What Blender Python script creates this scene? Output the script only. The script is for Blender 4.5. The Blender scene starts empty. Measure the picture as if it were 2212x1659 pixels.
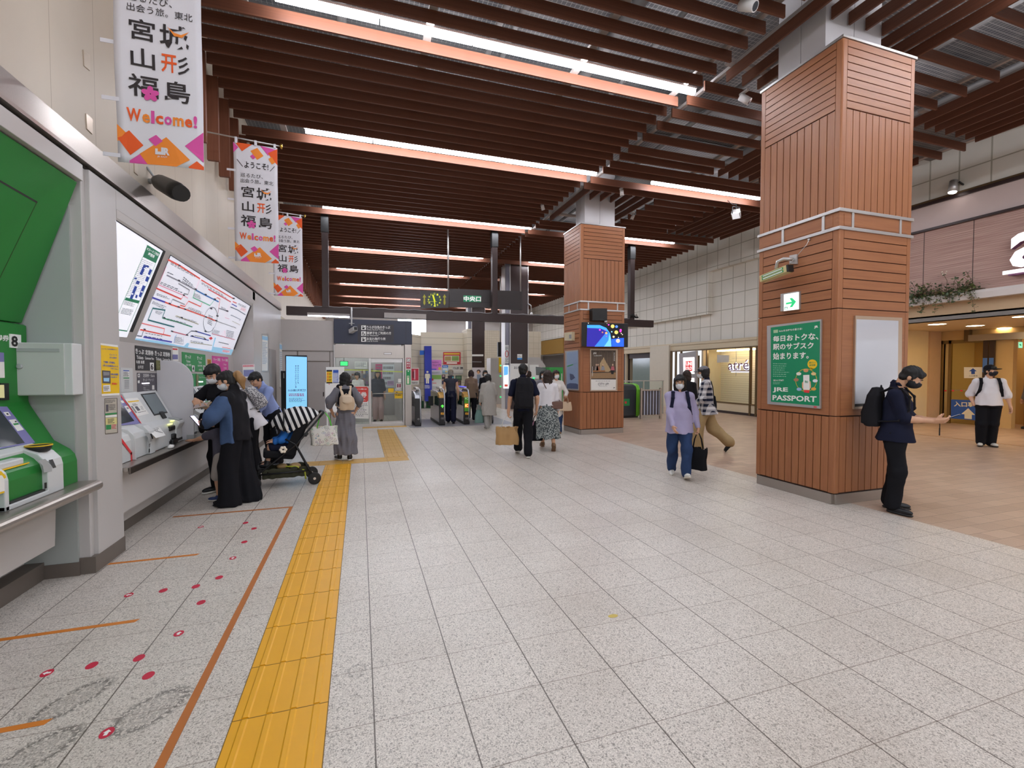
import bpy,bmesh,math,random
import numpy as np
from mathutils import Vector,Matrix
SC=bpy.context.scene
COL=SC.collection
random.seed(7)
RAD=math.radians
# ---------------------------------------------------------------- camera
F_PX,CX,CY,EYE=995.0,1106.0,829.5,1.6
YAW,PITCH=RAD(18.245),RAD(1.698)
cam_d=bpy.data.cameras.new('camera')
cam_d.sensor_width=36.0
cam_d.lens=F_PX/2212.0*36.0
cam_d.clip_start,cam_d.clip_end=0.05,300
cam_o=bpy.data.objects.new('camera',cam_d)
COL.objects.link(cam_o)
cam_o.location=(0,0,EYE)
cam_o.rotation_euler=(RAD(90)-PITCH,0,-YAW)
SC.camera=cam_o
# ---------------------------------------------------------------- world, exposure
wd=bpy.data.worlds.new('world')
SC.world=wd
wd.use_nodes=True
wd.node_tree.nodes['Background'].inputs[0].default_value=(0.93,0.96,1.0,1)
wd.node_tree.nodes['Background'].inputs[1].default_value=1.0
SC.view_settings.view_transform='Standard'
SC.view_settings.look='None'
SC.view_settings.exposure=0.1
SC.view_settings.gamma=1.0
SC.view_settings.use_curve_mapping=False
SC.cycles.use_denoising=True
SC.cycles.max_bounces=7
SC.cycles.diffuse_bounces=4
SC.cycles.glossy_bounces=3
SC.cycles.transmission_bounces=4
SC.cycles.transparent_max_bounces=8
SC.cycles.caustics_reflective=False
SC.cycles.caustics_refractive=False
SC.cycles.sample_clamp_indirect=6.0
TUBE=46.0
WARM=16.0
# ---------------------------------------------------------------- measuring helpers
_F=Vector((math.sin(YAW)*math.cos(PITCH),math.cos(YAW)*math.cos(PITCH),-math.sin(PITCH)))
_R=Vector((math.cos(YAW),-math.sin(YAW),0))
_U=_R.cross(_F)
def ray(x,y):return _F*F_PX+_R*(x-CX)+_U*(CY-y)
def gz(x,y,z=0.0):
    d=ray(x,y);return Vector((0,0,EYE))+d*((z-EYE)/d.z)
def gx(x,y,X):
    d=ray(x,y);return Vector((0,0,EYE))+d*(X/d.x)
def gy(x,y,Y):
    d=ray(x,y);return Vector((0,0,EYE))+d*(Y/d.y)
# ---------------------------------------------------------------- materials
def lin(c):
    if isinstance(c,str):
        c=c.lstrip('#');c=[int(c[i:i+2],16)/255 for i in(0,2,4)]
    return tuple((v/12.92 if v<=0.04045 else((v+0.055)/1.055)**2.4)for v in c[:3])+(1,)
MATS={}
def nd(nt,typ,**kw):
    n=nt.nodes.new(typ)
    for k,v in kw.items():setattr(n,k,v)
    return n
def M(name,col,rough=0.5,metal=0.0,var=0.05,scale=9.0,bump=0.0,spec=0.5,es=0.0,ecol=None,sheen=0.0,stretch=None):
    """a principled material whose colour is broken up by object-space noise"""
    if name in MATS:return MATS[name]
    m=bpy.data.materials.new(name);m.use_nodes=True
    nt=m.node_tree;b=nt.nodes['Principled BSDF']
    c=lin(col)
    b.inputs['Roughness'].default_value=rough
    b.inputs['Metallic'].default_value=metal
    b.inputs['Specular IOR Level'].default_value=spec
    if sheen:b.inputs['Sheen Weight'].default_value=sheen
    tc=nd(nt,'ShaderNodeTexCoord');mp=nd(nt,'ShaderNodeMapping')
    if stretch:mp.inputs['Scale'].default_value=stretch
    nz=nd(nt,'ShaderNodeTexNoise');nz.inputs['Scale'].default_value=scale;nz.inputs['Detail'].default_value=3
    nt.links.new(tc.outputs['Object'],mp.inputs[0]);nt.links.new(mp.outputs[0],nz.inputs['Vector'])
    mr=nd(nt,'ShaderNodeMix',data_type='RGBA')
    mr.inputs[6].default_value=tuple(v*(1-var)for v in c[:3])+(1,)
    mr.inputs[7].default_value=tuple(min(1,v*(1+var))for v in c[:3])+(1,)
    nt.links.new(nz.outputs[0],mr.inputs[0]);nt.links.new(mr.outputs[2],b.inputs['Base Color'])
    if bump:
        bp=nd(nt,'ShaderNodeBump');bp.inputs['Strength'].default_value=bump;bp.inputs['Distance'].default_value=0.01
        nt.links.new(nz.outputs[0],bp.inputs['Height']);nt.links.new(bp.outputs[0],b.inputs['Normal'])
    if es:
        b.inputs['Emission Color'].default_value=lin(ecol or col)
        b.inputs['Emission Strength'].default_value=es
    MATS[name]=m
    return m
def GLASS(name,col=(0.9,0.96,0.95),mixf=0.88,rough=0.02):
    if name in MATS:return MATS[name]
    m=bpy.data.materials.new(name);m.use_nodes=True
    nt=m.node_tree;nt.nodes.remove(nt.nodes['Principled BSDF'])
    t=nd(nt,'ShaderNodeBsdfTransparent');t.inputs[0].default_value=tuple(col)+(1,)
    g=nd(nt,'ShaderNodeBsdfGlossy');g.inputs['Roughness'].default_value=rough
    f=nd(nt,'ShaderNodeFresnel');f.inputs[0].default_value=1.5
    mx=nd(nt,'ShaderNodeMixShader')
    ge=nd(nt,'ShaderNodeNewGeometry');mu=nd(nt,'ShaderNodeMath',operation='MULTIPLY');iv=nd(nt,'ShaderNodeMath',operation='SUBTRACT');iv.inputs[0].default_value=1.0;nt.links.new(ge.outputs['Backfacing'],iv.inputs[1]);nt.links.new(iv.outputs[0],mu.inputs[0]);nt.links.new(f.outputs[0],mu.inputs[1]);nt.links.new(mu.outputs[0],mx.inputs[0]);nt.links.new(t.outputs[0],mx.inputs[1]);nt.links.new(g.outputs[0],mx.inputs[2])
    nt.links.new(mx.outputs[0],nt.nodes['Material Output'].inputs[0])
    MATS[name]=m
    return m
# ---------------------------------------------------------------- mesh builder
class MB:
    def __init__(s):s.v,s.f,s.m,s.sm=[],[],[],[]
    def add(s,vs,fs,mi=0,smooth=False):
        o=len(s.v);s.v+=[tuple(p)for p in vs]
        for f in fs:
            s.f.append([i+o for i in f]);s.m.append(mi);s.sm.append(smooth)
        return s
    def box(s,x0,x1,y0,y1,z0,z1,mi=0):
        x0,x1=sorted((x0,x1));y0,y1=sorted((y0,y1));z0,z1=sorted((z0,z1))
        v=[(x0,y0,z0),(x1,y0,z0),(x1,y1,z0),(x0,y1,z0),(x0,y0,z1),(x1,y0,z1),(x1,y1,z1),(x0,y1,z1)]
        return s.add(v,[(0,3,2,1),(4,5,6,7),(0,1,5,4),(1,2,6,5),(2,3,7,6),(3,0,4,7)],mi)
    def obox(s,c,half,M3,mi=0):
        v=[Vector(c)+M3@Vector((sx*half[0],sy*half[1],sz*half[2]))for sz in(-1,1)for sx,sy in((-1,-1),(1,-1),(1,1),(-1,1))]
        return s.add(v,[(0,3,2,1),(4,5,6,7),(0,1,5,4),(1,2,6,5),(2,3,7,6),(3,0,4,7)],mi)
    def prism(s,pts,ax,lo,hi,mi=0,smooth=False):
        """pts: closed 2-D outline; ax 'x','y','z' is the extrusion axis, the outline's pair being (y,z), (x,z) or (x,y)"""
        def P(p,t):return{'x':(t,p[0],p[1]),'y':(p[0],t,p[1]),'z':(p[0],p[1],t)}[ax]
        n=len(pts)
        ar=sum(pts[i][0]*pts[(i+1)%n][1]-pts[(i+1)%n][0]*pts[i][1]for i in range(n))
        if(ar<0)!=(ax=='y'):pts=pts[::-1]
        v=[P(p,lo)for p in pts]+[P(p,hi)for p in pts]
        f=[tuple(range(n-1,-1,-1)),tuple(range(n,2*n))]
        s.add(v,f,mi,False)
        o=len(s.v)-2*n
        for i in range(n):
            j=(i+1)%n
            s.f.append([o+i,o+j,o+n+j,o+n+i]);s.m.append(mi);s.sm.append(smooth)
        return s
    def cyl(s,p0,p1,r0,r1=None,seg=16,mi=0,smooth=True,caps=True):
        return s.tube([p0,p1],[r0,r0 if r1 is None else r1],seg,mi,smooth,caps)
    def tube(s,pts,r,seg=10,mi=0,smooth=True,caps=True):
        pts=[Vector(p)for p in pts];n=len(pts)
        rs=r if isinstance(r,(list,tuple))else[r]*n
        vs=[];up=None
        for i,p in enumerate(pts):
            d=(pts[min(i+1,n-1)]-pts[max(i-1,0)]).normalized()
            if up is None:
                up=Vector((0,0,1))if abs(d.z)<0.9 else Vector((1,0,0))
            a=d.cross(up).normalized();up=a.cross(d).normalized()
            for k in range(seg):
                t=2*math.pi*k/seg
                vs.append(p+(a*math.cos(t)+up*math.sin(t))*rs[i])
        fs=[]
        for i in range(n-1):
            for k in range(seg):
                k2=(k+1)%seg
                fs.append((i*seg+k,(i+1)*seg+k,(i+1)*seg+k2,i*seg+k2))
        s.add(vs,fs,mi,smooth)
        if caps:
            o=len(s.v)-n*seg
            s.f.append([o+k for k in range(seg)]);s.m.append(mi);s.sm.append(False)
            s.f.append([o+(n-1)*seg+k for k in range(seg-1,-1,-1)]);s.m.append(mi);s.sm.append(False)
        return s
    def lathe(s,prof,c,axis='z',seg=20,mi=0,smooth=True):
        vs=[]
        for r,t in prof:
            for k in range(seg):
                a=2*math.pi*k/seg;p=(r*math.cos(a),r*math.sin(a),t)
                if axis=='x':p=(p[2],p[0],p[1])
                if axis=='y':p=(p[1],p[2],p[0])
                vs.append((p[0]+c[0],p[1]+c[1],p[2]+c[2]))
        fs=[]
        for i in range(len(prof)-1):
            for k in range(seg):
                k2=(k+1)%seg
                fs.append((i*seg+k,i*seg+k2,(i+1)*seg+k2,(i+1)*seg+k))
        fs.append(tuple(range(seg-1,-1,-1)));fs.append(tuple((len(prof)-1)*seg+k for k in range(seg)))
        return s.add(vs,fs,mi,smooth)
    def ell(s,c,r,mi=0,seg=16,rings=10,M3=None):
        vs=[];fs=[]
        for i in range(rings+1):
            th=math.pi*i/rings
            for k in range(seg):
                a=2*math.pi*k/seg
                p=Vector((r[0]*math.sin(th)*math.cos(a),r[1]*math.sin(th)*math.sin(a),r[2]*math.cos(th)))
                if M3 is not None:p=M3@p
                vs.append(Vector(c)+p)
        for i in range(rings):
            for k in range(seg):
                k2=(k+1)%seg
                fs.append((i*seg+k,(i+1)*seg+k,(i+1)*seg+k2,i*seg+k2))
        return s.add(vs,fs,mi,True)
OFF={}
def obj(name,mb,mats,parent=None,label=None,bevel=0.0,seg=2):
    me=bpy.data.meshes.new(name)
    off=OFF.get(parent.name,Vector((0,0,0)))if parent else Vector((0,0,0))
    me.from_pydata([(p[0]-off.x,p[1]-off.y,p[2]-off.z)for p in mb.v],[],mb.f)
    for m in(mats if isinstance(mats,(list,tuple))else[mats]):me.materials.append(m)
    me.polygons.foreach_set('material_index',mb.m)
    me.polygons.foreach_set('use_smooth',mb.sm)
    me.update()
    o=bpy.data.objects.new(name,me);COL.objects.link(o)
    if parent:o.parent=parent
    OFF[o.name]=off
    if label:o['label']=label
    if bevel:
        md=o.modifiers.new('bevel','BEVEL');md.width=bevel;md.segments=seg;md.limit_method='ANGLE';md.angle_limit=RAD(35)
        if hasattr(md,'harden_normals'):md.harden_normals=False
    return o
def tag(o,label,cat,group=None,kind=None):
    if label:o['label']=label
    if cat:o['category']=cat
    if group:o['group']=group
    if kind:o['kind']=kind
    return o
def thing(name,label,cat,loc=(0,0,0),rz=0.0,group=None,local=False):
    o=bpy.data.objects.new(name,None);COL.objects.link(o)
    o.empty_display_size=0.1
    o.location=loc;o.rotation_euler=(0,0,rz)
    OFF[o.name]=Vector((0,0,0))if local else Vector(loc)
    return tag(o,label,cat,group)
def struct(name,mb,mats,bevel=0.0,parent=None):
    o=obj(name,mb,mats,parent,bevel=bevel)
    if parent is None:o['kind']='structure'
    return o
def dup(root,loc,rz=0.0,label=None,group=None,scale=None):
    r=root.copy();COL.objects.link(r);r.location=loc;r.rotation_euler=(0,0,rz)
    if scale:r.scale=scale
    if label:r['label']=label
    if group:r['group']=group
    for ch in list(root.children):
        c=ch.copy();COL.objects.link(c);c.parent=r
        for g in list(ch.children):
            d=g.copy();COL.objects.link(d);d.parent=c
    return r
# ---------------------------------------------------------------- lettering and printed sheets
_TXT={}
def text_mesh(s,bold=0.0):
    k=(s,bold)
    if k not in _TXT:
        cu=bpy.data.curves.new('lettering','FONT');cu.body=s;cu.resolution_u=2;cu.offset=bold
        o=bpy.data.objects.new('lettering',cu);COL.objects.link(o)
        dg=bpy.context.evaluated_depsgraph_get()
        me=o.evaluated_get(dg).to_mesh()
        v=[tuple(p.co)for p in me.vertices];f=[list(p.vertices)for p in me.polygons]
        o.evaluated_get(dg).to_mesh_clear()
        bpy.data.objects.remove(o);bpy.data.curves.remove(cu)
        xs=[p[0]for p in v]or[0];ys=[p[1]for p in v]or[0]
        _TXT[k]=(v,f,min(xs),max(xs),min(ys),max(ys))
    return _TXT[k]
EPS=0.0012
class Sheet:
    """a flat printed face: O top-left corner, u to the right, v up, W x H metres; marks are given in 0..1 from the top left"""
    def __init__(s,O,u,v,W,H,parent,off=0.0):
        s.O,s.u,s.v,s.W,s.H,s.parent=Vector(O),Vector(u).normalized(),Vector(v).normalized(),W,H,parent
        s.n=s.u.cross(s.v);s.off=off;s.parts={}
    def P(s,x,y,layer):return s.O+s.u*(x*s.W)-s.v*(y*s.H)+s.n*(s.off+EPS*layer)
    def _mb(s,part,mat):
        mb,ml=s.parts.setdefault(part,(MB(),[]))
        if mat not in ml:ml.append(mat)
        return mb,ml.index(mat)
    def poly(s,part,mat,pts,layer=1):
        mb,i=s._mb(part,mat)
        n=len(pts);ar=sum(pts[k][0]*pts[(k+1)%n][1]-pts[(k+1)%n][0]*pts[k][1]for k in range(n))
        if ar>0:pts=pts[::-1]
        mb.add([s.P(x,y,layer)for x,y in pts],[list(range(n))],i)
        return s
    def rect(s,part,mat,x0,y0,x1,y1,layer=1):return s.poly(part,mat,[(x0,y0),(x0,y1),(x1,y1),(x1,y0)],layer)
    def disc(s,part,mat,cx,cy,r,layer=1,seg=20,ry=None):
        return s.poly(part,mat,[(cx+r/s.W*math.cos(2*math.pi*k/seg),cy+(ry or r)/s.H*math.sin(2*math.pi*k/seg))for k in range(seg)],layer)
    def line(s,part,mat,pts,w,layer=1):
        for(a,b)in zip(pts[:-1],pts[1:]):
            A=Vector((a[0]*s.W,a[1]*s.H));B=Vector((b[0]*s.W,b[1]*s.H))
            d=(B-A)
            if d.length<1e-6:continue
            d.normalize();q=Vector((-d.y,d.x))*w/2;e=d*w*0.4
            s.poly(part,mat,[((p.x)/s.W,p.y/s.H)for p in(A-e+q,B+e+q,B+e-q,A-e-q)],layer)
        return s
    def text(s,part,mat,t,x0,y0,x1,y1,layer=2,bold=0.0,keep=False,rot=0.0):
        v,f,a,b,c,d=text_mesh(t,bold)
        if not f:return s
        mb,i=s._mb(part,mat)
        w,h=(x1-x0),(y1-y0);sx,sy=w/max(b-a,1e-6),h/max(d-c,1e-6)
        if keep:
            k=min(sx*s.W,sy*s.H);sx,sy=k/s.W,k/s.H
            x0+=(w-sx*(b-a))/2;y0+=(h-sy*(d-c))/2;y1=y0+sy*(d-c)
        mb.add([s.P(x0+(p[0]-a)*sx,y1-(p[1]-c)*sy,layer)for p in v],f,i)
        return s
    def scrib(s,part,mat,x0,y0,x1,y1,rows,layer=2,fill=0.62,rnd=True):
        """rows of small print too fine to read in the photograph"""
        h=(y1-y0)/rows
        for k in range(rows):
            x=x0;e=x1-(random.random()*0.3*(x1-x0)if rnd else 0)
            while x<e:
                w=(0.03+0.05*random.random())*(x1-x0)
                s.rect(part,mat,x,y0+k*h+h*(1-fill)/2,min(x+w,e),y0+k*h+h*(1+fill)/2,layer);x+=w*1.25
        return s
    def flush(s):
        out=[]
        for name,(mb,ml)in s.parts.items():out.append(obj(name,mb,ml,s.parent))
        s.parts={}
        return out
X_,Y_,Z_=Vector((1,0,0)),Vector((0,1,0)),Vector((0,0,1))
class Trace:
    """printed marks measured in the photograph and laid onto a real plane (P0, n) of a thing"""
    def __init__(s,P0,n,parent,conv=None,off=0.0):
        s.P0,s.n,s.parent,s.conv,s.off,s.parts=Vector(P0),Vector(n).normalized(),parent,conv or(lambda x,y:(x,y)),off,{}
    def pt(s,x,y,layer=1):
        d=ray(*s.conv(x,y));e=Vector((0,0,EYE))
        return e+d*((s.P0+s.n*(s.off+EPS*layer)-e).dot(s.n)/d.dot(s.n))
    def _mb(s,part,mat):
        mb,ml=s.parts.setdefault(part,(MB(),[]))
        if mat not in ml:ml.append(mat)
        return mb,ml.index(mat)
    def poly(s,part,mat,pts,layer=1):
        v=[s.pt(x,y,layer)for x,y in pts]
        nn=Vector((0,0,0))
        for i in range(len(v)):nn+=(v[i]-v[0]).cross(v[(i+1)%len(v)]-v[0])
        if nn.dot(s.n)<0:v=v[::-1]
        mb,i=s._mb(part,mat);mb.add(v,[list(range(len(v)))],i);return s
    def rect(s,part,mat,x0,y0,x1,y1,layer=1):return s.poly(part,mat,[(x0,y0),(x1,y0),(x1,y1),(x0,y1)],layer)
    def line(s,part,mat,pts,w,layer=1):
        for a,b in zip(pts[:-1],pts[1:]):
            A,B=s.pt(*a,layer),s.pt(*b,layer);d=(B-A).normalized();q=d.cross(s.n)*w/2
            mb,i=s._mb(part,mat)
            v=[A-d*w*.3+q,B+d*w*.3+q,B+d*w*.3-q,A-d*w*.3-q]
            if(v[1]-v[0]).cross(v[2]-v[0]).dot(s.n)<0:v=v[::-1]
            mb.add(v,[(0,1,2,3)],i)
        return s
    def slab(s,part,mat,pts,depth,layer=0,bevel=0):
        v=[s.pt(x,y,layer)for x,y in pts]
        mb,i=s._mb(part,mat);n=len(v)
        nn=Vector((0,0,0))
        for k in range(n):nn+=(v[k]-v[0]).cross(v[(k+1)%n]-v[0])
        if nn.dot(s.n)<0:v=v[::-1]
        vs=[p+s.n*depth for p in v]+v
        mb.add(vs,[list(range(n)),list(range(2*n-1,n-1,-1))]+[(k,n+k,n+(k+1)%n,(k+1)%n)for k in range(n)],i)
        return s
    def text(s,part,mat,t,q,layer=2,bold=0.0):
        """q: the four corners TL, TR, BR, BL"""
        v,f,a,b,c,d=text_mesh(t,bold)
        if not f:return s
        A,B,C_,D=[s.pt(x,y,layer)for x,y in q]
        mb,i=s._mb(part,mat);vs=[]
        for p in v:
            x=(p[0]-a)/max(b-a,1e-6);y=1-(p[1]-c)/max(d-c,1e-6)
            vs.append((A*(1-x)+B*x)*(1-y)+(D*(1-x)+C_*x)*y)
        mb.add(vs,f,i);return s
    def rtext(s,part,mat,t,x0,y0,x1,y1,layer=2,bold=0.0):return s.text(part,mat,t,[(x0,y0),(x1,y0),(x1,y1),(x0,y1)],layer,bold)
    def scrib(s,part,mat,q,rows,layer=2,fill=0.5,seed=0):
        rn=random.Random(seed+rows)
        A,B,C_,D=[Vector(p).to_3d()for p in q]
        def bl(x,y):w=(A*(1-x)+B*x)*(1-y)+(D*(1-x)+C_*x)*y;return(w.x,w.y)
        for k in range(rows):
            x,e=0.0,1-rn.random()*0.35
            y0,y1=(k+.5-fill/2)/rows,(k+.5+fill/2)/rows
            while x<e:
                w=0.04+0.1*rn.random();x2=min(x+w,e)
                s.poly(part,mat,[bl(x,y0),bl(x2,y0),bl(x2,y1),bl(x,y1)],layer);x+=w+0.035
        return s
    def flush(s):
        for name,(mb,ml)in s.parts.items():obj(name,mb,ml,s.parent)
        s.parts={}
def crop(ox,oy,k):return lambda x,y:(ox+x/k,oy+y/k)
# ---------------------------------------------------------------- surface materials
def mth(nt,op,a,b=None,clamp=False):
    n=nd(nt,'ShaderNodeMath',operation=op);n.use_clamp=clamp
    for i,v in enumerate((a,b)):
        if v is None:continue
        if isinstance(v,(int,float)):n.inputs[i].default_value=v
        else:nt.links.new(v,n.inputs[i])
    return n.outputs[0]
def mixc(nt,fac,a,b):
    n=nd(nt,'ShaderNodeMix',data_type='RGBA')
    for i,v in((0,fac),(6,a),(7,b)):
        if isinstance(v,(tuple,float,int)):n.inputs[i].default_value=v
        else:nt.links.new(v,n.inputs[i])
    return n.outputs[2]
def base(name,rough,spec=0.5,metal=0.0):
    m=bpy.data.materials.new(name);m.use_nodes=True;nt=m.node_tree;b=nt.nodes['Principled BSDF']
    b.inputs['Roughness'].default_value=rough;b.inputs['Specular IOR Level'].default_value=spec;b.inputs['Metallic'].default_value=metal
    tc=nd(nt,'ShaderNodeTexCoord');sp=nd(nt,'ShaderNodeSeparateXYZ');nt.links.new(tc.outputs['Object'],sp.inputs[0])
    MATS[name]=m
    return m,nt,b,tc.outputs['Object'],sp.outputs
def joint(nt,c,off,pitch,w):
    """1 on the joint lines of a regular grid along one coordinate"""
    f=mth(nt,'FRACT',mth(nt,'DIVIDE',mth(nt,'SUBTRACT',c,off-pitch*200),pitch))
    d=mth(nt,'ABSOLUTE',mth(nt,'SUBTRACT',f,0.5))
    return mth(nt,'GREATER_THAN',d,0.5-w/pitch/2)
def cell(nt,c,off,pitch):return mth(nt,'FLOOR',mth(nt,'DIVIDE',mth(nt,'SUBTRACT',c,off),pitch))
def noise(nt,vec,scale,detail=2,rough=0.5):
    n=nd(nt,'ShaderNodeTexNoise');n.inputs['Scale'].default_value=scale;n.inputs['Detail'].default_value=detail;n.inputs['Roughness'].default_value=rough
    nt.links.new(vec,n.inputs['Vector']);return n.outputs[0]
def ramp(nt,v,lo,hi):
    n=nd(nt,'ShaderNodeMapRange');n.inputs[1].default_value=lo;n.inputs[2].default_value=hi
    nt.links.new(v,n.inputs[0]);return n.outputs[0]
def comb(nt,x,y,z=0.0):
    n=nd(nt,'ShaderNodeCombineXYZ')
    for i,v in enumerate((x,y,z)):
        if isinstance(v,(int,float)):n.inputs[i].default_value=v
        else:nt.links.new(v,n.inputs[i])
    return n.outputs[0]
m,nt,b,oc,xyz=base('terrazzo',0.32,0.42)
vo=nd(nt,'ShaderNodeTexVoronoi');vo.inputs['Scale'].default_value=240;nt.links.new(oc,vo.inputs['Vector'])
vs=nd(nt,'ShaderNodeSeparateXYZ');nt.links.new(vo.outputs['Color'],vs.inputs[0])
vo2=nd(nt,'ShaderNodeTexVoronoi');vo2.inputs['Scale'].default_value=125;nt.links.new(oc,vo2.inputs['Vector'])
vs2=nd(nt,'ShaderNodeSeparateXYZ');nt.links.new(vo2.outputs['Color'],vs2.inputs[0])
c=mixc(nt,ramp(nt,vs.outputs[0],0.1,0.95),lin('#bcb3a9'),lin('#e8e0d6'))
c=mixc(nt,mth(nt,'MULTIPLY',mth(nt,'LESS_THAN',vs2.outputs[1],0.09),0.5),c,lin('#6d655d'))
c=mixc(nt,mth(nt,'MULTIPLY',mth(nt,'LESS_THAN',vs.outputs[2],0.06),0.6),c,lin('#565049'))
wn=nd(nt,'ShaderNodeTexWhiteNoise',noise_dimensions='2D')
nt.links.new(comb(nt,cell(nt,xyz[0],0.453,0.4065),cell(nt,xyz[1],1.743,0.398)),wn.inputs[0])
c=mixc(nt,mth(nt,'MULTIPLY',wn.outputs[0],0.10),c,lin('#8f857a'))
c=mixc(nt,mth(nt,'MULTIPLY',ramp(nt,noise(nt,oc,1.1,4),0.45,0.75),0.22),c,lin('#9c8d7c'))
gx_=joint(nt,xyz[0],0.453,0.4065,0.0066);gy_=joint(nt,xyz[1],1.743,0.398,0.0045)
c=mixc(nt,mth(nt,'MULTIPLY',gy_,0.62),c,lin('#6a5648'))
c=mixc(nt,mth(nt,'MULTIPLY',gx_,0.88),c,lin('#4c4038'))
sn=noise(nt,oc,60,2)
for(sx,sy,ra,rb,an,am)in((-1.338,2.746,.17,.085,0.95,.75),(-0.95,2.55,.17,.105,0.9,.75),(-1.305,2.40,.17,.09,0.95,.75),(-0.03,2.545,.05,.06,0,.4)):
    dx=mth(nt,'SUBTRACT',xyz[0],sx);dy=mth(nt,'SUBTRACT',xyz[1],sy)
    ca,sa=math.cos(an),math.sin(an)
    p=mth(nt,'DIVIDE',mth(nt,'ADD',mth(nt,'MULTIPLY',dx,ca),mth(nt,'MULTIPLY',dy,sa)),ra)
    q=mth(nt,'DIVIDE',mth(nt,'SUBTRACT',mth(nt,'MULTIPLY',dy,ca),mth(nt,'MULTIPLY',dx,sa)),rb)
    r=mth(nt,'SQRT',mth(nt,'ADD',mth(nt,'MULTIPLY',p,p),mth(nt,'MULTIPLY',q,q)))
    ring=mth(nt,'SUBTRACT',1.0,mth(nt,'ABSOLUTE',mth(nt,'DIVIDE',mth(nt,'SUBTRACT',r,0.86),0.28)),True)
    core=mth(nt,'MULTIPLY',mth(nt,'LESS_THAN',r,1.0),0.35)
    k=mth(nt,'MULTIPLY',mth(nt,'MAXIMUM',ring,core),mth(nt,'GREATER_THAN',sn,0.47))
    c=mixc(nt,mth(nt,'MULTIPLY',k,am),c,lin('#3f3a35'))
nt.links.new(c,b.inputs['Base Color'])
nt.links.new(mth(nt,'ADD',0.27,mth(nt,'MULTIPLY',noise(nt,oc,6,3),0.16)),b.inputs['Roughness'])
T_FLOOR=m
m,nt,b,oc,xyz=base('stone pavers',0.38,0.4)
br=nd(nt,'ShaderNodeTexBrick');br.inputs['Scale'].default_value=1.0;br.offset=0.5;br.offset_frequency=2
br.inputs['Brick Width'].default_value=0.33;br.inputs['Row Height'].default_value=0.166;br.inputs['Mortar Size'].default_value=0.0022
br.inputs['Color1'].default_value=lin('#c3a893');br.inputs['Color2'].default_value=lin('#b09480');br.inputs['Mortar'].default_value=lin('#67554a')
nt.links.new(oc,br.inputs['Vector'])
c=mixc(nt,mth(nt,'MULTIPLY',ramp(nt,noise(nt,oc,90,2),0.4,0.7),0.25),br.outputs[0],lin('#d2bda8'))
nt.links.new(c,b.inputs['Base Color']);T_PAVE=m
def wood(name,c1,c2,axis,rough=0.45,spec=0.35):
    m,nt,b,oc,xyz=base(name,rough,spec)
    mp=nd(nt,'ShaderNodeMapping');s=[38,38,38];s['xyz'.index(axis)]=1.6;mp.inputs['Scale'].default_value=s
    nt.links.new(oc,mp.inputs[0])
    n1=noise(nt,mp.outputs[0],1.0,4,0.6)
    c=mixc(nt,ramp(nt,n1,0.3,0.7),lin(c1),lin(c2))
    nt.links.new(c,b.inputs['Base Color']);return m
T_SLATX=wood('brown slat wood','#5f3b2d','#734835','x',0.5,0.25)
T_SLATY=wood('brown slat wood lengthwise','#5f3b2d','#734835','y',0.5,0.25)
T_SLATZ=wood('brown slat wood upright','#734634','#80513c','z',0.5,0.25)
T_CLADX=wood('golden brown cladding along','#976040','#a66e48','x',0.42,0.4)
T_CLADY=wood('golden brown cladding across','#976040','#a66e48','y',0.42,0.4)
T_CLADZ=wood('golden brown cladding upright','#976040','#a66e48','z',0.42,0.4)
T_GROOVE=M('cladding groove','#3a1e10',0.7)
def panelled(name,col,jcol,cu,pu,ou,wu,cv=None,pv=1,ov=0,wv=0.006,rough=0.5,var=0.05,amt=0.6):
    m,nt,b,oc,xyz=base(name,rough,0.35)
    c=mixc(nt,noise(nt,oc,2.5,4),tuple(v*(1-var)for v in lin(col)[:3])+(1,),tuple(min(1,v*(1+var))for v in lin(col)[:3])+(1,))
    if cv is not None:
        wn=nd(nt,'ShaderNodeTexWhiteNoise',noise_dimensions='2D');nt.links.new(comb(nt,cell(nt,xyz[cu],ou,pu),cell(nt,xyz[cv],ov,pv)),wn.inputs[0])
        c=mixc(nt,mth(nt,'MULTIPLY',wn.outputs[0],0.12),c,lin(jcol))
    j=joint(nt,xyz[cu],ou,pu,wu)
    if cv is not None:j=mth(nt,'MAXIMUM',j,joint(nt,xyz[cv],ov,pv,wv))
    c=mixc(nt,mth(nt,'MULTIPLY',j,amt),c,lin(jcol))
    nt.links.new(c,b.inputs['Base Color']);return m
T_BEIGE=panelled('beige wall panels','#c9bcaa','#93846f',1,0.62,0.12,0.008)
T_TILE=panelled('square stone wall tiles','#e9e5db','#9c9784',1,0.567,0.1,0.03,2,0.563,2.76,0.026,rough=0.6,amt=0.75)
T_GREYP=M('pale grey wall panel','#bfbab6',0.42,var=0.03,scale=2)
T_LILAC=M('pale enamel panel','#bdb9b6',0.38,var=0.02,scale=2)
T_SIDE=M('grey green side panel','#a9aeaa',0.45,var=0.03,scale=2)
T_STEEL=M('brushed stainless steel','#b0a8a0',0.34,0.85,var=0.06,scale=3,stretch=(1,30,30))
T_STEELZ=M('brushed stainless upright','#b3aaa3',0.32,0.85,var=0.06,scale=3,stretch=(30,30,1))
T_STEELD=M('dark stainless edge','#6d655f',0.28,0.9,var=0.08,scale=3)
T_BASEB=M('taupe skirting','#6f665e',0.5,0.2,var=0.08,scale=5)
T_DARK=M('dark gap','#2a2725',0.7)
T_BROWN=M('dark brown painted steel','#3a2d2b',0.45,0.2,var=0.06)
T_BROWN2=M('black brown column cladding','#3b2c2a',0.35,0.1,var=0.05,scale=3)
T_ALU=M('satin aluminium','#c9c6c4',0.35,0.7,var=0.04)
T_BLACK=M('black plastic','#161616',0.45,var=0.1)
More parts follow.
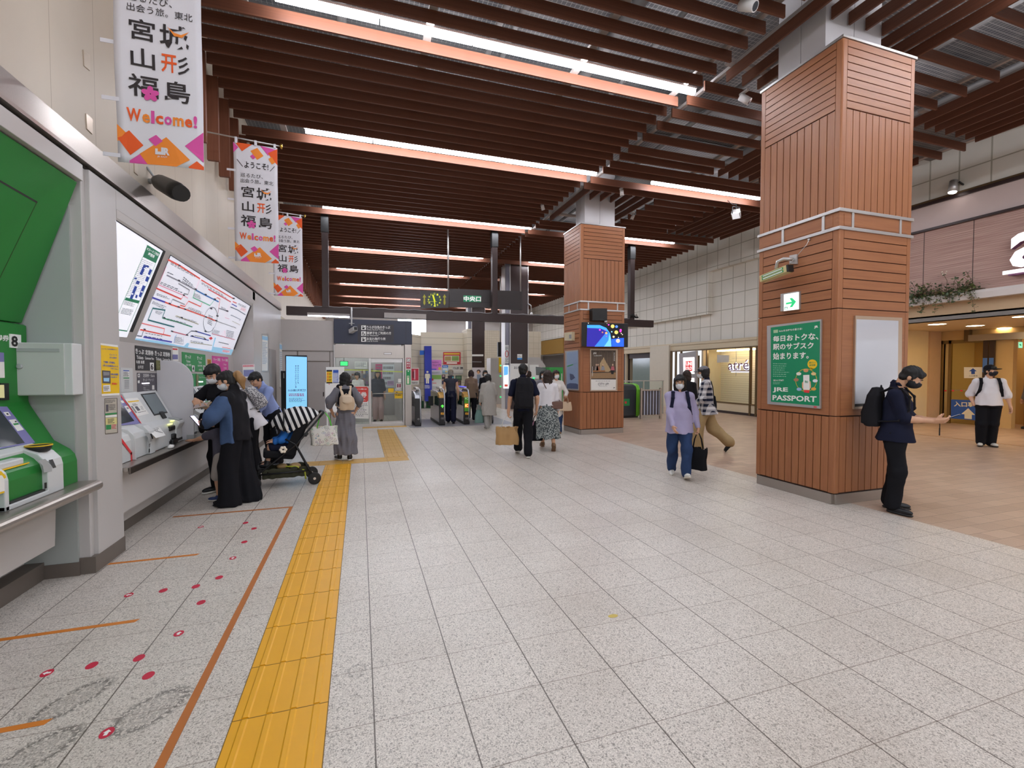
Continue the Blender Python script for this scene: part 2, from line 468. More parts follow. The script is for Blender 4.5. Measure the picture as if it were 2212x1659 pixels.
T_WHITE=M('white print','#ededea',0.55,var=0.02)
T_INK=M('black print','#1c1a1b',0.6,var=0.05)
T_TUBE=M('fluorescent tube','#ffffff',0.4,var=0.0,es=TUBE,ecol='#f1f5ff')
T_NAVY=M('navy sign board','#232840',0.35,var=0.04)
# ---------------------------------------------------------------- floor
YB,YE=-7.0,36.0
struct('floor',MB().add([(-2.6,YB,0),(5.6,YB,0),(5.6,YE,0),(-2.6,YE,0)],[(0,1,2,3)]),T_FLOOR)
struct('floor',MB().add([(5.6,YB,0),(19,YB,0),(19,YE,0),(5.6,YE,0)],[(0,1,2,3)]),T_PAVE)
# ---------------------------------------------------------------- ceiling deck above the slats
m,nt,b,oc,xyz=base('dark plenum deck',0.8,0.1)
j=mth(nt,'MAXIMUM',joint(nt,xyz[0],0,0.07,0.007),joint(nt,xyz[1],0,0.07,0.007))
c=mixc(nt,ramp(nt,noise(nt,oc,0.9,3),0.4,0.6),lin('#5b5b5e'),lin('#7a7877'))
c=mixc(nt,mth(nt,'MULTIPLY',j,0.55),c,lin('#c4bdb6'))
nt.links.new(c,b.inputs['Base Color']);T_DECK=m
struct('ceiling',MB().box(-2.6,19,YB,YE,6.75,6.95),T_DECK)
T_CHAN=M('light grey channel','#a9a19c',0.5,0.1,var=0.1)
T_DUCT=M('grey duct','#6a6664',0.55,0.2,var=0.1)
pl=MB()
for x,w in((-1.3,.1),(0.9,.1),(3.1,.1),(4.86,.07),(5.25,.06),(7.2,.08),(8.9,.06),(9.4,.06),(11.3,.08)):
    pl.box(x-w/2,x+w/2,2.2,YE-.2,6.052,6.10)
for x0,x1,y in((5.1,7.4,5.5),(5.1,7.4,3.5),(9.2,11.2,3.0),(9.2,11.2,5.45),(7.5,11.3,6.8),(7.5,11.3,8.25),(5.15,7.2,10.3),(5.15,7.2,12.25),(9.2,11.5,10.3),(9.2,11.5,12.25)):
    pl.box(x0,x1,y-.05,y+.05,6.052,6.10)
struct('trim_1',pl,T_CHAN)
pl=MB()
for x,z,r in((-0.2,6.5,.07),(1.9,6.45,.05),(2.15,6.5,.05),(3.6,6.52,.09),(4.2,6.42,.04),(6.3,6.5,.05),(8.2,6.45,.08),(10.1,6.5,.06)):
    pl.tube([(x,2.0,z),(x,YE-.2,z)],r,8)
for y in(3.4,5.0,7.3,8.6,11.0,14.6,19.2,23.0,27.0):
    pl.box(-2.1,12.9,y,y+0.12,6.56,6.7)
struct('trim_2',pl,T_DUCT)
# ---------------------------------------------------------------- brown slats: one mesh per direction, copied for every slat
SL={}
def slat(kind,a0,a1,p,label,group,z=5.9,h=0.15,t=0.03):
    L=a1-a0
    if kind not in SL:
        mb=MB()
        if kind=='x':mb.box(0,1,-t/2,t/2,0,h)
        else:mb.box(-t/2,t/2,0,1,0,h)
        o=obj('wooden_slat',mb,T_SLATX if kind=='x' else T_SLATY);SL[kind]=o
    else:
        o=SL[kind].copy();COL.objects.link(o)
    if kind=='x':o.location=(a0,p,z);o.scale=(L,1,1)
    else:o.location=(p,a0,z);o.scale=(1,L,1)
    tag(o,label,'ceiling slat',group)
LIT=[6.42,9.61,13.76,17.87,21.42,24.96,28.82,31.74]
NP=[11,13,13,12,12,13,10]
rows,tubes_y=[],[]
for k in range(0,14):
    if k!=1:rows.append(6.42-0.285*k)
tubes_y.append(6.42-0.285)
for a,b_,n in zip(LIT[:-1],LIT[1:],NP):
    p=(b_-a)/n
    rows+=[a+p*k for k in range(1,n-1)]+[b_]
    tubes_y.append(b_-p)
rows=sorted(rows+[31.74+.29*k for k in range(1,8)])
for y in rows:
    slat('x',-2.0,4.96,y,'long dark brown slat running across the main hall below the dark ceiling','slats over the main hall')
rr=[5.93,6.32,6.71,7.12,7.55,8.04,8.36]+[8.75,9.05]+[9.61,9.95]
for y in(3.3,3.6,3.98,4.38,4.77,5.16):
    slat('x',7.3,9.09,y,'short brown slat right of the near wood column head','slats right of the near column')
for y in(5.93,6.32):slat('x',5.07,11.32,y,'brown crosswise slat just behind the near wood column head','slats behind the near column')
for y in(6.71,7.12,7.55,8.04,8.36):slat('x',5.07,7.42,y,'brown crosswise slat between the two wood columns','slats between the columns')
for y in(8.75,9.05,9.61,9.95):slat('x',5.07,11.32,y,'brown crosswise slat in front of the far wood column head','slats before the far column')
for k in range(6):slat('x',7.3,9.2,10.35+k*0.405,'short brown slat right of the far wood column head','slats right of the far column')
for y in rows:
    if y>12.6:slat('x',5.07,11.4,y,'brown crosswise slat over the shop side beyond the far wood column','far slats on the shop side')
for k in range(8):slat('y',3.1 if k not in(1,2,3,4)else 4.98,5.65,5.24+0.295*k,'short brown slat running lengthwise at the near wood column head','lengthwise slats at the near column')
for k in range(4):slat('y',3.1,4.26,5.535+0.295*k,'short brown slat running lengthwise before the near wood column head','lengthwise slats at the near column front')
for k in range(7):slat('y',2.6,5.64,9.35+0.285*k,'lengthwise brown slat beside the tiled wall right of the near column','lengthwise slats by the tiled wall')
for k in range(13):slat('y',6.6,8.43,7.62+0.29*k,'lengthwise brown slat over the shop side between the columns','lengthwise slats between the columns')
for k in range(7):
    x=5.26+0.295*k
    if 5.35<x<6.35:
        slat('y',10.04,10.56,x,'stubby lengthwise brown slat in front of the far column head','stubs before the far column')
    else:slat('y',10.04,12.42,x,'lengthwise brown slat beside the far wood column head','lengthwise slats at the far column')
for k in range(8):slat('y',10.04,12.42,9.3+0.29*k,'lengthwise brown slat beside the tiled wall beyond the far column','far lengthwise slats by the tiled wall')
o0=None
for k in range(42):
    y=5.69+0.61*k
    if y>34:break
    if o0 is None:
        o0=obj('wooden_slat',MB().box(0,0.155,-0.03,0.03,0,1.25),T_SLATZ);o=o0
    else:o=o0.copy();COL.objects.link(o)
    o.location=(-2.155,y,4.77)
    tag(o,'upright brown slat on the beige wall high above the ticket machines','wall slat','upright slats on the left wall')
# ---------------------------------------------------------------- left wall
struct('wall_left',MB().box(-2.9,-2.2,YB,YE,3.2,6.75),T_BEIGE)
struct('trim_3',MB().prism([(-2.6,3.2),(-1.985,3.2),(-1.985,3.225),(-2.0,3.40),(-2.2,3.43),(-2.6,3.43)],'y',YB,13.7),T_STEEL)
struct('trim_4',MB().box(-2.5,-2.03,YB,13.7,3.17,3.2),T_DARK)
struct('trim_5',MB().box(-2.4,-2.0,YB,4.42,3.045,3.17).box(-2.4,-2.0,4.92,10.5,3.0,3.17),T_LILAC,bevel=0.004)
struct('wall_left',MB().box(-2.9,-2.43,YB,4.5,0.0,3.17).box(-2.9,-2.36,4.5,10.5,0.0,3.17),T_GREYP)
struct('wall_left',MB().box(-2.5,-2.03,4.45,4.9,0,3.17).box(-2.5,-2.0,4.505,4.92,0,3.17),T_LILAC,bevel=0.004)
struct('wall_left',MB().box(-2.5,-2.1,4.43,4.452,0.0,3.045),T_SIDE)
struct('wall_left',MB().box(-2.9,-2.0,10.3,13.68,0,3.17),T_GREYP)
struct('wall_left',MB().box(-2.9,-2.2,17.1,YE,0,3.2),T_BEIGE)
struct('baseboard_left',MB().box(-2.36,-2.09,4.422,4.5,0,0.105).box(-2.3,-1.995,4.44,4.925,0,0.13).box(-2.5,-2.31,YB,4.43,0,.13)
.box(-2.5,-2.24,4.925,10.3,0,.13).box(-2.4,-1.992,10.29,13.66,0,.1),T_BASEB)
# ---------------------------------------------------------------- right wall of square tiles with its stepped recess
X1=13.0
struct('wall_right',MB().box(X1+.12,X1+.6,9.55,YE,2.76,6.75),T_TILE)
mb=MB()
mb.prism([(14.75,6.75),(YE,6.75),(YE,3.8),(14.75,3.8),(14.75,5.45),(9.0,5.45),(9.0,6.75)],'x',X1-0.08,X1+.2)
struct('wall_right',mb,T_TILE)
struct('wall_right',MB().box(X1+.0,X1+.6,-5.0,9.56,5.66,6.75),T_TILE)
# ---------------------------------------------------------------- far end with its daylit window
struct('wall_back',MB().box(-2.6,2.6,34.0,34.3,0,6.75).box(4.6,19,34.0,34.3,0,6.75).box(2.6,4.6,34,34.3,5.6,6.75).box(2.6,4.6,34,34.3,0,2.2),T_GREYP)
# ---------------------------------------------------------------- fluorescent lines between the slats
def light_line(x0,x1,y,n,label,z=5.985,group=None):
    t=thing('ceiling_light',label,'light',(x0,y,z),group=group)
    obj('housing',MB().box(x0-.02,x1+.02,y-.03,y+.03,z+.05,z+.08),T_CHAN,t)
    L=(x1-x0)/n
    for k in range(n):
        a,b_=x0+L*k+.012,x0+L*(k+1)-.012
        obj('tube',MB().tube([(a,y,z),(b_,y,z)],0.042,12),T_TUBE,t)
NAMES=['nearest and widest white light line across the slatted ceiling','second white light line from the camera on the slatted ceiling',
'third white light line with the bare tube just visible above its slat','fourth light line, its glow on one slat left of the hanging post',
'fifth light line glowing above the hanging clock','sixth light line glowing on the far slats','seventh light line glowing on the far slats','farthest light line low over the dark beam']
for k,y in enumerate(tubes_y[:8]):
    light_line(-0.92,5.06 if k<3 else 4.6,y,5,NAMES[k])
for k,y in enumerate(tubes_y[:8]):
    x0,x1=[(6.9,9.7),(6.5,9.73),(6.5,10.3)][k]if k<3 else(6.5,10.1)
    light_line(x0,x1,y,3,'white shop side light line '+['nearest the camera beside the near column head','second from the camera left of the near column','just right of the far wood column',
'hidden mostly by the far wood column','glowing left of the far wood column','glowing farther back left of the far column','small and far by the dark column','smallest and farthest away'][k])
for k in range(3):  # unseen rows carried on past the frame to light the hall
    y=2.92-3.2*k
    for x0,x1,n in((-0.92,5.06,5),(6.5,10.0,3)):
        light_line(x0,x1,y,n,'unseen white light line added behind the photographer to light the hall',group='light lines behind the photographer')
# ================================================================ left side: ticket machines
K_GREEN=M('machine green','#1f7a2e',0.42,var=0.04,scale=3)
K_GREEN2=M('sign green','#2f8f4e',0.5,var=0.03)
K_PURP=M('violet screen surround','#7b78b0',0.45,var=0.03)
K_SCR=M('dark screen','#3a4046',0.12,var=0.1,spec=0.6)
K_SCR2=M('grey screen','#6f7c80',0.15,var=0.06,spec=0.6)
K_BODY=M('machine light grey','#cfd1d0',0.42,var=0.03)
K_BODY2=M('machine mid grey','#a9acac',0.45,var=0.03)
K_YEL=M('yellow print','#efc319',0.5,var=0.03)
K_RED=M('red tape','#e23a3f',0.5,var=0.04)
K_PINK=M('pink print','#d84aa0',0.5,var=0.03)
K_BLUE=M('blue print','#2a56b5',0.5,var=0.03)
K_SKY=M('pale blue print','#9ccdec',0.5,var=0.03)
K_PAPER=M('paper','#ecebe6',0.6,var=0.02)
K_GREY=M('grey print','#8a8a8c',0.6,var=0.03)
K_BLKS=M('black sign','#2c2a2c',0.45,var=0.05)
K_BLKS2=M('charcoal sign','#57535a',0.45,var=0.05)
K_OLIVE=M('olive notice','#7d7c52',0.5,var=0.05)
K_LAMPW=M('lit slot lamp','#f6f0ff',0.4,es=3.0)
K_LAMPY=M('lit yellow lamp','#eef28a',0.4,es=1.6)
K_BIN=M('cream display','#d9d39a',0.4,es=0.25)
ZA=crop(0,850,6.146);ZM=crop(0,680,9.217)
# --- green machine, bay A
t=thing('ticket_machine','big green ticket machine numbered 8 cut off by the left edge of the photo','ticket machine',(-2.2,3.2,0.7),group='ticket machines in the wall')
A0,A1=1.6,4.405
mb=MB();mb.prism([(-2.03,3.03),(-2.386,1.95),(-2.5,1.95),(-2.5,3.03)],'y',A0,A1)
o=obj('upper_panel',mb,K_GREEN,t,bevel=0.004)
up=Trace((-2.03,0,3.03),(1.08,0,-.356),o)
up.line('panel_seam',T_DARK,[(0,391),(80,437)],0.012).line('panel_seam',T_GROOVE,[(80,437),(0,600)],0.004).flush()
prof=[(-2.5,1.94),(-2.375,1.94),(-2.36,1.93),(-2.36,1.37),(-2.352,1.345),(-2.215,1.07),(-2.12,1.0),(-2.09,.96),(-2.078,.91),(-2.078,.742),(-2.5,.742)]
face=obj('face_panel',MB().prism(prof,'y',A0,A1),K_GREEN,t,bevel=0.003)
tr=Trace((-2.36,0,1.5),X_,t,ZM)
tr.slab('number_plate',T_WHITE,[(178,378),(392,402),(397,672),(184,652)],0.008)
tr.off=0.008
tr.text('numeral',T_INK,'8',[(228,412),(355,428),(358,640),(228,628)],2,0.03)
tr.off=0.0
tr.text('lettering',T_WHITE,'期券',[(-90,395),(180,405),(178,535),(-90,510)],2,0.02)
tr.poly('lilac_notice',K_PURP,[(-40,745),(78,755),(85,938),(-40,938)]).poly('lilac_notice',K_PAPER,[(-40,938),(85,938),(96,1255),(-40,1255)])
tr.slab('display_frame',T_BLACK,[(-60,1362),(105,1362),(112,1700),(-60,1700)],0.02)
tr.off=.02
tr.poly('display',K_BIN,[(-60,1395),(82,1395),(92,1655),(-60,1655)]).flush()
sl=Trace((-2.352,0,1.345),(.275,0,.137),t,ZA)
sl.slab('screen_surround',K_PURP,[(-200,178),(80,178),(455,655),(-200,775)],0.006)
sl.off=.006
sl.poly('screen',K_SCR,[(-250,235),(5,225),(330,655),(-250,765)])
sl.poly('stickers',T_WHITE,[(42,248),(110,243),(148,296),(85,300)]).poly('stickers',T_INK,[(80,262),(105,260),(118,280),(95,283)],2)
sl.poly('stickers',T_WHITE,[(118,350),(205,340),(318,480),(232,500)]).poly('stickers',K_GREEN2,[(170,400),(240,390),(255,410),(190,422)],2).poly('stickers',T_INK,[(195,365),(215,362),(225,378),(200,382)],2)
sl.flush()
mb=MB()
pc=[(-2.22,1.085),(-2.10,1.03),(-2.055,.975),(-2.045,.93),(-2.045,.742),(-2.3,.742),(-2.3,1.085)]
mb.prism(pc,'y',3.99,4.165)
mb.prism([(-2.22,1.085),(-2.17,1.06),(-2.19,.9),(-2.2,.742),(-2.3,.742),(-2.3,1.085)],'y',3.0,3.99)
mb.prism(pc,'y',3.585,3.62).prism([(-2.3,.742),(-2.045,.742),(-2.045,.775),(-2.3,.775)],'y',3.585,4.0)
obj('console',mb,K_BODY,t,bevel=0.006)
obj('note_slot',MB().box(-2.2,-2.1,3.62,3.86,.985,1.03).box(-2.2,-2.11,3.62,3.82,.86,.9),K_BODY,t,bevel=.01)
obj('yellow_trim',MB().box(-2.1,-2.095,3.62,3.9,.982,.99).box(-2.11,-2.105,3.62,3.85,.855,.862),K_YEL,t)
obj('coin_tray',MB().box(-2.18,-2.05,3.63,3.97,.776,.79).cyl((-2.13,3.86,.79),(-2.13,3.86,.87),.03),T_BLACK,t,bevel=.004)
obj('card_reader',MB().lathe([(.055,0),(.066,.025),(.068,.04),(.05,.042)],(-2.135,4.075,1.035),'z'),T_BLACK,t)
obj('reader_rim',MB().tube([(-2.135+.069*math.cos(a),4.075+.069*math.sin(a),1.077)for a in np.linspace(0,2*math.pi,25)],.004,6),K_YEL,t)
fr=Trace((-2.045,0,.85),X_,t,ZA)
fr.poly('slots',T_BLACK,[(588,1185),(622,1180),(622,1255),(590,1265)]).poly('slots',K_SCR,[(645,885),(700,872),(748,980),(705,992)])
fr.poly('slots',K_BODY2,[(495,890),(600,868),(690,960),(690,1035),(582,1050),(570,960)]).flush()
tr=Trace((-2.05,0,.9),X_,t,ZA)
tr.poly('yellow_card',K_YEL,[(-60,1040),(15,1030),(75,1090),(100,1190),(95,1310),(-60,1350)]).poly('yellow_card',K_PAPER,[(-60,1095),(25,1085),(68,1150),(70,1290),(-60,1330)],2).flush()
# --- counters
def counter(name,label,y0,y1,xf,zt):
    t=thing(name,label,'counter',(-2.2,(y0+y1)/2,0),group='counters under the ticket machines')
    R=0.038
    prof=[(-2.42,zt),(xf-R,zt)]+[(xf-R+R*math.sin(a),zt-R+R*math.cos(a))for a in np.linspace(.3,math.pi,8)]+[(-2.42,zt-2*R)]
    obj('worktop',MB().prism(prof,'y',y0,y1,smooth=False),T_STEEL,t)
    obj('apron',MB().prism([(-2.16,zt-2*R),(-2.175,.29),(-2.2,.29),(-2.2,zt-2*R)],'y',y0,y1-.12),T_GREYP,t,bevel=.003)
    return t
counter('counter','steel edged counter under the big green ticket machine',1.0,4.42,-1.925,0.742)
t=thing('counter','long dark edged counter under the row of grey ticket machines','counter',(-2.2,7.5,0),group='counters under the ticket machines')
obj('worktop',MB().box(-2.37,-1.965,4.925,10.28,.70,.735),T_STEEL,t,bevel=.004)
obj('edge_strip',MB().box(-1.962,-1.945,4.925,10.28,.675,.737),T_STEELD,t,bevel=.006)
obj('apron',MB().prism([(-2.06,.69),(-2.06,.30),(-2.1,.29),(-2.16,.29),(-2.16,.69)],'y',4.925,10.28),T_GREYP,t)
obj('toe_panel',MB().box(-2.36,-2.2,4.925,10.28,.13,.29),T_GREYP,t)
# --- bay B: lightboxes under the fascia
NS=Vector((.95,0,-.345)).normalized()
struct('trim_6',MB().prism([(-2.03,3.0),(-2.0,3.0),(-2.0,2.93),(-2.365,1.885),(-2.40,1.885)],'y',4.925,10.29),T_GREYP)
K_LIT=M('backlit white sheet','#eef0f8',0.35,es=0.55,var=0.0)
K_LIT2=M('backlit map sheet','#eceefa',0.35,es=0.42,var=0.0)
PS=Vector((-2.0,0,2.93))
def lit(c,e=0.35):return M('backlit print '+c,c,0.4,es=e,var=0.0)
LB=crop(0,400,4.424)
t=thing('lightbox','white backlit panel with a narrow green and blue timetable left of the route map','lightbox',(-2.1,5.4,2.4))
tr=Trace(PS,NS,t,LB)
tr.slab('frame',T_BLACK,[(1100,330),(1572,628),(1230,1468),(1100,1455)],.012)
tr.off=.012
tr.poly('sheet',K_LIT,[(1100,338),(1556,630),(1212,1455),(1100,1445)])
tr.poly('timetable',lit('#2a7a58'),[(1408,570),(1530,645),(1488,745),(1365,685)],2)
tr.text('timetable',lit('#f4f6fa'),'ICカードご利用',[(1412,592),(1520,655),(1510,680),(1402,618)],3,.02)
tr.text('timetable',lit('#f4f6fa'),'時間帯',[(1425,640),(1482,672),(1470,700),(1412,668)],3,.02)
tr.line('timetable',lit('#2a7a58'),[(1365,685),(1125,1240)],.007,2).line('timetable',lit('#2a7a58'),[(1530,645),(1215,1395)],.007,2).line('timetable',lit('#2a7a58'),[(1128,1382),(1215,1395)],.012,2)
tr.poly('timetable',lit('#2a7a58'),[(1205,1072),(1335,1105),(1322,1132),(1190,1098)],2)
NV=lit('#2c4aa8',.25)
for q in([(1375,757),(1400,768),(1357,862),(1333,850)],[(1290,880),(1312,888),(1302,902),(1280,897)],[(1308,910),(1338,922),(1325,950),(1296,940)],[(1288,962),(1312,972),(1265,1090),(1238,1085)],
[(1400,762),(1425,775),(1418,792),(1396,782)],[(1432,800),(1455,812),(1432,862),(1412,850)],[(1402,870),(1428,882),(1410,925),(1385,915)],[(1365,955),(1392,965),(1345,1075),(1325,1062)],[(1300,1045),(1318,1052),(1308,1082),(1290,1075)]):
    tr.poly('timetable',NV,q,2)
for q in([(1378,790),(1391,796),(1386,806),(1374,800)],[(1262,1030),(1276,1035),(1270,1048),(1257,1043)],[(1352,1010),(1366,1016),(1360,1028),(1347,1022)]):tr.poly('timetable',K_LIT,q,3)
tr.scrib('timetable',lit('#7c7f8c',.2),[(1362,700),(1475,750),(1330,1070),(1205,1060)],22,2,.25,3)
tr.scrib('small_print',lit('#6c6f78',.2),[(1195,1105),(1295,1130),(1280,1165),(1178,1140)],4,2,.5,1).scrib('small_print',lit('#6c6f78',.2),[(1172,1170),(1285,1190),(1258,1250),(1152,1228)],5,2,.5,2)
tr.flush()
LM=crop(270,540,6.914)
t=thing('route_map','large tilted backlit railway route map above the ticket machines','map',(-2.1,8.2,2.4))
tr=Trace(PS,NS,t,LM)
tr.slab('frame',T_BLACK,[(675,72),(1880,835),(1592,1582),(140,1352)],.012)
tr.off=.012
tr.poly('sheet',K_LIT2,[(682,85),(1868,838),(1584,1570),(150,1340)])
tr.poly('sea',lit('#9fd3f2'),[(160,1318),(560,1365),(780,1420),(880,1435),(930,1385),(960,1395),(940,1450),(1290,1500),(1340,1305),(1360,1310),(1320,1445),(1620,1490),(1584,1570),(150,1340)],2)
def ln(c,w,*pts):tr.line('route_lines',lit(c,.3),pts,w,3)
ln('#e0594a',.020,(645,145),(820,235),(1120,430));ln('#f0a0b0',.010,(1120,430),(1065,580));ln('#e0594a',.018,(1140,448),(1625,730))
ln('#8c8c96',.016,(625,375),(800,460),(1060,600));ln('#3a78b8',.02,(1060,600),(1210,680),(1400,775));ln('#e8a0b4',.012,(615,250),(505,520),(870,675),(940,720))
ln('#dd4f48',.018,(470,572),(650,650),(840,735));ln('#dd4f48',.012,(840,735),(870,690));ln('#4b4bb0',.02,(410,712),(600,780));ln('#e0594a',.018,(600,780),(700,820),(900,885),(1210,1000),(1360,1060))
ln('#8a8a90',.014,(800,500),(965,600),(940,665),(880,650));ln('#4fae84',.013,(1045,610),(1015,710),(1270,830),(1335,750));ln('#d85050',.016,(1245,585),(1580,775));ln('#f0a0b0',.008,(1580,775),(1495,1010),(1560,1030))
ln('#8a8a90',.012,(690,790),(710,735),(895,815));ln('#e0594a',.014,(825,825),(895,845),(950,765),(1130,845),(1150,790));ln('#2f6f74',.018,(560,1010),(600,900),(415,870),(345,1045),(735,1150));ln('#3f8f6a',.016,(560,1015),(780,1075),(1005,1150))
ln('#a8a488',.013,(755,990),(770,985),(1100,1110));ln('#e88080',.014,(255,1095),(590,1175),(575,1260));ln('#e05548',.016,(230,1190),(680,1285));ln('#4b4bb0',.02,(280,1300),(700,1375));ln('#555560',.012,(180,1280),(250,1290),(275,1215))
ln('#c06070',.014,(700,1215),(930,1275));ln('#444450',.014,(910,1275),(990,1210),(1060,1215));ln('#3f48a0',.018,(1060,1215),(1280,1280));ln('#3f48a0',.014,(980,1285),(1250,1350));ln('#a8a488',.012,(1040,1275),(1200,1310));ln('#a8a488',.012,(980,1380),(1300,1425))
ln('#77777f',.012,*[(1275+105*math.cos(a)*.95+28*math.sin(-a),1040+185*math.sin(a))for a in np.linspace(0,2*math.pi,30)])
ln('#77777f',.014,(1380,985),(1400,870),(1530,915));ln('#e05548',.012,(1360,730),(1375,708),(1420,735),(1390,940));ln('#8a8a8a',.012,(1360,1060),(1660,1165));ln('#c06070',.012,(1300,1250),(1640,1340));ln('#66666e',.012,(1300,1250),(1320,1160))
ln('#f0a0b0',.008,(1440,1285),(1490,1210),(1500,1290));ln('#e05548',.016,(1610,770),(1665,795));ln('#4b4bb0',.016,(1595,805),(1670,845));ln('#66707c',.016,(1575,850),(1680,895),(1800,970));ln('#66707c',.01,(1580,970),(1730,1040),(1700,1060));ln('#b0ac94',.01,(1600,1060),(1720,1120))
ln('#55555e',.012,(1400,1375),(1550,1410));ln('#e05548',.01,(1450,1450),(1580,1475));ln('#9a9aa4',.008,(730,1380),(870,1405),(880,1300));ln('#7b9fc8',.012,(730,1388),(750,1290),(775,1265))
tr.poly('route_lines',lit('#d8262e',.3),[(1250,1318),(1290,1295),(1310,1322),(1285,1345)],3)
INK_=lit('#5a5a64',.12)
for s0,q,n in((1,[(650,320),(780,380),(750,400),(620,345)],1),(2,[(880,390),(1060,560),(1040,590),(850,480)],3),(3,[(540,470),(880,610),(850,650),(520,510)],2),(4,[(480,640),(700,720),(690,750),(470,680)],2),(5,[(420,760),(640,850),(600,900),(400,800)],3),
(6,[(960,850),(1200,940),(1190,985),(930,880)],3),(7,[(770,1000),(1100,1060),(1090,1100),(760,1010)],3),(8,[(640,1020),(1000,1110),(990,1140),(620,1050)],2),(9,[(460,900),(590,930),(560,990),(450,940)],3),(10,[(750,1290),(900,1310),(860,1390),(740,1370)],5),
(11,[(1040,640),(1160,690),(1140,750),(1020,700)],4),(12,[(1330,1190),(1430,1210),(1420,1270),(1310,1240)],4),(13,[(1520,1190),(1640,1220),(1630,1330),(1510,1300)],5),(14,[(1700,790),(1830,850),(1820,880),(1690,820)],2),(15,[(1440,840),(1520,880),(1510,905),(1430,870)],2),
(16,[(690,180),(1090,400),(1080,430),(680,215)],2),(17,[(1150,480),(1560,720),(1550,750),(1140,510)],2),(18,[(300,1230),(640,1290),(630,1310),(300,1250)],1),(19,[(290,1275),(690,1345),(690,1365),(290,1295)],1),(20,[(980,1345),(1280,1395),(1270,1420),(980,1370)],2),(21,[(1250,960),(1340,1000),(1300,1140),(1230,1100)],6)):
    tr.scrib('station_names',INK_,q,n,3,.45,s0)
for x,y in((815,230),(810,455),(1058,585),(882,675),(670,800),(803,850),(900,885),(1207,665),(1345,735),(1212,1000),(1382,985),(1365,1055),(590,1012),(295,1185),(705,1215),(930,1270),(1205,1215),(1290,875),(1010,1285),(1065,1215),(1195,1330),(850,1010),(1625,722),(1530,912)):
    tr.poly('stations',lit('#33333c',.08),[(x-16,y-14),(x+16,y-6),(x+14,y+14),(x-18,y+6)],4)
tr.poly('inset_notice',lit('#f3d3dc',.3),[(1460,1490),(1570,1505),(1560,1540),(1450,1522)],3).scrib('inset_notice',lit('#d06078',.2),[(1465,1495),(1565,1508),(1556,1535),(1455,1518)],3,4)
tr.scrib('inset_notice',lit('#e08a90',.2),[(1745,850),(1820,890),(1800,930),(1720,890)],4,3)
tr.flush()
# --- machines of bay B
SA=crop(240,740,9.217);SB=crop(240,860,9.217)
V0=Vector((-2.36,0,1.5));S0=Vector((-2.35,0,1.36));SN=Vector((.32,0,.16));F0=Vector((-2.09,0,.9))
bodyp=[(-2.40,1.365),(-2.352,1.36),(-2.19,1.035),(-2.115,.985),(-2.095,.93),(-2.09,.737),(-2.40,.737)]
def machine(y0,y1,label,sign,mat=K_BODY):
    t=thing('ticket_machine',label,'ticket machine',(-2.25,(y0+y1)/2,.737),group='ticket machines in the wall')
    obj('console',MB().prism(bodyp,'y',y0+.004,y1-.004),mat,t,bevel=.006)
    return t
def screen(t,y0,y1,mscr=K_SCR2,bez=K_BODY2):
    d=Vector((.162,0,-.325)).normalized();n=SN.normalized()
    def P(y,s,l):return Vector((-2.352,y,1.36))+d*s+n*l
    for part,mat,a0,a1,b0,b1,l in(('bezel',T_BLACK,.065,.425,.03,.305,.005),('screen',mscr,.08,.41,.045,.29,.007)):
        w=y1-y0;v=[P(y0+a0*w/.5,b0,l),P(y0+a0*w/.5,b1,l),P(y0+a1*w/.5,b1,l),P(y0+a1*w/.5,b0,l)]
        vs=v+[p-n*(l+.004)for p in v]
        obj(part,MB().add(vs,[(0,1,2,3),(4,7,6,5),(0,4,5,1),(1,5,6,2),(2,6,7,3),(3,7,4,0)]),mat,t)
def coin_unit(t,y0,y1):
    w=y1-y0
    obj('coin_unit',MB().prism([(-2.17,1.03),(-2.06,1.0),(-2.045,.97),(-2.08,.9),(-2.085,.737),(-2.2,.737)],'y',y0+.58*w,y0+.9*w),K_BODY,t,bevel=.01)
    obj('card_pad',MB().prism([(-2.17,1.033),(-2.065,1.004),(-2.065,1.012),(-2.17,1.042)],'y',y0+.62*w,y0+.86*w),K_BODY2,t,bevel=.003)
    obj('coin_tray',MB().box(-2.15,-2.06,y0+.26*w,y0+.56*w,.74,.80).cyl((-2.1,y0+.41*w,.80),(-2.1,y0+.41*w,.86),.045),T_BLACK,t,bevel=.01)
    obj('note_slot',MB().box(-2.12,-2.075,y0+.22*w,y0+.5*w,.90,.955),T_BLACK,t,bevel=.01)
    obj('guide_lamp',MB().box(-2.10,-2.075,y0+.2*w,y0+.34*w,.972,.985).box(-2.13,-2.1,y0+.5*w,y0+.62*w,.998,1.01),K_LAMPY,t,bevel=.003)
    obj('keypad',MB().prism([(-2.225,1.115),(-2.185,1.035),(-2.178,1.039),(-2.218,1.119)],'y',y0+.42*w,y0+.62*w),T_BLACK,t)
    obj('lower_grille',MB().box(-2.094,-2.083,y0+.2*w,y0+.95*w,.755,.785),T_BLACK,t)
t=machine(4.93,5.775,'ticket machine with violet screen surround half hidden behind the pale pillar',None)
tr=Trace(S0,SN,t,SA)
tr.slab('screen_surround',K_PURP,[(60,900),(190,1050),(610,1620),(60,1660)],.006);tr.off=.006
tr.poly('screen',K_SCR,[(60,1000),(175,1180),(465,1560),(60,1650)]).poly('stickers',T_WHITE,[(185,1155),(235,1150),(268,1195),(215,1210)],2).poly('stickers',T_WHITE,[(262,1265),(330,1255),(405,1360),(350,1400)],2).poly('stickers',K_GREY,[(300,1290),(340,1285),(360,1315),(320,1325)],3)
tr.line('red_tape',K_RED,[(190,1050),(610,1620)],.022,3).flush()
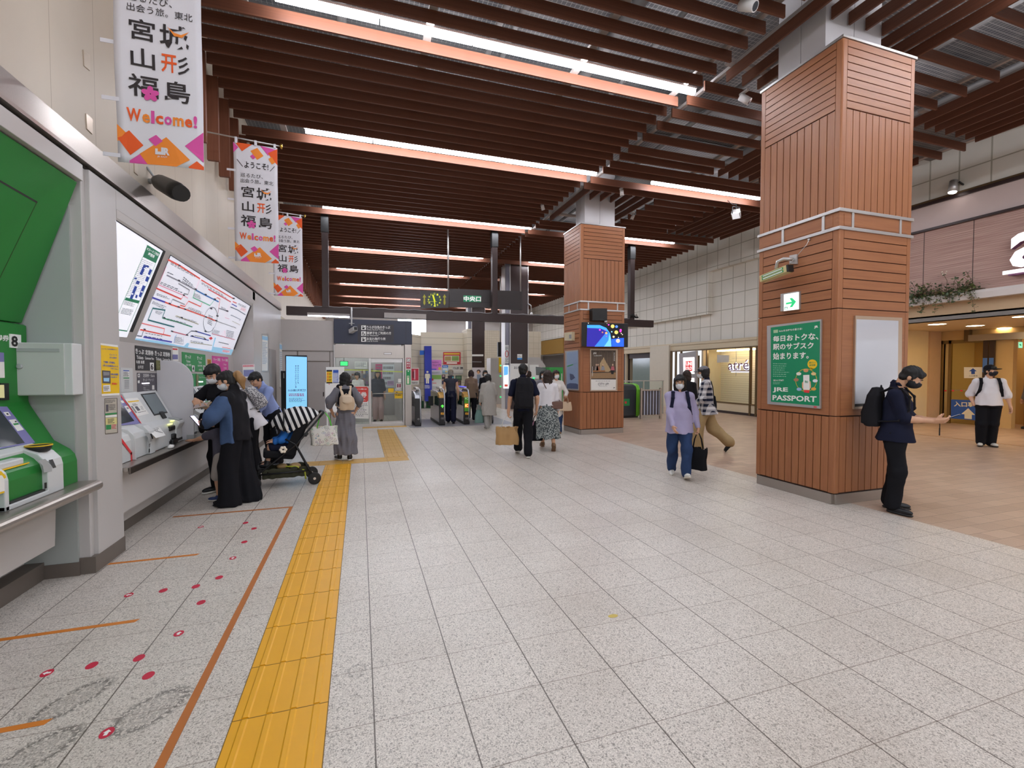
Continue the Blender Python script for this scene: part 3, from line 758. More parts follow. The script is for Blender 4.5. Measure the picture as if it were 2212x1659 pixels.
obj('side_guard',MB().prism([(-2.2,1.05),(-2.12,1.03),(-2.07,.97),(-2.06,.92),(-2.06,.737),(-2.2,.737)],'y',5.33,5.345),K_BODY,t,bevel=.004)
obj('side_guard',MB().prism([(-2.2,1.05),(-2.12,1.03),(-2.07,.97),(-2.06,.92),(-2.06,.737),(-2.2,.737)],'y',5.66,5.775),K_BODY,t,bevel=.004)
tr=Trace((-2.06,0,.9),X_,t,SB)
tr.poly('slots',T_BLACK,[(750,1010),(772,1003),(772,1080),(748,1088)]).poly('slots',K_BODY2,[(665,700),(760,690),(810,790),(812,860),(750,880),(735,790)]).poly('slots',K_SCR,[(775,710),(805,705),(842,800),(815,820)])
tr.poly('slots',T_ALU,[(750,910),(785,900),(780,970),(755,985)]).flush()
tr=Trace((-2.09,0,.9),X_,t,SB)
tr.line('red_tape',K_RED,[(185,800),(405,1100),(410,1280)],.03).line('red_tape',K_RED,[(900,900),(915,1120)],.025).flush()
t=thing('cover_panel','white blanking cover with taped notices between the violet machine and machine 6','cover panel',(-2.25,5.95,.737))
obj('panel',MB().prism([(p[0]+.012,p[1]+.004)for p in bodyp],'y',5.785,6.12),K_BODY,t,bevel=.006)
tr=Trace(S0+Vector((.012,0,.004)),SN,t,SA)
tr.poly('notice',K_PAPER,[(270,1120),(525,1098),(755,1415),(520,1470)]).poly('notice',K_YEL,[(325,1170),(545,1145),(562,1168),(345,1195)],2).scrib('notice',T_INK,[(415,1215),(520,1205),(545,1245),(445,1265)],2,2,.5,4)
tr.poly('notice',K_GREY,[(390,1265),(425,1260),(520,1395),(490,1402)],2).poly('notice',K_BLKS2,[(465,1275),(520,1265),(585,1345),(530,1362)],2).scrib('notice',K_GREY,[(570,1265),(620,1260),(660,1330),(610,1345)],4,2).scrib('notice',T_INK,[(525,1385),(700,1350),(710,1365),(545,1405)],1,2).flush()
tr=Trace((-2.115,0,.985),(.6,0,.8),t,SB)
tr.poly('fee_notice',K_PAPER,[(610,505),(850,435),(1090,740),(890,795)]).poly('fee_notice',K_GREEN2,[(655,540),(690,530),(755,600),(725,612)],2).poly('fee_notice',M('orange print','#e8a040',.5),[(760,530),(860,520),(875,575),(800,600)],2)
tr.scrib('fee_notice',T_INK,[(800,460),(850,445),(1050,710),(790,640)],7,2,.5,8).flush()
t=machine(6.13,6.655,'grey ticket machine numbered 6 with dark signs',None)
screen(t,6.13,6.655);coin_unit(t,6.13,6.655)
def sign_pair(t,mat,pts,sub,num,numq,words,mat2,subq):
    tr=Trace(V0,X_,t,SA)
    tr.slab('sign_board',mat,pts,.008);tr.off=.008
    for w,q,b in words:tr.text('lettering',T_WHITE,w,q,2,b)
    if num:
        tr.poly('number_plate',T_WHITE,numq,2)
        cx=sum(p[0]for p in numq)/4;cy=sum(p[1]for p in numq)/4
        tr.text('numeral',T_INK,num,[(cx+(p[0]-cx)*.68,cy+(p[1]-cy)*.76)for p in numq],3,.03)
    tr.off=0
    tr.slab('guide_panel',mat2,subq,.006);tr.off=.006
    return tr
W6=[('きっぷ',[(482,112),(655,140),(657,238),(488,218)],.02),('定期券',[(680,140),(842,165),(845,262),(682,242)],.02),('Tickets',[(508,258),(640,272),(642,335),(512,325)],.015),('Commuter Pass',[(676,278),(848,298),(850,342),(678,335)],.015),
('车票 車票',[(495,355),(662,360),(665,425),(500,418)],.01),('승차권',[(532,455),(640,455),(640,522),(536,522)],.01)]
tr=sign_pair(t,K_BLKS,[(470,55),(855,105),(858,555),(485,550)],None,'6',[(772,398),(852,402),(855,562),(778,562)],W6,K_BLKS2,[(512,602),(884,608),(886,968),(518,985)])
for w,q in(('定期券・Suica',[(638,620),(868,625),(868,690),(638,690)]),('きっぷ・チャージ',[(638,715),(848,718),(846,775),(640,775)]),('Commuter Pass',[(645,840),(758,845),(758,858),(645,858)]),('Suica',[(645,885),(688,886),(688,912),(645,912)]),('Tickets, Charge',[(645,930),(762,930),(762,952),(645,955)])):
    tr.text('guide_lettering',T_WHITE,w,q,2,.005)
tr.poly('guide_lettering',T_WHITE,[(528,625),(572,618),(572,690),(530,690)],2).poly('guide_lettering',T_WHITE,[(530,758),(568,752),(568,808),(532,808)],2).poly('guide_lettering',T_WHITE,[(815,850),(860,850),(862,935),(815,935)],2)
tr.poly('guide_lettering',K_BLKS2,[(540,640),(562,636),(562,672),(542,674)],3)
tr.poly('slot_lamp',K_LAMPW,[(615,805),(765,798),(765,818),(620,825)],3).flush()
t=machine(6.70,7.18,'grey ticket machine hidden behind the white rounded partition',None)
screen(t,6.70,7.18);coin_unit(t,6.70,7.18)
W5=[('きっぷ',[(866,158),(1012,182),(1015,272),(870,255)],.02),('定期券',[(1032,180),(1172,200),(1174,290),(1034,272)],.02),('Tickets',[(890,292),(1000,305),(1002,360),(892,352)],.015),('Commuter Pass',[(1030,306),(1178,322),(1180,365),(1032,360)],.015)]
tr=sign_pair(t,K_BLKS,[(860,108),(1180,150),(1185,560),(862,555)],None,None,None,W5,K_BLKS2,[(895,608),(1195,612),(1195,950),(895,965)]);tr.flush()
tr=Trace(V0,X_,t,SA)
tr.slab('side_notice',K_PAPER,[(1218,90),(1330,105),(1335,372),(1226,360)],.004).poly('side_notice',K_RED,[(1225,112),(1320,122),(1322,150),(1228,142)],5).poly('side_notice',K_PURP,[(1226,236),(1330,240),(1332,330),(1228,335)],5).flush()
for k,(y0,y1,n,nq,xo,who)in enumerate(((7.50,8.015,'4',[(1608,450),(1665,458),(1662,582),(1618,578)],0,'left of the green pair'),(8.02,8.52,'3',[(1832,455),(1876,460),(1876,582),(1838,580)],1,'right of the green pair'))):
    t=machine(y0,y1,'grey ticket machine numbered %s under a green sign, %s'%(n,who),None)
    screen(t,y0,y1);coin_unit(t,y0,y1)
    q=[(1405,185),(1645,215),(1650,575),(1412,572)]if k==0 else[(1645,215),(1865,242),(1876,580),(1650,576)]
    w=[('きっぷ',[(1475,238),(1590,255),(1590,322),(1478,312)],.02),('Tickets',[(1495,345),(1578,352),(1578,400),(1498,395)],.01),('车票 車票',[(1485,420),(1595,425),(1595,475),(1488,470)],.01)]if k==0 else        [('きっぷ',[(1712,268),(1812,282),(1812,345),(1716,338)],.02),('Tickets',[(1735,365),(1802,370),(1802,420),(1738,416)],.01),('车票 車票',[(1722,440),(1815,445),(1815,482),(1725,480)],.01),('승차권',[(1745,520),(1805,522),(1805,560),(1748,560)],.01)]
    tr=sign_pair(t,K_GREEN2,q,None,n,nq,w,K_GREEN2,[(1455,618),(1680,620),(1680,898),(1460,905)]if k==0 else[(1690,622),(1885,625),(1888,888),(1695,898)])
    if k:
        tr.text('guide_lettering',T_WHITE,'きっぷ・チャージ',[(1755,670),(1868,672),(1868,712),(1755,712)],2,.005)
        tr.poly('slot_lamp',K_LAMPW,[(1740,770),(1830,770),(1830,790),(1745,792)],3).poly('leaflet_box',K_OLIVE,[(1695,640),(1740,640),(1742,890),(1698,890)],3)
    tr.flush()
for k,(y0,y1,who)in enumerate(((8.93,9.41,'left of the pink pair'),(9.42,9.9,'right of the pink pair at the row end'))):
    t=machine(y0,y1,'grey charging machine under a pink sign, '+who,None)
    screen(t,y0,y1);coin_unit(t,y0,y1)
    sh=Sheet((-2.36,y0,1.845),Y_,Z_,y1-y0,.30,t)
    obj('sign_board',MB().box(-2.37,-2.352,y0,y1,1.545,1.845),K_PINK,t);sh.off=.009
    sh.text('lettering',T_WHITE,'チャージ専用',.1,.1,.9,.3,2,.02).text('lettering',T_WHITE,'Charge',.3,.4,.7,.53,2).text('lettering',T_WHITE,'只充值',.3,.62,.7,.76,2).flush()
    sh=Sheet((-2.36,y0,1.53),Y_,Z_,y1-y0,.18,t);obj('guide_panel',MB().box(-2.37,-2.352,y0,y1,1.36,1.53),K_PINK,t);sh.off=.009
    sh.text('guide_lettering',T_WHITE,'チャージ',.4,.15,.9,.4,2).rect('slot_lamp',K_LAMPW,.3,.6,.75,.68,2).flush()
t=thing('wall_hatch','pale square wall hatch with a small sticker and slotted speaker right of the yellow notice','hatch',(-2.36,5.9,1.5))
tr=Trace(V0,X_,t,SA)
tr.slab('door',K_BODY,[(172,495),(415,512),(430,975),(190,990)],.006);tr.off=.006
tr.poly('sticker',T_WHITE,[(240,545),(360,550),(362,715),(245,715)]).poly('sticker',K_BLUE,[(242,548),(360,553),(360,572),(243,568)],2).poly('sticker',K_GREEN2,[(245,695),(362,695),(362,715),(245,715)],2).scrib('sticker',K_BLKS2,[(248,580),(358,582),(358,680),(248,680)],5,2)
for k in range(9):tr.poly('speaker_grille',K_GREY,[(268,745+k*20),(358,745+k*20),(358,752+k*20),(268,752+k*20)])
tr.flush()
t=thing('wall_notice','tall narrow black and orange strip notice between the green and pink machine signs','notice',(-2.36,8.7,1.7))
tr=Trace(V0,X_,t,SA)
tr.slab('sheet',M('amber print','#d9962a',.5),[(1915,330),(1985,335),(2000,562),(1925,560)],.004);tr.off=.004
tr.poly('print',T_INK,[(1925,470),(1992,470),(1997,555),(1932,555)]).scrib('print',T_INK,[(1925,350),(1982,352),(1990,450),(1928,450)],3,1).poly('lower_card',K_PAPER,[(1925,570),(1998,572),(1998,668),(1928,665)]).poly('lower_card',K_BLKS2,[(1945,585),(1978,585),(1978,640),(1948,640)],2).flush()
t=thing('partition','white rounded partition standing between ticket machines 6 and 5','partition',(-2.2,6.68,.737))
pts=[(-2.35,.737),(-1.975,.737),(-1.97,1.46)]+[(-2.2+.23*math.cos(a),1.46+.26*math.sin(a))for a in np.linspace(.1,math.pi/2,9)]+[(-2.35,1.72)]
obj('board',MB().prism(pts,'y',6.672,6.69),M('white partition board','#cfcdd0',.4,var=.02),t,bevel=.003)
obj('foot',MB().box(-2.05,-1.97,6.662,6.70,.737,.80),K_BODY2,t)
tr=Trace((0,6.672,0),-Y_,t,SA);tr.poly('notice',K_OLIVE,[(862,350),(975,355),(982,548),(880,550)]).scrib('notice',M('pale olive print','#b5b48a',.5),[(880,370),(965,372),(970,520),(892,520)],5,2).flush()
mb=MB().ell((-2.0,6.02,.755),(.03,.05,.022),seg=9,rings=6)
mb.v=[(x+random.uniform(-.006,.006),y+random.uniform(-.008,.008),max(z+random.uniform(-.006,.006),.7365))for x,y,z in mb.v]
tag(obj('paper_scrap',mb,K_PAPER),'crumpled white paper scrap on the counter before the white cover','paper scrap')
# --- mailbox, notices on the pillar
t=thing('mailbox','pale grey metal letter box on the side of the wall pillar','letter box',(-2.22,4.40,1.41))
obj('body',MB().box(-2.395,-2.04,4.30,4.43,1.415,1.803),K_BODY,t,bevel=.006)
obj('door',MB().box(-2.39,-2.085,4.292,4.30,1.42,1.798),M('letter box door','#c3c6c2',.45,var=.02),t,bevel=.003)
obj('slot_flap',MB().box(-2.36,-2.11,4.288,4.292,1.735,1.762),K_BODY2,t,bevel=.002)
obj('lock_knob',MB().tube([(-2.345,4.292,1.628),(-2.345,4.286,1.628),(-2.345,4.282,1.628)],[.02,.019,.012],16),K_BODY2,t)
PL=crop(0,680,9.217);PQ=crop(0,700,4.424)
t=thing('notice','tall yellow notice with blue print on the front of the pale pillar','notice',(-2.0,4.7,1.7))
tr=Trace((-2.0,0,1.7),X_,t,PQ)
tr.slab('sheet',K_YEL,[(963,200),(1128,222),(1140,660),(972,668)],.002);tr.off=.002
tr.poly('sheet',K_PAPER,[(960,182),(1126,202),(1128,222),(963,200)],1).poly('sheet',K_PAPER,[(972,668),(1142,660),(1142,680),(973,688)],1)
for w,q in(('ビューカードなら定期券がおトク',[(972,228),(1122,240),(1122,252),(972,242)]),('ビューカード',[(1048,282),(1118,290),(1118,304),(1048,300)]),('紙でも定期券が',[(1048,312),(1118,316),(1118,332),(1048,328)]),('管理費・維持費は',[(990,352),(1100,362),(1100,382),(990,375)]),('1枚の定期券からで',[(985,385),(1128,398),(1128,415),(985,405)]),('お得に利用!!',[(1058,420),(1128,428),(1128,436),(1058,430)]),('定期の利用期間',[(1060,470),(1128,472),(1128,492),(1060,488)]),('1カ月で',[(1060,500),(1120,502),(1120,516),(1060,515)])):
    tr.text('lettering',K_BLUE,w,q,2,.02)
tr.text('lettering',K_RED,'特典付',[(1070,560),(1128,562),(1128,580),(1070,580)],2,.03)
for q in([(978,442),(1055,448),(1058,568),(982,565)],):tr.poly('pictures',K_BLKS2,q,2)
tr.poly('pictures',K_GREY,[(985,455),(1045,460),(1045,490),(988,492)],3).poly('pictures',K_SKY,[(990,515),(1045,515),(1042,550),(992,548)],3).poly('pictures',K_PAPER,[(985,585),(1052,580),(1058,645),(988,648)],2).scrib('pictures',K_BLKS2,[(992,595),(1045,592),(1048,635),(995,638)],3,3)
tr.flush()
t=thing('notice','small framed grey notice under the yellow notice on the pale pillar','notice',(-2.0,4.7,1.3))
tr=Trace((-2.0,0,1.3),X_,t,PQ)
tr.slab('frame',T_BASEB,[(1000,712),(1118,706),(1124,1040),(1006,1054)],.003);tr.off=.003
tr.poly('sheet',M('aged paper','#b9b3a4',.6),[(1003,718),(1115,712),(1120,1034),(1009,1047)]).poly('print',K_BLKS2,[(1012,770),(1036,768),(1038,835),(1014,838)],2).scrib('print',K_BLKS2,[(1042,765),(1108,762),(1110,820),(1045,825)],7,2).scrib('print',K_BLKS2,[(1008,724),(1110,720),(1110,752),(1008,758)],3,2)
tr.poly('print',K_GREEN2,[(1006,855),(1116,845),(1117,860),(1006,872)],2).poly('print',K_PAPER,[(1007,876),(1117,866),(1118,885),(1008,892)],2).poly('print',M('pale yellow print','#d8cf8a',.6),[(1010,900),(1118,892),(1119,955),(1011,962)],2).scrib('print',K_BLKS2,[(1030,905),(1095,900),(1097,948),(1032,952)],4,3)
tr.poly('print',K_GREEN2,[(1013,966),(1062,962),(1063,1005),(1015,1010)],2).scrib('print',K_RED,[(1066,960),(1112,957),(1114,1000),(1068,1005)],4,2).flush()
# --- hatches on the upper wall, spotlight, wall pieces
for k,(q,lab)in enumerate((([(178,107),(192,118),(193,153),(180,142)],'upper small metal hatch high on the beige wall left of the nearest banner'),([(184,245),(198,257),(198,290),(186,278)],'lower small metal hatch on the beige wall left of the nearest banner'),([(288,343),(296,350),(297,379),(289,372)],'small metal hatch on the beige wall under the nearest banner'))):
    t=thing('wall_hatch',lab,'hatch',gx(*q[0],-2.2))
    tr=Trace((-2.2,0,3),X_,t);tr.slab('cover',M('hatch metal','#cfc0ad',.3,.4),q,.008).flush()
# --- banners
B_OR,B_RD,B_PK=M('banner orange','#ef8a2e',.7,var=.03),M('banner red orange','#e65a1e',.7,var=.03),M('banner magenta','#d8509f',.7,var=.03)
B_CL=M('banner white cloth','#dcdae0',.75,var=.02);B_K=M('banner black print','#2b2426',.7)
def banner(x0,y,label):
    W,H,zt=.585,1.74,4.965
    t=thing('banner',label,'banner',(x0,y,zt),group='white welcome banners on the left wall')
    mb=MB();nx,nz=12,30
    def wav(u,w):return .012*math.sin(u*5+w*3+y)*w+.008*math.sin(w*9+u*2)
    vs=[(x0+W*i/nx,y+wav(i/nx,j/nz),zt-H*j/nz)for j in range(nz+1)for i in range(nx+1)]
    fs=[(j*(nx+1)+i,(j+1)*(nx+1)+i,(j+1)*(nx+1)+i+1,j*(nx+1)+i+1)for j in range(nz)for i in range(nx)]
    mb.add(vs,fs,0,True);cl=obj('cloth',mb,B_CL,t)
    md=cl.modifiers.new('thick','SOLIDIFY');md.thickness=.002;md.offset=-1
    sh=Sheet((x0,y,zt),X_,Z_,W,H,t)
    class BS(Sheet):
        def P(s,a,b,l):return Vector((x0+W*a,y+wav(a,b)-.002-.0012*l,zt-H*b))
    sh=BS((x0,y,zt),X_,Z_,W,H,t)
    def fine(pts,n=6):
        out=[]
        for i in range(len(pts)):
            a,b=pts[i],pts[(i+1)%len(pts)]
            out+=[(a[0]+(b[0]-a[0])*k/n,a[1]+(b[1]-a[1])*k/n)for k in range(n)]
        return out
    D=lambda m,*p,l=1:sh.poly('pattern',m,fine(p),l)
    Q=lambda x,yy:((x-118)/413,(yy-140)/1135)
    D(B_PK,(0,0),(.11,.04),(0,.085));D(B_RD,(.04,0),(.42,0),(.19,.068));D(B_PK,(.6,0),(1,.02),(1,.05),(.78,.075));D(B_RD,(.78,.055),(1,.01),(1,.15),(.88,.105),l=2);D(B_OR,(.79,.105),(.87,.085),(.95,.13),(.87,.15),l=3)
    D(B_OR,(.38,.055),(.54,.022),(.68,.085),(.53,.125));D(B_PK,(.37,.1),(.43,.082),(.5,.106),(.44,.125),l=2)
    D(B_OR,(0,.835),(.12,.875),(0,.91));D(B_RD,(0,.895),(.13,.855),(.29,.915),(.14,.965));D(B_PK,(.35,.885),(.44,.862),(.52,.888),(.43,.915),l=3);D(B_OR,(.245,.955),(.56,.868),(.84,.962),(.68,1.0),(.34,1.0),l=2)
    D(B_PK,(.13,.99),(.25,.955),(.36,1.0),(.13,1.0));D(B_PK,(.78,.9),(1,.825),(1,.965));D(B_RD,(.82,.995),(.92,.963),(1,.985),(1,1.0),(.83,1.0),l=2)
    T=lambda m,s_,a,b,c,d,bo=0.02:sh.text('lettering',m,s_,a,b,c,d,3,bo)
    T(B_K,'ようこそ!',.24,.15,.79,.205,.02);sh.line('lettering',B_K,[(.08,.14),(.2,.195)],.008,3).line('lettering',B_K,[(.83,.21),(.93,.165)],.008,3)
    T(B_K,'巡るたび、',.15,.25,.66,.285,0);T(B_K,'出会う旅。東北',.15,.297,.9,.332,0)
    T(B_K,'宮',.17,.362,.46,.455,.012);T(B_K,'城',.51,.362,.85,.468,.012);T(B_K,'山',.18,.49,.45,.575,.012);T(B_K,'彡',.71,.495,.85,.578,.012);T(B_RD,'开',.52,.495,.7,.575,.02)
    T(B_K,'福',.14,.605,.48,.7,.012);T(B_K,'島',.55,.61,.85,.705,.012)
    sh.poly('emblem',B_OR,[(.60,.372),(.68,.395),(.76,.40),(.86,.38),(.77,.412),(.68,.41)],4)
    for k in range(5):
        a=math.pi*2*k/5-math.pi/2;cx,cy=.385+.055*math.cos(a),.682+.0185*math.sin(a)
        sh.poly('emblem',B_PK,[(cx+.05*math.cos(b)*math.cos(a)-.036*math.sin(b)*math.sin(a),cy+(.05*math.cos(b)*math.sin(a)+.036*math.sin(b)*math.cos(a))*W/H)for b in np.linspace(0,6.1,12)],5)
    for i,ch in enumerate('Welcome!'):
        w=[.16,.09,.04,.09,.09,.13,.09,.045][i];x=.11+sum([.16,.09,.04,.09,.09,.13,.09,.045][:i])+i*.012
        c=[B_RD,B_OR,B_PK,B_RD,B_PK,B_OR,B_RD,B_PK][i]
        T(c,ch,x,.755 if ch in 'Wl!' else .772,x+w,.812,.03)
    sh.poly('rail_mark',B_CL,[(.43,.925),(.46,.925),(.46,.938),(.5,.938),(.5,.918),(.53,.918),(.53,.952),(.43,.952)],4)
    T(B_CL,'R',.53,.918,.6,.952,.05);T(B_CL,'JR EAST',.455,.957,.575,.966,.01)
    sh.flush()
    obj('pole',MB().tube([(-2.2,y+.01,5.07),(x0+W+.03,y+.01,5.0)],.011,8),T_ALU,t)
    obj('finial',MB().ell((x0+W+.055,y+.01,5.0),(.02,.028,.04)),M('gold finial','#c9a04a',.25,.9),t)
    for k in range(3):obj('pole_loop',MB().box(x0+.02+k*(W-.07)/2,x0+.05+k*(W-.07)/2,y-.006,y+.024,zt-.01,5.045-.015*k),B_CL,t)
    for k in range(4):obj('side_tie',MB().box(-2.0 if x0<-1.9 else x0-.09,x0+.02,y+.002,y+.006,zt-.42-.43*k,zt-.39-.43*k),B_CL,t)
banner(-1.775,4.4,'white welcome banner nearest the camera, cut off by the top of the photo')
banner(-1.745,7.83,'middle white welcome banner hanging from its pole over the route map')
banner(-1.765,11.16,'farthest white welcome banner, partly hidden behind the middle one')
# --- black spotlight on the wall
t=thing('wall_spotlight','black hooded spotlight on a grey bracket under the nearest banner','spotlight',(-2.2,6.0,3.6))
c0,c1=gx(338,390,-2.13),gy(392,418,5.55)
ax=(c1-c0)
obj('hood',MB().tube([c0,c0+ax*.2,c0+ax*.8,c1],[.05,.085,.095,.08],16),T_BLACK,t)
obj('bracket',MB().tube([(-2.2,c0.y,c0.z-.02),c0],.03,8).tube([(-2.2,c0.y-.05,c0.z+.12),c0],.012,6),K_BODY2,t)
obj('yoke',MB().tube([c0+Vector((0,.1,.0)),c0+Vector((.06,.12,-.05)),c0+ax*.5+Vector((0,.1,-.06))],.012,6),K_BODY2,t)
# --- flush wall beyond the machines: notices, door, screen
for(q,lab,hd)in(([(565,721),(580,724),(580,803),(564,803)],'left tall pale blue notice board on the wall beyond the ticket machines',0),([(603,738),(613,742),(614,840),(603,838)],'right tall pale blue notice board beside the small corridor door',1)):
    t=thing('notice_board',lab,'notice board',gx(*q[0],-2.0))
    tr=Trace((-2.0,0,1.8),X_,t);tr.slab('frame',T_ALU,q,.012);tr.off=.012
    f=lambda x,y:tuple((Vector(q[0]).lerp(Vector(q[1]),x)).lerp(Vector(q[3]).lerp(Vector(q[2]),x),y))
    tr.poly('sheet',K_PAPER,[f(.1,.03),f(.9,.03),f(.9,.97),f(.1,.97)]).poly('sheet',K_SKY,[f(.1,.05),f(.9,.05),f(.9,.15),f(.1,.15)],2).scrib('print',M('pale blue grey print','#9fb2c8',.5),[f(.15,.2),f(.85,.2),f(.85,.8),f(.15,.8)],14,2).flush()
struct('door_1',MB().prism([(11.9,0),(12.75,0),(12.75,2.1),(11.9,2.1)],'x',-2.0,-1.985),M('corridor door','#9f9a98',.45))
t=thing('notice','small pink headed notice on the wall behind the bending people','notice',(-2.0,10.6,1.5))
tr=Trace((-2.0,0,1.5),X_,t,crop(400,680,3.859))
tr.slab('sheet',K_PAPER,[(478,415),(578,412),(578,525),(482,525)],.003);tr.off=.003
tr.poly('print',M('pale pink print','#e8b8c0',.5),[(480,418),(576,415),(576,435),(480,437)]).poly('print',K_PURP,[(486,460),(572,458),(572,515),(488,515)]).scrib('print',K_RED,[(484,420),(570,418),(570,432),(484,434)],1,2).flush()
# ================================================================ wood clad columns
def column(x0,x1,y0,y1,zs,shaft,label):
    """zs: plinth top, planks top, panel top, boards top, band top, planks top, boards top"""
    t=thing('wood_clad_column',label,'column',((x0+x1)/2,(y0+y1)/2,0))
    zp,za,zb,zc,zd,ze,zf=zs
    G,TH,CW=.011,.016,.075
    obj('core',MB().box(x0+TH,x1-TH,y0+TH,y1-TH,zp,zf),T_GROOVE,t)
    obj('plinth',MB().box(x0-.004,x1+.004,y0+.03,y1-.03,0,zp).box(x0+.03,x1-.03,y0-.004,y1+.004,0,zp),T_STEEL,t,bevel=.002)
    H,V=MB(),MB()
    def plank(mb,face,a0,a1,z0,z1,mi):
        if face=='f':mb.box(a0,a1,y0,y0+TH,z0,z1,mi)
        if face=='b':mb.box(a0,a1,y1-TH,y1,z0,z1,mi)
        if face=='l':mb.box(x0,x0+TH,a0,a1,z0,z1,mi)
        if face=='r':mb.box(x1-TH,x1,a0,a1,z0,z1,mi)
    for face in 'fblr':
        a,b=(x0,x1)if face in 'fb' else(y0,y1);hm=0 if face in 'fb' else 1
        a+=CW;b-=CW
        def verts(z0,z1,n):
            w=(b-a)/n
            for k in range(n):plank(V,face,a+k*w+G/2,a+(k+1)*w-G/2,z0+G,z1-G,0)
        def horis(z0,z1,n):
            w=(z1-z0)/n
            for k in range(n):plank(H,face,a+G/2,b-G/2,z0+k*w+G/2,z0+(k+1)*w-G/2,hm)
        verts(zp+.008,za,10);horis(za,zb,1);horis(zb,zc,8);horis(zc+.03,zd-.03,1);verts(zd,ze,10);horis(ze,zf,9)
    for cx,sx in((x0,1),(x1,-1)):
        for cy,sy in((y0,1),(y1,-1)):
            for q0,q1 in((zp+.008,za),(za,zb),(zb,zc),(zd,zf)):
                r=.018
                pts=[(cx+sx*CW,cy),(cx+sx*r,cy),(cx+sx*.3*r,cy+sy*.3*r),(cx,cy+sy*r),(cx,cy+sy*CW),(cx+sx*TH,cy+sy*CW),(cx+sx*CW,cy+sy*TH)]
                V.prism(pts,'z',q0+G/2,q1-G/2,0)
    obj('upright_planks',V,T_CLADZ,t);obj('cross_boards',H,[T_CLADX,T_CLADY],t)
    b=MB()
    for z in(zc,zd):b.box(x0-.016,x1+.016,y0-.016,y1+.016,z-.018,z+.018)
    for u in(.17,.83):
        xx=x0+u*(x1-x0);yy=y0+(u if u<.5 else .66)*(y1-y0)
        b.box(xx-.017,xx+.017,y0-.01,y1+.01,zc,zd).box(x0-.01,x1+.01,yy-.017,yy+.017,zc,zd)
    obj('metal_band',b,T_ALU,t,bevel=.002)
    obj('band_infill',MB().box(x0+.004,x1-.004,y0+.004,y1-.004,zc+.01,zd-.01),T_CLADX,t)
    obj('top_cap',MB().box(x0-.012,x1+.012,y0-.012,y1+.012,zf,zf+.03),T_ALU,t,bevel=.002)
    sx0,sx1,sy0,sy1=shaft;xm=(sx0+sx1)/2;ym=(sy0+sy1)/2
    obj('head_shaft',MB().box(sx0,xm-.004,sy0,ym-.004,zf+.03,6.75).box(xm+.004,sx1,sy0,ym-.004,zf+.03,6.75).box(sx0,xm-.004,ym+.004,sy1,zf+.03,6.75).box(xm+.004,sx1,ym+.004,sy1,zf+.03,6.75),M('pale column head','#c4bfbf',.5,var=.02),t)
    return t
column(5.325,6.565,3.957,5.10,(.122,1.055,2.33,3.265,3.475,4.655,5.44),(5.46,6.43,4.28,4.95),'near golden brown wood clad column with the green poster')
column(5.165,6.405,10.28,11.27,(.125,1.06,2.17,3.10,3.30,4.36,5.19),(5.42,6.28,10.58,11.08),'far golden brown wood clad column carrying the television')
# ---- fittings of the near column
CA=crop(1600,440,3.606)
XL,YF=5.325,3.957
K_POST=M('poster green','#1a8a5e',0.22,var=.02)
K_LITG=M('lit white sign face','#f4fff8',.4,es=1.1)
t=thing('poster','green framed poster with white lettering on the near wood column','poster',(XL,4.5,1.1))
tr=Trace((XL,0,1.7),-X_,t,CA)
tr.slab('frame',T_ALU,[(213,952),(637,900),(630,1597),(216,1560)],.02);tr.off=.02
tr.poly('sheet',K_POST,[(234,965),(618,915),(612,1575),(236,1542)],1)
tr.text('lettering',K_PAPER,'Suicaをお持ちの皆さま!',[(298,985),(478,965),(478,982),(298,1000)],2,.02)
tr.poly('picture',M('pale mint print','#a9c9a0',.5),[(255,985),(290,980),(290,1005),(256,1008)],2)
for s_,q in(('毎日おトクな、',[(252,1032),(608,1000),(606,1060),(252,1075)]),('駅のサブスク',[(252,1090),(568,1076),(568,1130),(252,1142)]),('始まります。',[(252,1162),(530,1152),(530,1208),(252,1216)])):
    tr.text('lettering',K_PAPER,s_,q,2,.025)
tr.text('lettering',K_PAPER,'JRE',[(250,1430),(368,1432),(368,1474),(250,1470)],2,.03).text('lettering',K_PAPER,'PASSPORT',[(248,1490),(592,1500),(590,1546),(248,1530)],2,.03)
tr.text('lettering',K_PAPER,'JR',[(572,952),(604,947),(604,970),(572,974)],2,.05)
tr.text('lettering',K_PAPER,'2021.4.1 START!',[(254,1370),(335,1370),(335,1382),(254,1382)],2,.02)
tr.scrib('small_print',M('pale green print','#8cc7ab',.5),[(252,1238),(380,1240),(384,1355),(252,1352)],7,2,.3,5).scrib('small_print',M('pale green print','#8cc7ab',.5),[(252,1388),(312,1390),(312,1408),(252,1408)],2,2,.4,6)
cen=(558,1250);tr.poly('badge',K_YEL,[(cen[0]+38*math.cos(a),cen[1]+37*math.sin(a))for a in np.linspace(0,6.1,22)],2).poly('badge',K_YEL,[(545,1278),(570,1285),(540,1300)],2)
tr.text('badge',K_POST,'定期でグリーン',[(532,1232),(586,1230),(586,1244),(532,1246)],3,.02).text('badge',K_POST,'券が登場!',[(535,1252),(582,1250),(582,1264),(535,1266)],3,.02)
ring=[(510+82*math.cos(a),1375+88*math.sin(a))for a in np.linspace(0,2*math.pi,31)]
tr.line('picture',K_YEL,ring,.006,2)
tr.poly('picture',M('skin print','#e8b48a',.5),[(478,1395),(500,1370),(545,1385),(548,1430),(530,1460),(492,1458),(478,1430)],3).poly('picture',K_PAPER,[(487,1335),(535,1333),(537,1450),(489,1448)],4).poly('picture',K_RED,[(492,1452),(536,1454),(534,1474),(494,1470)],4)
tr.text('picture',K_POST,'駅GO',[(500,1378),(524,1378),(524,1398),(500,1398)],5,.02)
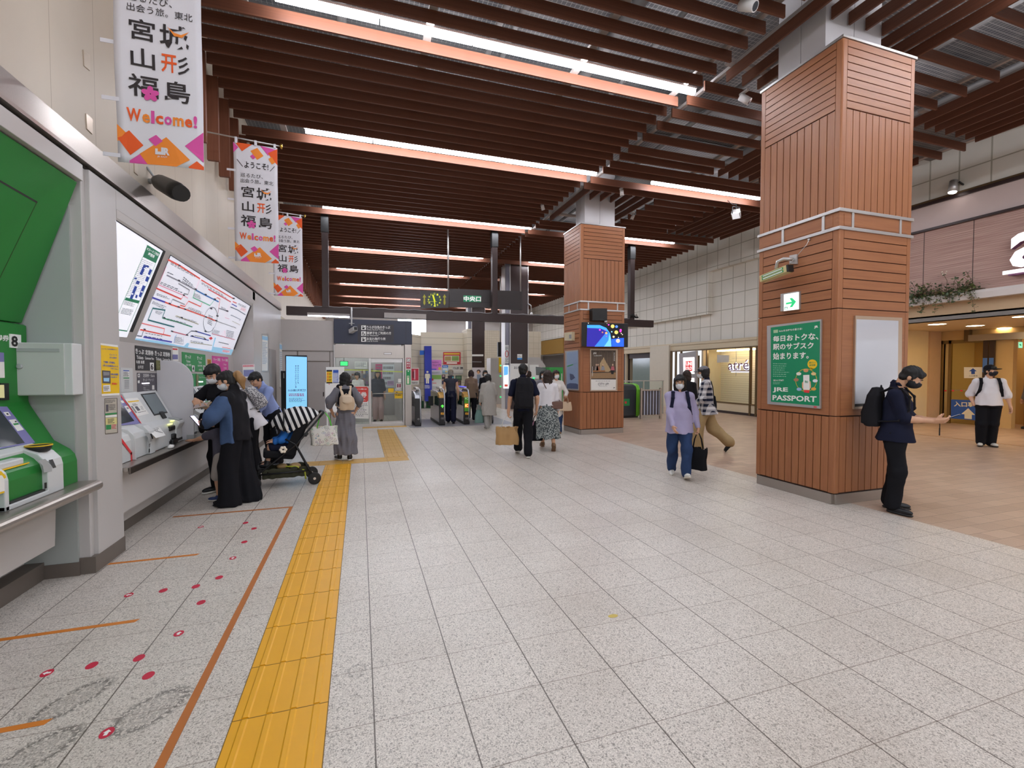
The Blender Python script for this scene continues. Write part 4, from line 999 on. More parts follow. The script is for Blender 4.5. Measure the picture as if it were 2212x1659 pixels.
for(x,y),c in(((508,1300),'#d89a6a'),((452,1325),'#e9e6d8'),((568,1325),'#e6c88a'),((432,1372),'#b07a5a'),((580,1380),'#e4e4ea'),((455,1445),'#9ab4d8'),((568,1443),'#e6a84a')):
    tr.poly('picture',M('poster motif '+c,c,.5),[(x+20*math.cos(a),y+13*math.sin(a))for a in np.linspace(0,5.8,10)],3)
tr.poly('red_tag',K_RED,[(568,1578),(592,1580),(592,1590),(568,1588)],1).flush()
t=thing('poster_case','empty white poster case behind the man with the phone','poster case',(5.9,YF,1.1))
tr=Trace((0,YF,1.7),-Y_,t,CA)
tr.slab('frame',M('warm aluminium','#c2ab95',.35,.6),[(880,873),(1244,890),(1236,1580),(868,1600)],.022);tr.off=.022
tr.poly('sheet',M('blank glossy white','#c9c9cf',.06,var=.01,spec=.6),[(902,900),(1229,912),(1222,1562),(890,1582)]).poly('lower_rail',T_BLACK,[(890,1560),(1222,1545),(1222,1562),(889,1582)],2).flush()
t=thing('exit_sign','white exit sign with a green arrow on the near wood column','exit sign',(XL,4.6,2.5))
tr=Trace((XL,0,2.5),-X_,t,CA)
tr.slab('case',T_ALU,[(333,705),(470,682),(470,822),(332,840)],.05);tr.off=.05
tr.poly('face',K_LITG,[(336,708),(454,688),(454,822),(336,837)])
KA=lit('#2fd07f',.5)
tr.poly('arrow',KA,[(352,772),(398,763),(380,738),(400,733),(432,762),(402,805),(380,808),(398,778),(352,786)],2)
tr.line('figure',lit('#2f9a78',.4),[(344,826),(344,806),(362,804),(364,824)],.008,2).line('figure',lit('#2f9a78',.4),[(350,812),(358,812)],.006,2).line('figure',lit('#2f9a78',.4),[(350,820),(358,819)],.006,2).flush()
t=thing('security_camera','boxy cream camera with a green label on a bent bracket on the near wood column','camera',(XL,4.6,2.9))
tr=Trace((XL,0,2.9),-X_,t,CA)
tr.slab('wall_plate',T_ALU,[(388,405),(447,393),(447,470),(388,470)],.02).flush()
pA=tr.pt(415,435);pB=pA+Vector((-.09,0,0));pC=pB+Vector((-.05,.12,-.01));pD=pC+Vector((0,.02,-.09))
obj('arm',MB().tube([pA,pB,pB+Vector((-.03,.05,.01)),pC,pD],.022,10),T_ALU,t)
c1_,c2_=gx(402,440,5.2),None
h0=Trace((5.17,0,2.9),-X_,t,CA)
a,b,c_,d=[h0.pt(*p)for p in((163,565),(378,478),(425,535),(205,625))]
axis=(b-a).normalized();upv=Vector((0,0,1));upv=(upv-axis*upv.dot(axis)).normalized();n=axis.cross(upv)
L=(b-a).length*.97;cc=(a+b)/2-upv*.045
M3=Matrix((axis,n,upv)).transposed()
obj('housing',MB().obox(cc,(L/2,.05,.045),M3),M('camera cream','#c9ba86',.5),t,bevel=.008)
sgn=1 if n.x<0 else-1
obj('rear_cap',MB().obox(cc+axis*(L/2+.012),(.014,.047,.044),M3),T_BLACK,t,bevel=.004)
m1=MB().obox(cc+n*sgn*.051+upv*.018,(L*.4,.001,.014),M3).obox(cc+n*sgn*.051-upv*.018,(L*.4,.001,.014),M3)
obj('label_strip',m1,K_GREEN2,t)
obj('lettering',MB().obox(cc+n*sgn*.0525+upv*.018,(L*.36,.0008,.006),M3).obox(cc+n*sgn*.0525-upv*.018,(L*.36,.0008,.006),M3),K_PAPER,t)
hook=tr.pt(540,280)
obj('safety_wire',MB().tube([hook,hook+Vector((-.02,0,-.01)),hook+Vector((-.03,.02,-.06)),cc+axis*L/2+Vector((-.02,0,.03))],.0035,5),T_ALU,t)
obj('wire_hook',MB().tube([hook,hook+Vector((-.03,0,0))],.012,6),T_ALU,t)
# ---- fittings of the far column
CT=crop(1230,660,8.293)
XL2,YF2=5.165,10.28
def emis(c,e):return M('screen light '+c,c,.3,es=e,var=0)
t=thing('television','television showing blue space picture on the far wood column','television',(5.7,YF2,2.6))
obj('case',MB().box(gy(1259,720,9.98).x,gy(1357,720,9.98).x,9.98,10.06,gy(1300,749,9.98).z,gy(1300,697,9.98).z),T_BLACK,t,bevel=.01)
obj('wall_arm',MB().box(5.55,6.0,10.06,10.28,2.4,2.65),T_BLACK,t)
tr=Trace((0,9.98,2.5),-Y_,t,CT)
SX0,SX1,SY0,SY1=308,978,318,735
tr.poly('picture',emis('#0a0712',.05),[(SX0,SY0),(SX1,SY0+15),(975,SY1),(SX0,SY1)],1)
tr.poly('picture',emis('#2a22a8',.5),[(318,400),(560,395),(660,450),(715,520),(740,600),(755,735),(308,735)],2)
tr.poly('picture',emis('#3b9bff',.9),[(318,348),(540,350),(660,400),(730,500),(748,600),(690,470),(560,410),(318,400)],3)
tr.poly('picture',emis('#2f7dff',.9),[(640,505),(715,480),(745,600),(760,735),(450,735)],3).poly('picture',emis('#68b8ff',1.0),[(715,500),(745,600),(750,735),(620,735),(700,620)],4)
tr.poly('picture',emis('#1f5cff',.9),[(755,600),(975,580),(975,735),(765,735)],3).poly('picture',emis('#0a0712',.05),[(330,430),(520,425),(560,500),(440,640),(318,700)],1)
for(x,y,r,c)in((703,345,14,'#ff3fd0'),(775,372,34,'#e8d070'),(845,378,24,'#5a8cff'),(840,480,34,'#e8d070'),(918,440,20,'#ff3fd0'),(915,462,18,'#ff3fd0'),(870,632,38,'#d8c8b0'),(660,493,22,'#d8b070'),(593,481,14,'#c89050'),(545,435,17,'#e048d8'),(640,440,12,'#b048d8'),(665,550,15,'#7f60d8'),(792,560,20,'#e0d0b0'),(930,500,10,'#f0e8d8'),(950,520,9,'#f0e8d8'),(880,570,9,'#f0e8d8'),(758,470,13,'#9fd8ff'),(340,316,7,'#fff'),(675,322,5,'#ffffff')):
    if len(c)==4:c='#ffffff'
    tr.poly('picture',emis(c,.8),[(x+r*math.cos(a),y+r*math.sin(a))for a in np.linspace(0,5.7,10)],5)
tr.flush()
t=thing('loudspeaker','square black loudspeaker box above the television','loudspeaker',(5.7,10.2,3.0))
tr=Trace((0,10.26,3),-Y_,t,CT);tr.slab('box',T_BLACK,[(358,65),(618,65),(618,280),(358,280)],.16);tr.flush()
obj('bracket',MB().box(5.78,5.86,10.2,10.27,2.8,2.85),T_ALU,t)
t=thing('wall_speaker','small cream wall speaker on the left face of the far wood column','speaker',(XL2,10.9,2.5))
tr=Trace((XL2,0,2.5),-X_,t,crop(1180,400,2.764))
tr.slab('box',M('cream plastic','#cbbf9f',.5),[(124,882),(170,876),(170,928),(126,928)],.08);tr.off=.08
tr.poly('grille',K_GREY,[(136,893),(150,891),(150,916),(137,916)]).flush()
t=thing('poster','framed camping photo poster reading CITY UP! under the television','poster',(5.8,YF2,1.3))
tr=Trace((0,YF2,1.6),-Y_,t,CT)
tr.slab('frame',M('warm aluminium','#c2ab95',.35,.6),[(365,775),(858,780),(852,1532),(368,1534)],.02);tr.off=.02
tr.poly('sheet',K_PAPER,[(388,1322),(834,1325),(832,1512),(390,1515)],1).poly('picture',M('forest print','#4a3a2e',.4,var=.35,scale=40),[(390,800),(832,803),(834,1325),(388,1322)],1)
tr.poly('picture',M('ground print','#9a7a56',.4,var=.2,scale=40),[(390,1210),(832,1200),(833,1300),(390,1305)],2)
for x in range(400,830,28):tr.poly('picture',M('trunk print','#7f6d58',.4,var=.3),[(x,815+(x*7)%60),(x+7,815),(x+8,1090),(x-1,1090)],2)
tr.poly('picture',M('tent print','#b59a72',.4),[(615,925),(650,1000),(745,1160),(700,1190),(540,1180),(545,1040)],3).poly('picture',M('tent shade print','#6d5438',.4),[(595,1040),(640,1170),(560,1170)],4)
for x,c,c2 in((485,'#8a7c74','#c9a58a'),(515,'#a0644a','#c9a58a'),(600,'#8f8f96','#c9a58a'),(775,'#b8606a','#c9a58a')):
    tr.poly('picture',M('figure print '+c,c,.4),[(x-24,1090),(x+24,1090),(x+34,1160),(x-34,1160)],5).poly('picture',M('figure print '+c2,c2,.4),[(x+14*math.cos(a),1062+18*math.sin(a))for a in np.linspace(0,5.6,9)],6)
tr.poly('picture',M('table print','#a8703c',.4),[(420,1165),(640,1162),(640,1185),(420,1188)],6).poly('picture',T_INK,[(735,1150),(800,1150),(790,1230),(750,1230)],4)
tr.text('lettering',K_PAPER,'JRE',[(425,840),(485,840),(485,875),(425,875)],4,.03).text('lettering',K_PAPER,'Collection',[(440,885),(580,880),(578,905),(440,910)],4,.0)
tr.scrib('lettering',K_PAPER,[(795,840),(812,840),(812,995),(795,995)],8,4,.7,3).scrib('lettering',K_PAPER,[(408,1090),(422,1090),(422,1270),(408,1270)],8,4,.7,2)
tr.text('lettering',K_BLKS2,'CITY UP!',[(512,1385),(705,1385),(705,1428),(512,1430)],2,.01).scrib('small_print',K_GREY,[(470,1345),(750,1345),(750,1360),(470,1360)],1,2).scrib('small_print',K_GREY,[(530,1440),(690,1440),(690,1448),(530,1450)],1,2).text('lettering',T_INK,'JR',[(785,1465),(820,1463),(820,1485),(785,1487)],2,.04).flush()
t=thing('poster','framed pale blue poster on the left face of the far wood column','poster',(XL2,10.8,1.5))
tr=Trace((XL2,0,1.6),-X_,t,crop(1180,400,2.764))
tr.slab('frame',T_ALU,[(116,990),(193,983),(195,1226),(118,1222)],.02);tr.off=.02
tr.poly('sheet',M('pale blue gloss','#8fa4c4',.15,var=.05),[(121,996),(189,990),(190,1218),(123,1214)]).poly('picture',M('slate print','#4d5a78',.2),[(123,1190),(140,1182),(178,1184),(190,1190),(190,1217),(123,1213)],2)
tr.poly('picture',M('slate print','#4d5a78',.2),[(140,1125),(160,1130),(172,1150),(150,1165),(142,1160)],2).poly('picture',K_GREEN2,[(125,1078),(160,1068),(160,1074),(125,1086)],2).flush()
# ---- spotlights on their tracks, floodlight
def spot(p,d,label,r=.045,L=.13):
    t=thing('track_spotlight',label,'spotlight',p,group='track spotlights')
    p=Vector(p);d=Vector(d).normalized()
    obj('stem',MB().tube([p+Vector((0,0,.0)),p+Vector((0,0,.08))],.012,6),T_ALU,t)
    obj('head',MB().tube([p-d*L*.4,p-d*L*.38,p+d*L*.6],[r*.8,r,r],14),M('spotlight white','#d9d6d4',.45),t)
    obj('lens',MB().tube([p+d*L*.55,p+d*L*.605],r*.8,14),K_SCR,t)
    obj('adapter',MB().box(p.x-.02,p.x+.02,p.y-.08,p.y+.08,p.z+.08,p.z+.11),M('spotlight white','#d9d6d4',.45),t)
spot(gz(1612,12,5.86),(.3,-.7,-.5),'white track spotlight at the very top left of the near column head',.06,.2)
spot(gz(1607,213,5.8),(.5,-.5,-.6),'white track spotlight just left of the near column top',.055,.17)
spot(gz(1343,415,5.86),(.2,.2,-.9),'white track spotlight below the end of the second light line')
spot(gz(1172,447,5.86),(.4,.3,-.8),'white track spotlight left of the far column head')
spot(gz(1367,468,5.86),(-.3,.2,-.8),'white track spotlight right of the far column head')
t=thing('floodlight','silver floodlight with cooling fins hanging beside the near wood column','floodlight',gz(1590,462,5.7))
p=gz(1590,464,5.62);M3=Matrix.Rotation(RAD(35),3,'Z')@Matrix.Rotation(RAD(30),3,'Y')
mb=MB().obox(p,(.10,.10,.05),M3)
for k in range(6):mb.obox(p+M3@Vector((-.09+.036*k,0,.075)),(.006,.095,.03),M3)
obj('body',mb,T_ALU,t,bevel=.004)
obj('lamp_face',MB().obox(p+M3@Vector((0,0,-.052)),(.085,.085,.003),M3),M('floodlight glass','#e8ecf4',.2,es=.6),t)
obj('yoke',MB().tube([p+Vector((-.12,0,0)),p+Vector((-.12,0,.2)),p+Vector((.12,0,.2)),p+Vector((.12,0,0))],.012,6).tube([p+Vector((0,0,.2)),Vector((p.x,p.y,6.1))],.015,6),T_BLACK,t)
obj('cable',MB().tube([p+Vector((0,0,.1)),p+Vector((-.1,-.1,.2)),p+Vector((-.25,-.1,.22)),p+Vector((-.3,0,.35))],.008,5),T_BLACK,t)
# ================================================================ far side: beam, office, gates
YB_=14.0
t=thing('hanging_beam','long dark brown beam hung on three posts across the far hall','beam',(4.0,YB_,3.1))
obj('beam',MB().box(-1.9,9.85,YB_-.08,YB_+.08,3.12,3.36),T_BROWN,t,bevel=.004)
for x in(-.90,4.03,8.98):
    p=obj('post',MB().box(x-.085,x+.085,YB_-.085,YB_+.085,3.36,6.75),T_BROWN,t)
    obj('post_sleeve',MB().box(x-.1,x+.1,YB_-.1,YB_+.1,5.45,5.9),T_BLACK,p)
obj('cable_tray',MB().tube([(x,YB_-.03+.02*math.sin(x*7),3.385+.012*math.sin(x*13))for x in np.linspace(-1.2,8.9,60)],.022,6).tube([(x,YB_+.03,3.38+.01*math.sin(x*9))for x in np.linspace(-1.0,9.0,50)],.016,6),M('grey cables','#7d7878',.5),t)
mb=MB()
for k in range(6):mb.tube([(8.8+.07*k,YB_-.1,3.4),(8.85+.05*k,YB_-.13,3.5+.03*(k%3)),(9.1+.02*k,YB_-.12,3.42)],.012,5)
obj('cable_bundle',mb,T_BLACK,t)
OA=crop(600,640,5.53);YO=13.7
K_OFF=M('office grey panel','#b9b2ae',.45,var=.03)
struct('wall_office',MB().box(-2.0,-.64,YO,YO+.12,0,2.97).box(-2.0,-.645,YO-.015,YO,2.13,2.97).box(1.16,1.2,YO+.2,17,0,2.97).box(-2.0,1.5,17,17.1,0,2.97),K_OFF)
struct('ceiling_office',MB().box(-2.0,1.4,YO+.1,17.1,2.75,2.97),M('office ceiling','#dcdad6',.6))
tr=Trace((0,YO,1),-Y_,None,OA)
struct('trim_7',MB().box(-1.62,-1.59,YO-.012,YO,0,2.13).box(-.80,-.78,YO-.012,YO,0,2.13).box(-2,-.645,YO-.02,YO-.012,2.12,2.14).box(-1.62,-.80,YO-.012,YO,1.83,1.86),T_BASEB)
dp=MB().box(-1.57,-.84,YO-.02,YO,.02,1.80)
d2=struct('door_2',dp,M('office door','#aca5a2',.45,var=.02))
c=gy(*OA(548,1170),YO-.03);obj('handle',MB().box(c.x-.012,c.x+.012,YO-.05,YO-.02,c.z-.06,c.z+.06),T_BROWN,d2,bevel=.004)
t=thing('overhead_sign','dark navy sign box with three white lines and pictograms over the glass office door','sign',(.2,YO,2.5))
a,b_=gy(*OA(668,250),YO-.1),gy(*OA(1605,578),YO-.1)
obj('box',MB().box(a.x,b_.x,YO-.1,YO+.3,b_.z+.005,3.02),T_NAVY,t,bevel=.004)
tr=Trace((0,YO-.1,2.5),-Y_,t,OA)
tr.poly('plate',M('dark plum plate','#2f2a33',.4),[(955,335),(1385,340),(1385,555),(955,555)])
for s_,q,s2,q2 in(('うらが白色のきっぷ',[(1062,350),(1342,352),(1342,390),(1062,390)],'White Backed Tickets',[(1064,392),(1272,394),(1272,408),(1064,408)]),('車椅子をご利用の方',[(1062,420),(1355,424),(1355,458),(1062,458)],'for Wheelchair',[(1064,460),(1205,462),(1205,476),(1064,476)]),('お忘れ物承り所',[(1062,490),(1288,492),(1288,526),(1062,526)],'Lost & Found',[(1064,528),(1195,530),(1195,543),(1064,543)])):
    tr.text('lettering',T_WHITE,s_,q,3,.02).text('lettering',T_WHITE,s2,q2,3,.01)
for k,y in enumerate((348,418,488)):
    tr.poly('pictogram',T_WHITE,[(997,y),(1055,y),(1055,y+55),(997,y+55)],3)
    tr.poly('pictogram',T_INK,[(1018+8*math.cos(a_),y+14+7*math.sin(a_))for a_ in np.linspace(0,5.6,9)],4)
    if k==1:tr.line('pictogram',T_INK,[(1024+16*math.cos(a_),y+36+14*math.sin(a_))for a_ in np.linspace(-.6,4.2,14)],.012,4).line('pictogram',T_INK,[(1018,y+20),(1018,y+34),(1034,y+34),(1042,y+46)],.014,4)
    else:tr.poly('pictogram',T_INK,[(1012,y+24),(1034,y+24),(1038,y+46),(1008,y+46)],4).line('pictogram',T_INK,[(1034,y+28),(1046,y+20)],.012,4)
tr.line('side_seam',T_INK,[(1530,258),(1530,578)],.008,2).flush()
for k,(x0,x1,lab)in enumerate(((355,860,'left white lamp strip glowing under the dark beam over the grey office door'),(1270,1770,'right white lamp strip glowing under the dark beam beside the navy sign'))):
    A,B=gy(*OA(x0,218),13.86),gy(*OA(x1,240),13.86)
    t=thing('strip_light',lab,'light',A,group='lamp strips under the beam');n=2
    for j in range(n):
        u0,u1=A.lerp(B,j/n+.01),A.lerp(B,(j+1)/n-.01)
        obj('tube',MB().tube([u0,u1],.045,10),M('blue white tube','#ffffff',.4,es=14,ecol='#dfe4ff',var=0),t)
    obj('housing',MB().box(A.x,B.x,13.8,13.92,A.z+.05,3.12),T_CHAN,t)
GL=GLASS('clear glass',(.93,.97,.96))
t=thing('office_glazing','steel framed glass office front with a glass door under the navy sign','glass front',(.15,YO,0))
q=lambda x,y:gy(*OA(x,y),YO)
xl,xm_,xr=q(680,900).x,q(1100,900).x,q(1510,900).x;zt_=q(690,735).z;zl=q(690,580).z
obj('lintel',MB().box(xl,xr,YO-.06,YO+.1,zt_,zl),T_STEELZ,t,bevel=.003)
obj('frame',MB().box(xl-.02,xl+.02,YO-.05,YO+.05,0,zl).box(xm_-.03,xm_+.03,YO-.05,YO+.05,0,zt_).box(xr-.04,xr+.0,YO-.05,YO+.05,0,zt_).box(xl,xr,YO-.03,YO+.03,0,.08),T_ALU,t,bevel=.003)
obj('pane',MB().box(xl+.02,xm_-.03,YO-.006,YO+.006,.08,zt_),GL,t)
d_=obj('door',MB().box(xm_+.03,xr-.04,YO+.02,YO+.03,.12,zt_-.1),GL,t)
obj('kick_plate',MB().box(xm_+.04,xr-.05,YO+.005,YO+.045,.01,.13).box(xm_+.04,xr-.05,YO+.005,YO+.045,zt_-.12,zt_-.02),T_ALU,d_)
hb=q(1110,1163);obj('push_bar',MB().tube([(xm_+.05,YO-.03,hb.z),(xr-.06,YO-.03,hb.z)],.012,8),T_ALU,d_)
tr=Trace((0,YO-.06,1),-Y_,t,OA);tr.slab('maker_plate',T_BASEB,[(1265,672),(1360,672),(1360,698),(1265,698)],.003);tr.off=.004;tr.poly('maker_plate',T_ALU,[(1270,677),(1355,677),(1355,693),(1270,693)]).flush()
tr=Trace((0,YO-.006,1),-Y_,t,OA)
K_LIME=M('lime print','#c9dc52',.5)
tr.poly('glass_stripe',K_LIME,[(760,872),(1092,880),(1092,888),(760,884)],1).flush()
tr=Trace((0,YO+.018,1),-Y_,t,OA)
tr.poly('glass_stripe',K_LIME,[(1115,885),(1500,898),(1500,908),(1115,895)],1)
tr.poly('sticker',K_YEL,[(1320,1100),(1385,1100),(1385,1148),(1320,1148)],2).poly('sticker',K_YEL,[(1396,1135),(1492,1133),(1492,1220),(1396,1220)],2).text('sticker',T_INK,'PUSH',[(1408,1172),(1468,1172),(1468,1190),(1408,1190)],3,.02).text('sticker',T_INK,'押',[(1410,1143),(1430,1143),(1430,1162),(1410,1162)],3,.02)
tr.poly('sticker',K_PAPER,[(1438,985),(1474,985),(1474,1030),(1438,1030)],2).poly('sticker',K_PAPER,[(1418,1040),(1476,1040),(1476,1098),(1418,1098)],2).poly('sticker',M('wine print','#8a4050',.5),[(1424,1046),(1445,1046),(1445,1090),(1424,1090)],3).poly('sticker',M('wine print','#8a4050',.5),[(1450,1046),(1471,1046),(1471,1090),(1450,1090)],3).flush()
tr=Trace((0,YO+.02,1),-Y_,t,OA)
tr.text('sticker',K_PAPER,'OPEN',[(1405,1100),(1475,1100),(1475,1128),(1405,1128)],2,.02).flush()
t=thing('steel_post','brushed steel post with red and green stickers right of the glass office door','post',(1.3,YO,0))
a,b_=q(1512,700),q(1592,700)
obj('post',MB().box(a.x,b_.x,YO-.12,YO+.1,0,q(1550,580).z),T_STEELZ,t,bevel=.006)
tr=Trace((0,YO-.12,1),-Y_,t,OA)
tr.poly('red_sticker',M('sticker crimson','#b0344a',.5),[(1535,735),(1586,735),(1586,865),(1535,865)]).poly('red_sticker',T_WHITE,[(1541,742),(1580,742),(1580,785),(1541,785)],2)
tr.line('red_sticker',T_INK,[(1560+15*math.cos(a_),763+16*math.sin(a_))for a_ in np.linspace(0,6.28,16)],.008,3).line('red_sticker',T_INK,[(1549,752),(1571,775)],.008,3).text('red_sticker',T_WHITE,'禁煙',[(1541,795),(1581,795),(1581,815),(1541,815)],2,.02).text('red_sticker',T_WHITE,'終日',[(1543,825),(1579,825),(1579,845),(1543,845)],2,.02)
tr.poly('green_sticker',M('sticker green','#219a55',.5),[(1534,882),(1586,882),(1586,1055),(1534,1055)]).poly('green_sticker',M('cream print','#efe8d0',.5),[(1545,950),(1570,950),(1570,1045),(1545,1045)],2)
tr.poly('green_sticker',T_WHITE,[(1560+8*math.cos(a_),895+8*math.sin(a_))for a_ in np.linspace(0,5.6,10)],2).text('green_sticker',M('sticker green','#219a55',.5),'券',[(1549,955),(1567,955),(1567,975),(1549,975)],3,.02).flush()
t=thing('office_counter','office counter with a green band behind the glass','counter',(-.2,15.2,0))
obj('body',MB().box(-1.0,.3,15.0,15.6,0,1.0),T_GREYP,t);obj('top',MB().box(-1.02,.32,14.96,15.62,1.0,1.05),T_WHITE,t);obj('band',MB().box(-1.0,.3,14.985,15.0,.75,.95),K_GREEN2,t)
t=thing('office_screen','bright green monitor seen through the office glass','monitor',gy(*OA(790,805),15.5))
tr=Trace((0,15.6,1.8),-Y_,t,OA);tr.slab('case',T_BLACK,[(742,772),(842,775),(842,835),(742,832)],.04);tr.off=.04;tr.poly('screen',emis('#3fdc7a',.9),[(748,778),(836,780),(836,829),(748,827)]);tr.flush()
obj('hanger',MB().tube([gy(*OA(790,775),15.6),Vector((gy(*OA(790,775),15.6).x,15.6,2.76))],.015,6),T_ALU,t)
for k,(q_,col,lab)in enumerate((([(1168,810),(1248,812),(1248,985),(1168,985)],'#c8507a','magenta banner notice on the office back wall behind the glass door'),([(920,780),(1070,782),(1070,870),(920,866)],'#d9d6cc','white notice board on the office back wall behind the glass'),([(1250,815),(1395,815),(1395,1090),(1250,1090)],'#d5dadb','large pale notice sheet on the office back wall behind the glass door'),([(1310,1010),(1385,1010),(1385,1065),(1310,1065)],'#c9a6c8','small pink notice on the office back wall'))):
    t=thing('wall_notice',lab,'notice',gy(*OA(*q_[0]),16.95))
    tr=Trace((0,16.97,1.6),-Y_,t,OA);tr.slab('sheet',M('office notice '+col,col,.5),q_,.01+.01*(k==3));tr.off=.012+.01*(k==3);tr.scrib('print',K_GREY,[(q_[0][0]+8,q_[0][1]+8),(q_[1][0]-8,q_[1][1]+8),(q_[2][0]-8,q_[2][1]-20),(q_[3][0]+8,q_[3][1]-20)],4,1).flush()
t=thing('office_shelf','office shelf stuffed with papers and goods behind the glass','shelf',(.3,16.6,0))
mb=MB().box(-.6,.55,16.6,16.95,0,.9)
obj('cabinet',mb,T_GREYP,t)
mb=MB();rn=random.Random(3)
mats_=[M('shelf print '+c,c,.6)for c in('#8a6a5a','#5a6a80','#b09a80','#7a5a78','#d0c8b0','#465048')]
for k in range(46):
    x,z=-.6+rn.random()*1.1,1.0+rn.random()*.55;w=.03+.05*rn.random()
    mb.box(x,x+w,16.75,16.9,z,z+.05+.09*rn.random(),k%6)
o=obj('papers',mb,mats_,t);o['kind']='stuff'
for k in range(2):
    t=thing('ceiling_lamp','white lamp inside the glass fronted office','light',(-.3,14.6+1.4*k,2.7),group='lamps inside the office')
    obj('tube',MB().tube([(-1.2,14.6+1.4*k,2.68),(.9,14.6+1.4*k,2.68)],.03,8),M('office tube','#ffffff',.4,es=14,ecol='#f2f6ff',var=0),t);obj('housing',MB().box(-1.25,.95,14.56+1.4*k,14.64+1.4*k,2.71,2.75),T_WHITE,t)
t=thing('security_camera','white bullet camera hanging on a pole before the navy sign','camera',gy(*OA(880,400),13.0))
pt=gy(*OA(882,240),13.3);pb=gy(*OA(882,350),13.3)
obj('pole',MB().tube([(pt.x,13.3,3.3),pb],.02,8).tube([(pt.x,13.3,3.3),(pt.x,YB_-.06,3.3)],.02,8).box(pt.x-.07,pt.x+.07,13.24,13.36,pb.z+.05,pb.z+.06),M('camera white','#d8d8d8',.4),t)
cb=gy(*OA(885,410),13.25);M3=Matrix.Rotation(RAD(25),3,'Z')@Matrix.Rotation(RAD(-12),3,'X')
obj('housing',MB().obox(cb+Vector((.03,.05,.02)),(.055,.16,.055),M3),M('camera white','#d8d8d8',.4),t,bevel=.008)
obj('lens',MB().obox(cb+Vector((.03,.05,.02))+M3@Vector((0,-.161,0)),(.045,.004,.045),M3),T_BLACK,t)
CS=crop(880,440,3.95);YS=14.35
K_SGN=M('dark sign casing','#35302f',.45)
t=thing('clock_sign','dark hanging panel with a green station clock and two arrows','clock',gy(*CS(230,820),YS))
tr=Trace((0,YS+.15,3.6),-Y_,t,CS);tr.slab('panel',K_SGN,[(110,752),(345,752),(345,890),(112,892)],.15);tr.off=.15
cx,cy,R=231,820,62
KD,KH=M('clock green face','#16382a',.4,es=.03),M('clock yellow','#d6d92e',.5,es=.35)
tr.poly('clock_face',KD,[(cx+R*math.cos(a_),cy+R*math.sin(a_))for a_ in np.linspace(0,6.1,30)],1)
for k in range(1,13):
    a_=k*math.pi/6-math.pi/2;px_,py_=cx+R*.82*math.cos(a_),cy+R*.82*math.sin(a_)
    tr.text('numeral',KH,str(k),[(px_-7,py_-8),(px_+7,py_-8),(px_+7,py_+8),(px_-7,py_+8)],2,.01)
tr.line('hand',KH,[(cx+2,cy+12),(cx-12,cy-38)],.05,3).line('hand',KH,[(cx-4,cy-15),(cx+6,cy+56)],.035,3).line('second_hand',KH,[(cx-60,cy+14),(cx+20,cy+16)],.008,3)
for x in(145,317):tr.poly('arrow',M('arrow olive','#a09a28',.5,es=.1),[(x,772),(x+15,800),(x+5,800),(x+9,850),(x,868),(x-9,850),(x-5,800),(x-15,800)],1)
tr.flush()
t=thing('hanging_sign','dark hanging sign box with a small green and white exit name plate','sign',gy(*CS(660,820),YS))
tr=Trace((0,YS+.15,3.6),-Y_,t,CS);tr.slab('panel',K_SGN,[(352,732),(722,745),(722,890),(352,885)],.16).slab('panel',K_SGN,[(722,745),(970,752),(970,908),(722,900)],.14);tr.off=.162
tr.poly('plate',M('plate green','#1f8a5c',.4,es=.15),[(478,782),(630,787),(628,842),(478,838)],1).text('lettering',M('lit lettering white','#f5f5f0',.4,es=.35),'中央口',[(480,788),(628,791),(627,836),(480,832)],2,.03).line('seam',T_INK,[(360,830),(722,845)],.01,1).flush()
for x,y in((349,740),(965,750)):
    p0=gy(*CS(x,y),YS);obj('hanger',MB().tube([p0,(p0.x,YS,6.7)],.025,8),T_ALU,t)
K_GATE=M('gate silver','#c2c4cc',.25,.45,var=.03)
K_GGRN=M('gate green glass','#0f4a30',.1,.1,spec=.6)
GB=crop(870,760,9.217)
def gate(x,w,label,front,first=False):
    t=thing('ticket_gate',label,'ticket gate',(x,13.25,0),group='row of ticket gates')
    y0,y1=13.28,15.1
    obj('kick_base',MB().box(x-w/2,x+w/2,y0+.02,y1,0,.07),T_BLACK,t)
    obj('body',MB().box(x-w/2+.01,x+w/2-.01,y0+.08,y1,.07,.55),K_GATE,t,bevel=.01)
    obj('upper_body',MB().prism([(y0+.08,.56),(y0+.08,.84),(y0+.3,.93),(y1,.93),(y1,.55)],'x',x-w/2+.012,x+w/2-.012),K_GGRN if not first else K_GATE,t)
    obj('top_deck',MB().prism([(y0+.28,.93),(y0+.5,.98),(y1-.3,.98),(y1,.94),(y1,.93)],'x',x-w/2,x+w/2),K_GATE,t,bevel=.006)
    obj('front_panel',MB().box(x-w/2-.004,x+w/2+.004,y0,y0+.08,0.03,.80),front,t,bevel=.012)
    obj('reader',MB().prism([(y0,.80),(y0+.04,.89),(y0+.30,.96),(y0+.3,.80)],'x',x-w/2-.004,x+w/2+.004),M('reader amber','#b98a2c',.35)if not first else K_GATE,t,bevel=.006)
    o=obj('side_hoop',MB().tube([(x+w/2-.02,y0+.02,.1),(x+w/2-.02,y0+.0,.85),(x+w/2-.02,y0+.12,1.02),(x+w/2-.02,y0+.7,1.08),(x+w/2-.02,y0+.9,.98)],.022,8),K_GATE,t)
    obj('sensor_bar',MB().box(x-.03,x+w/2-.02,y0+.3,y0+.95,1.04,1.1),T_ALU,t,bevel=.01)
    for s_ in(-1,1):obj('flap',MB().box(x+s_*(w/2+.01),x+s_*(w/2+.16),y0+1.1,y0+1.13,.5,.8),T_BLACK,t,bevel=.01)
    return t
K_GBLK=M('gate black front','#232122',.3)
gxp=lambda x:gy(x,900,13.28).x
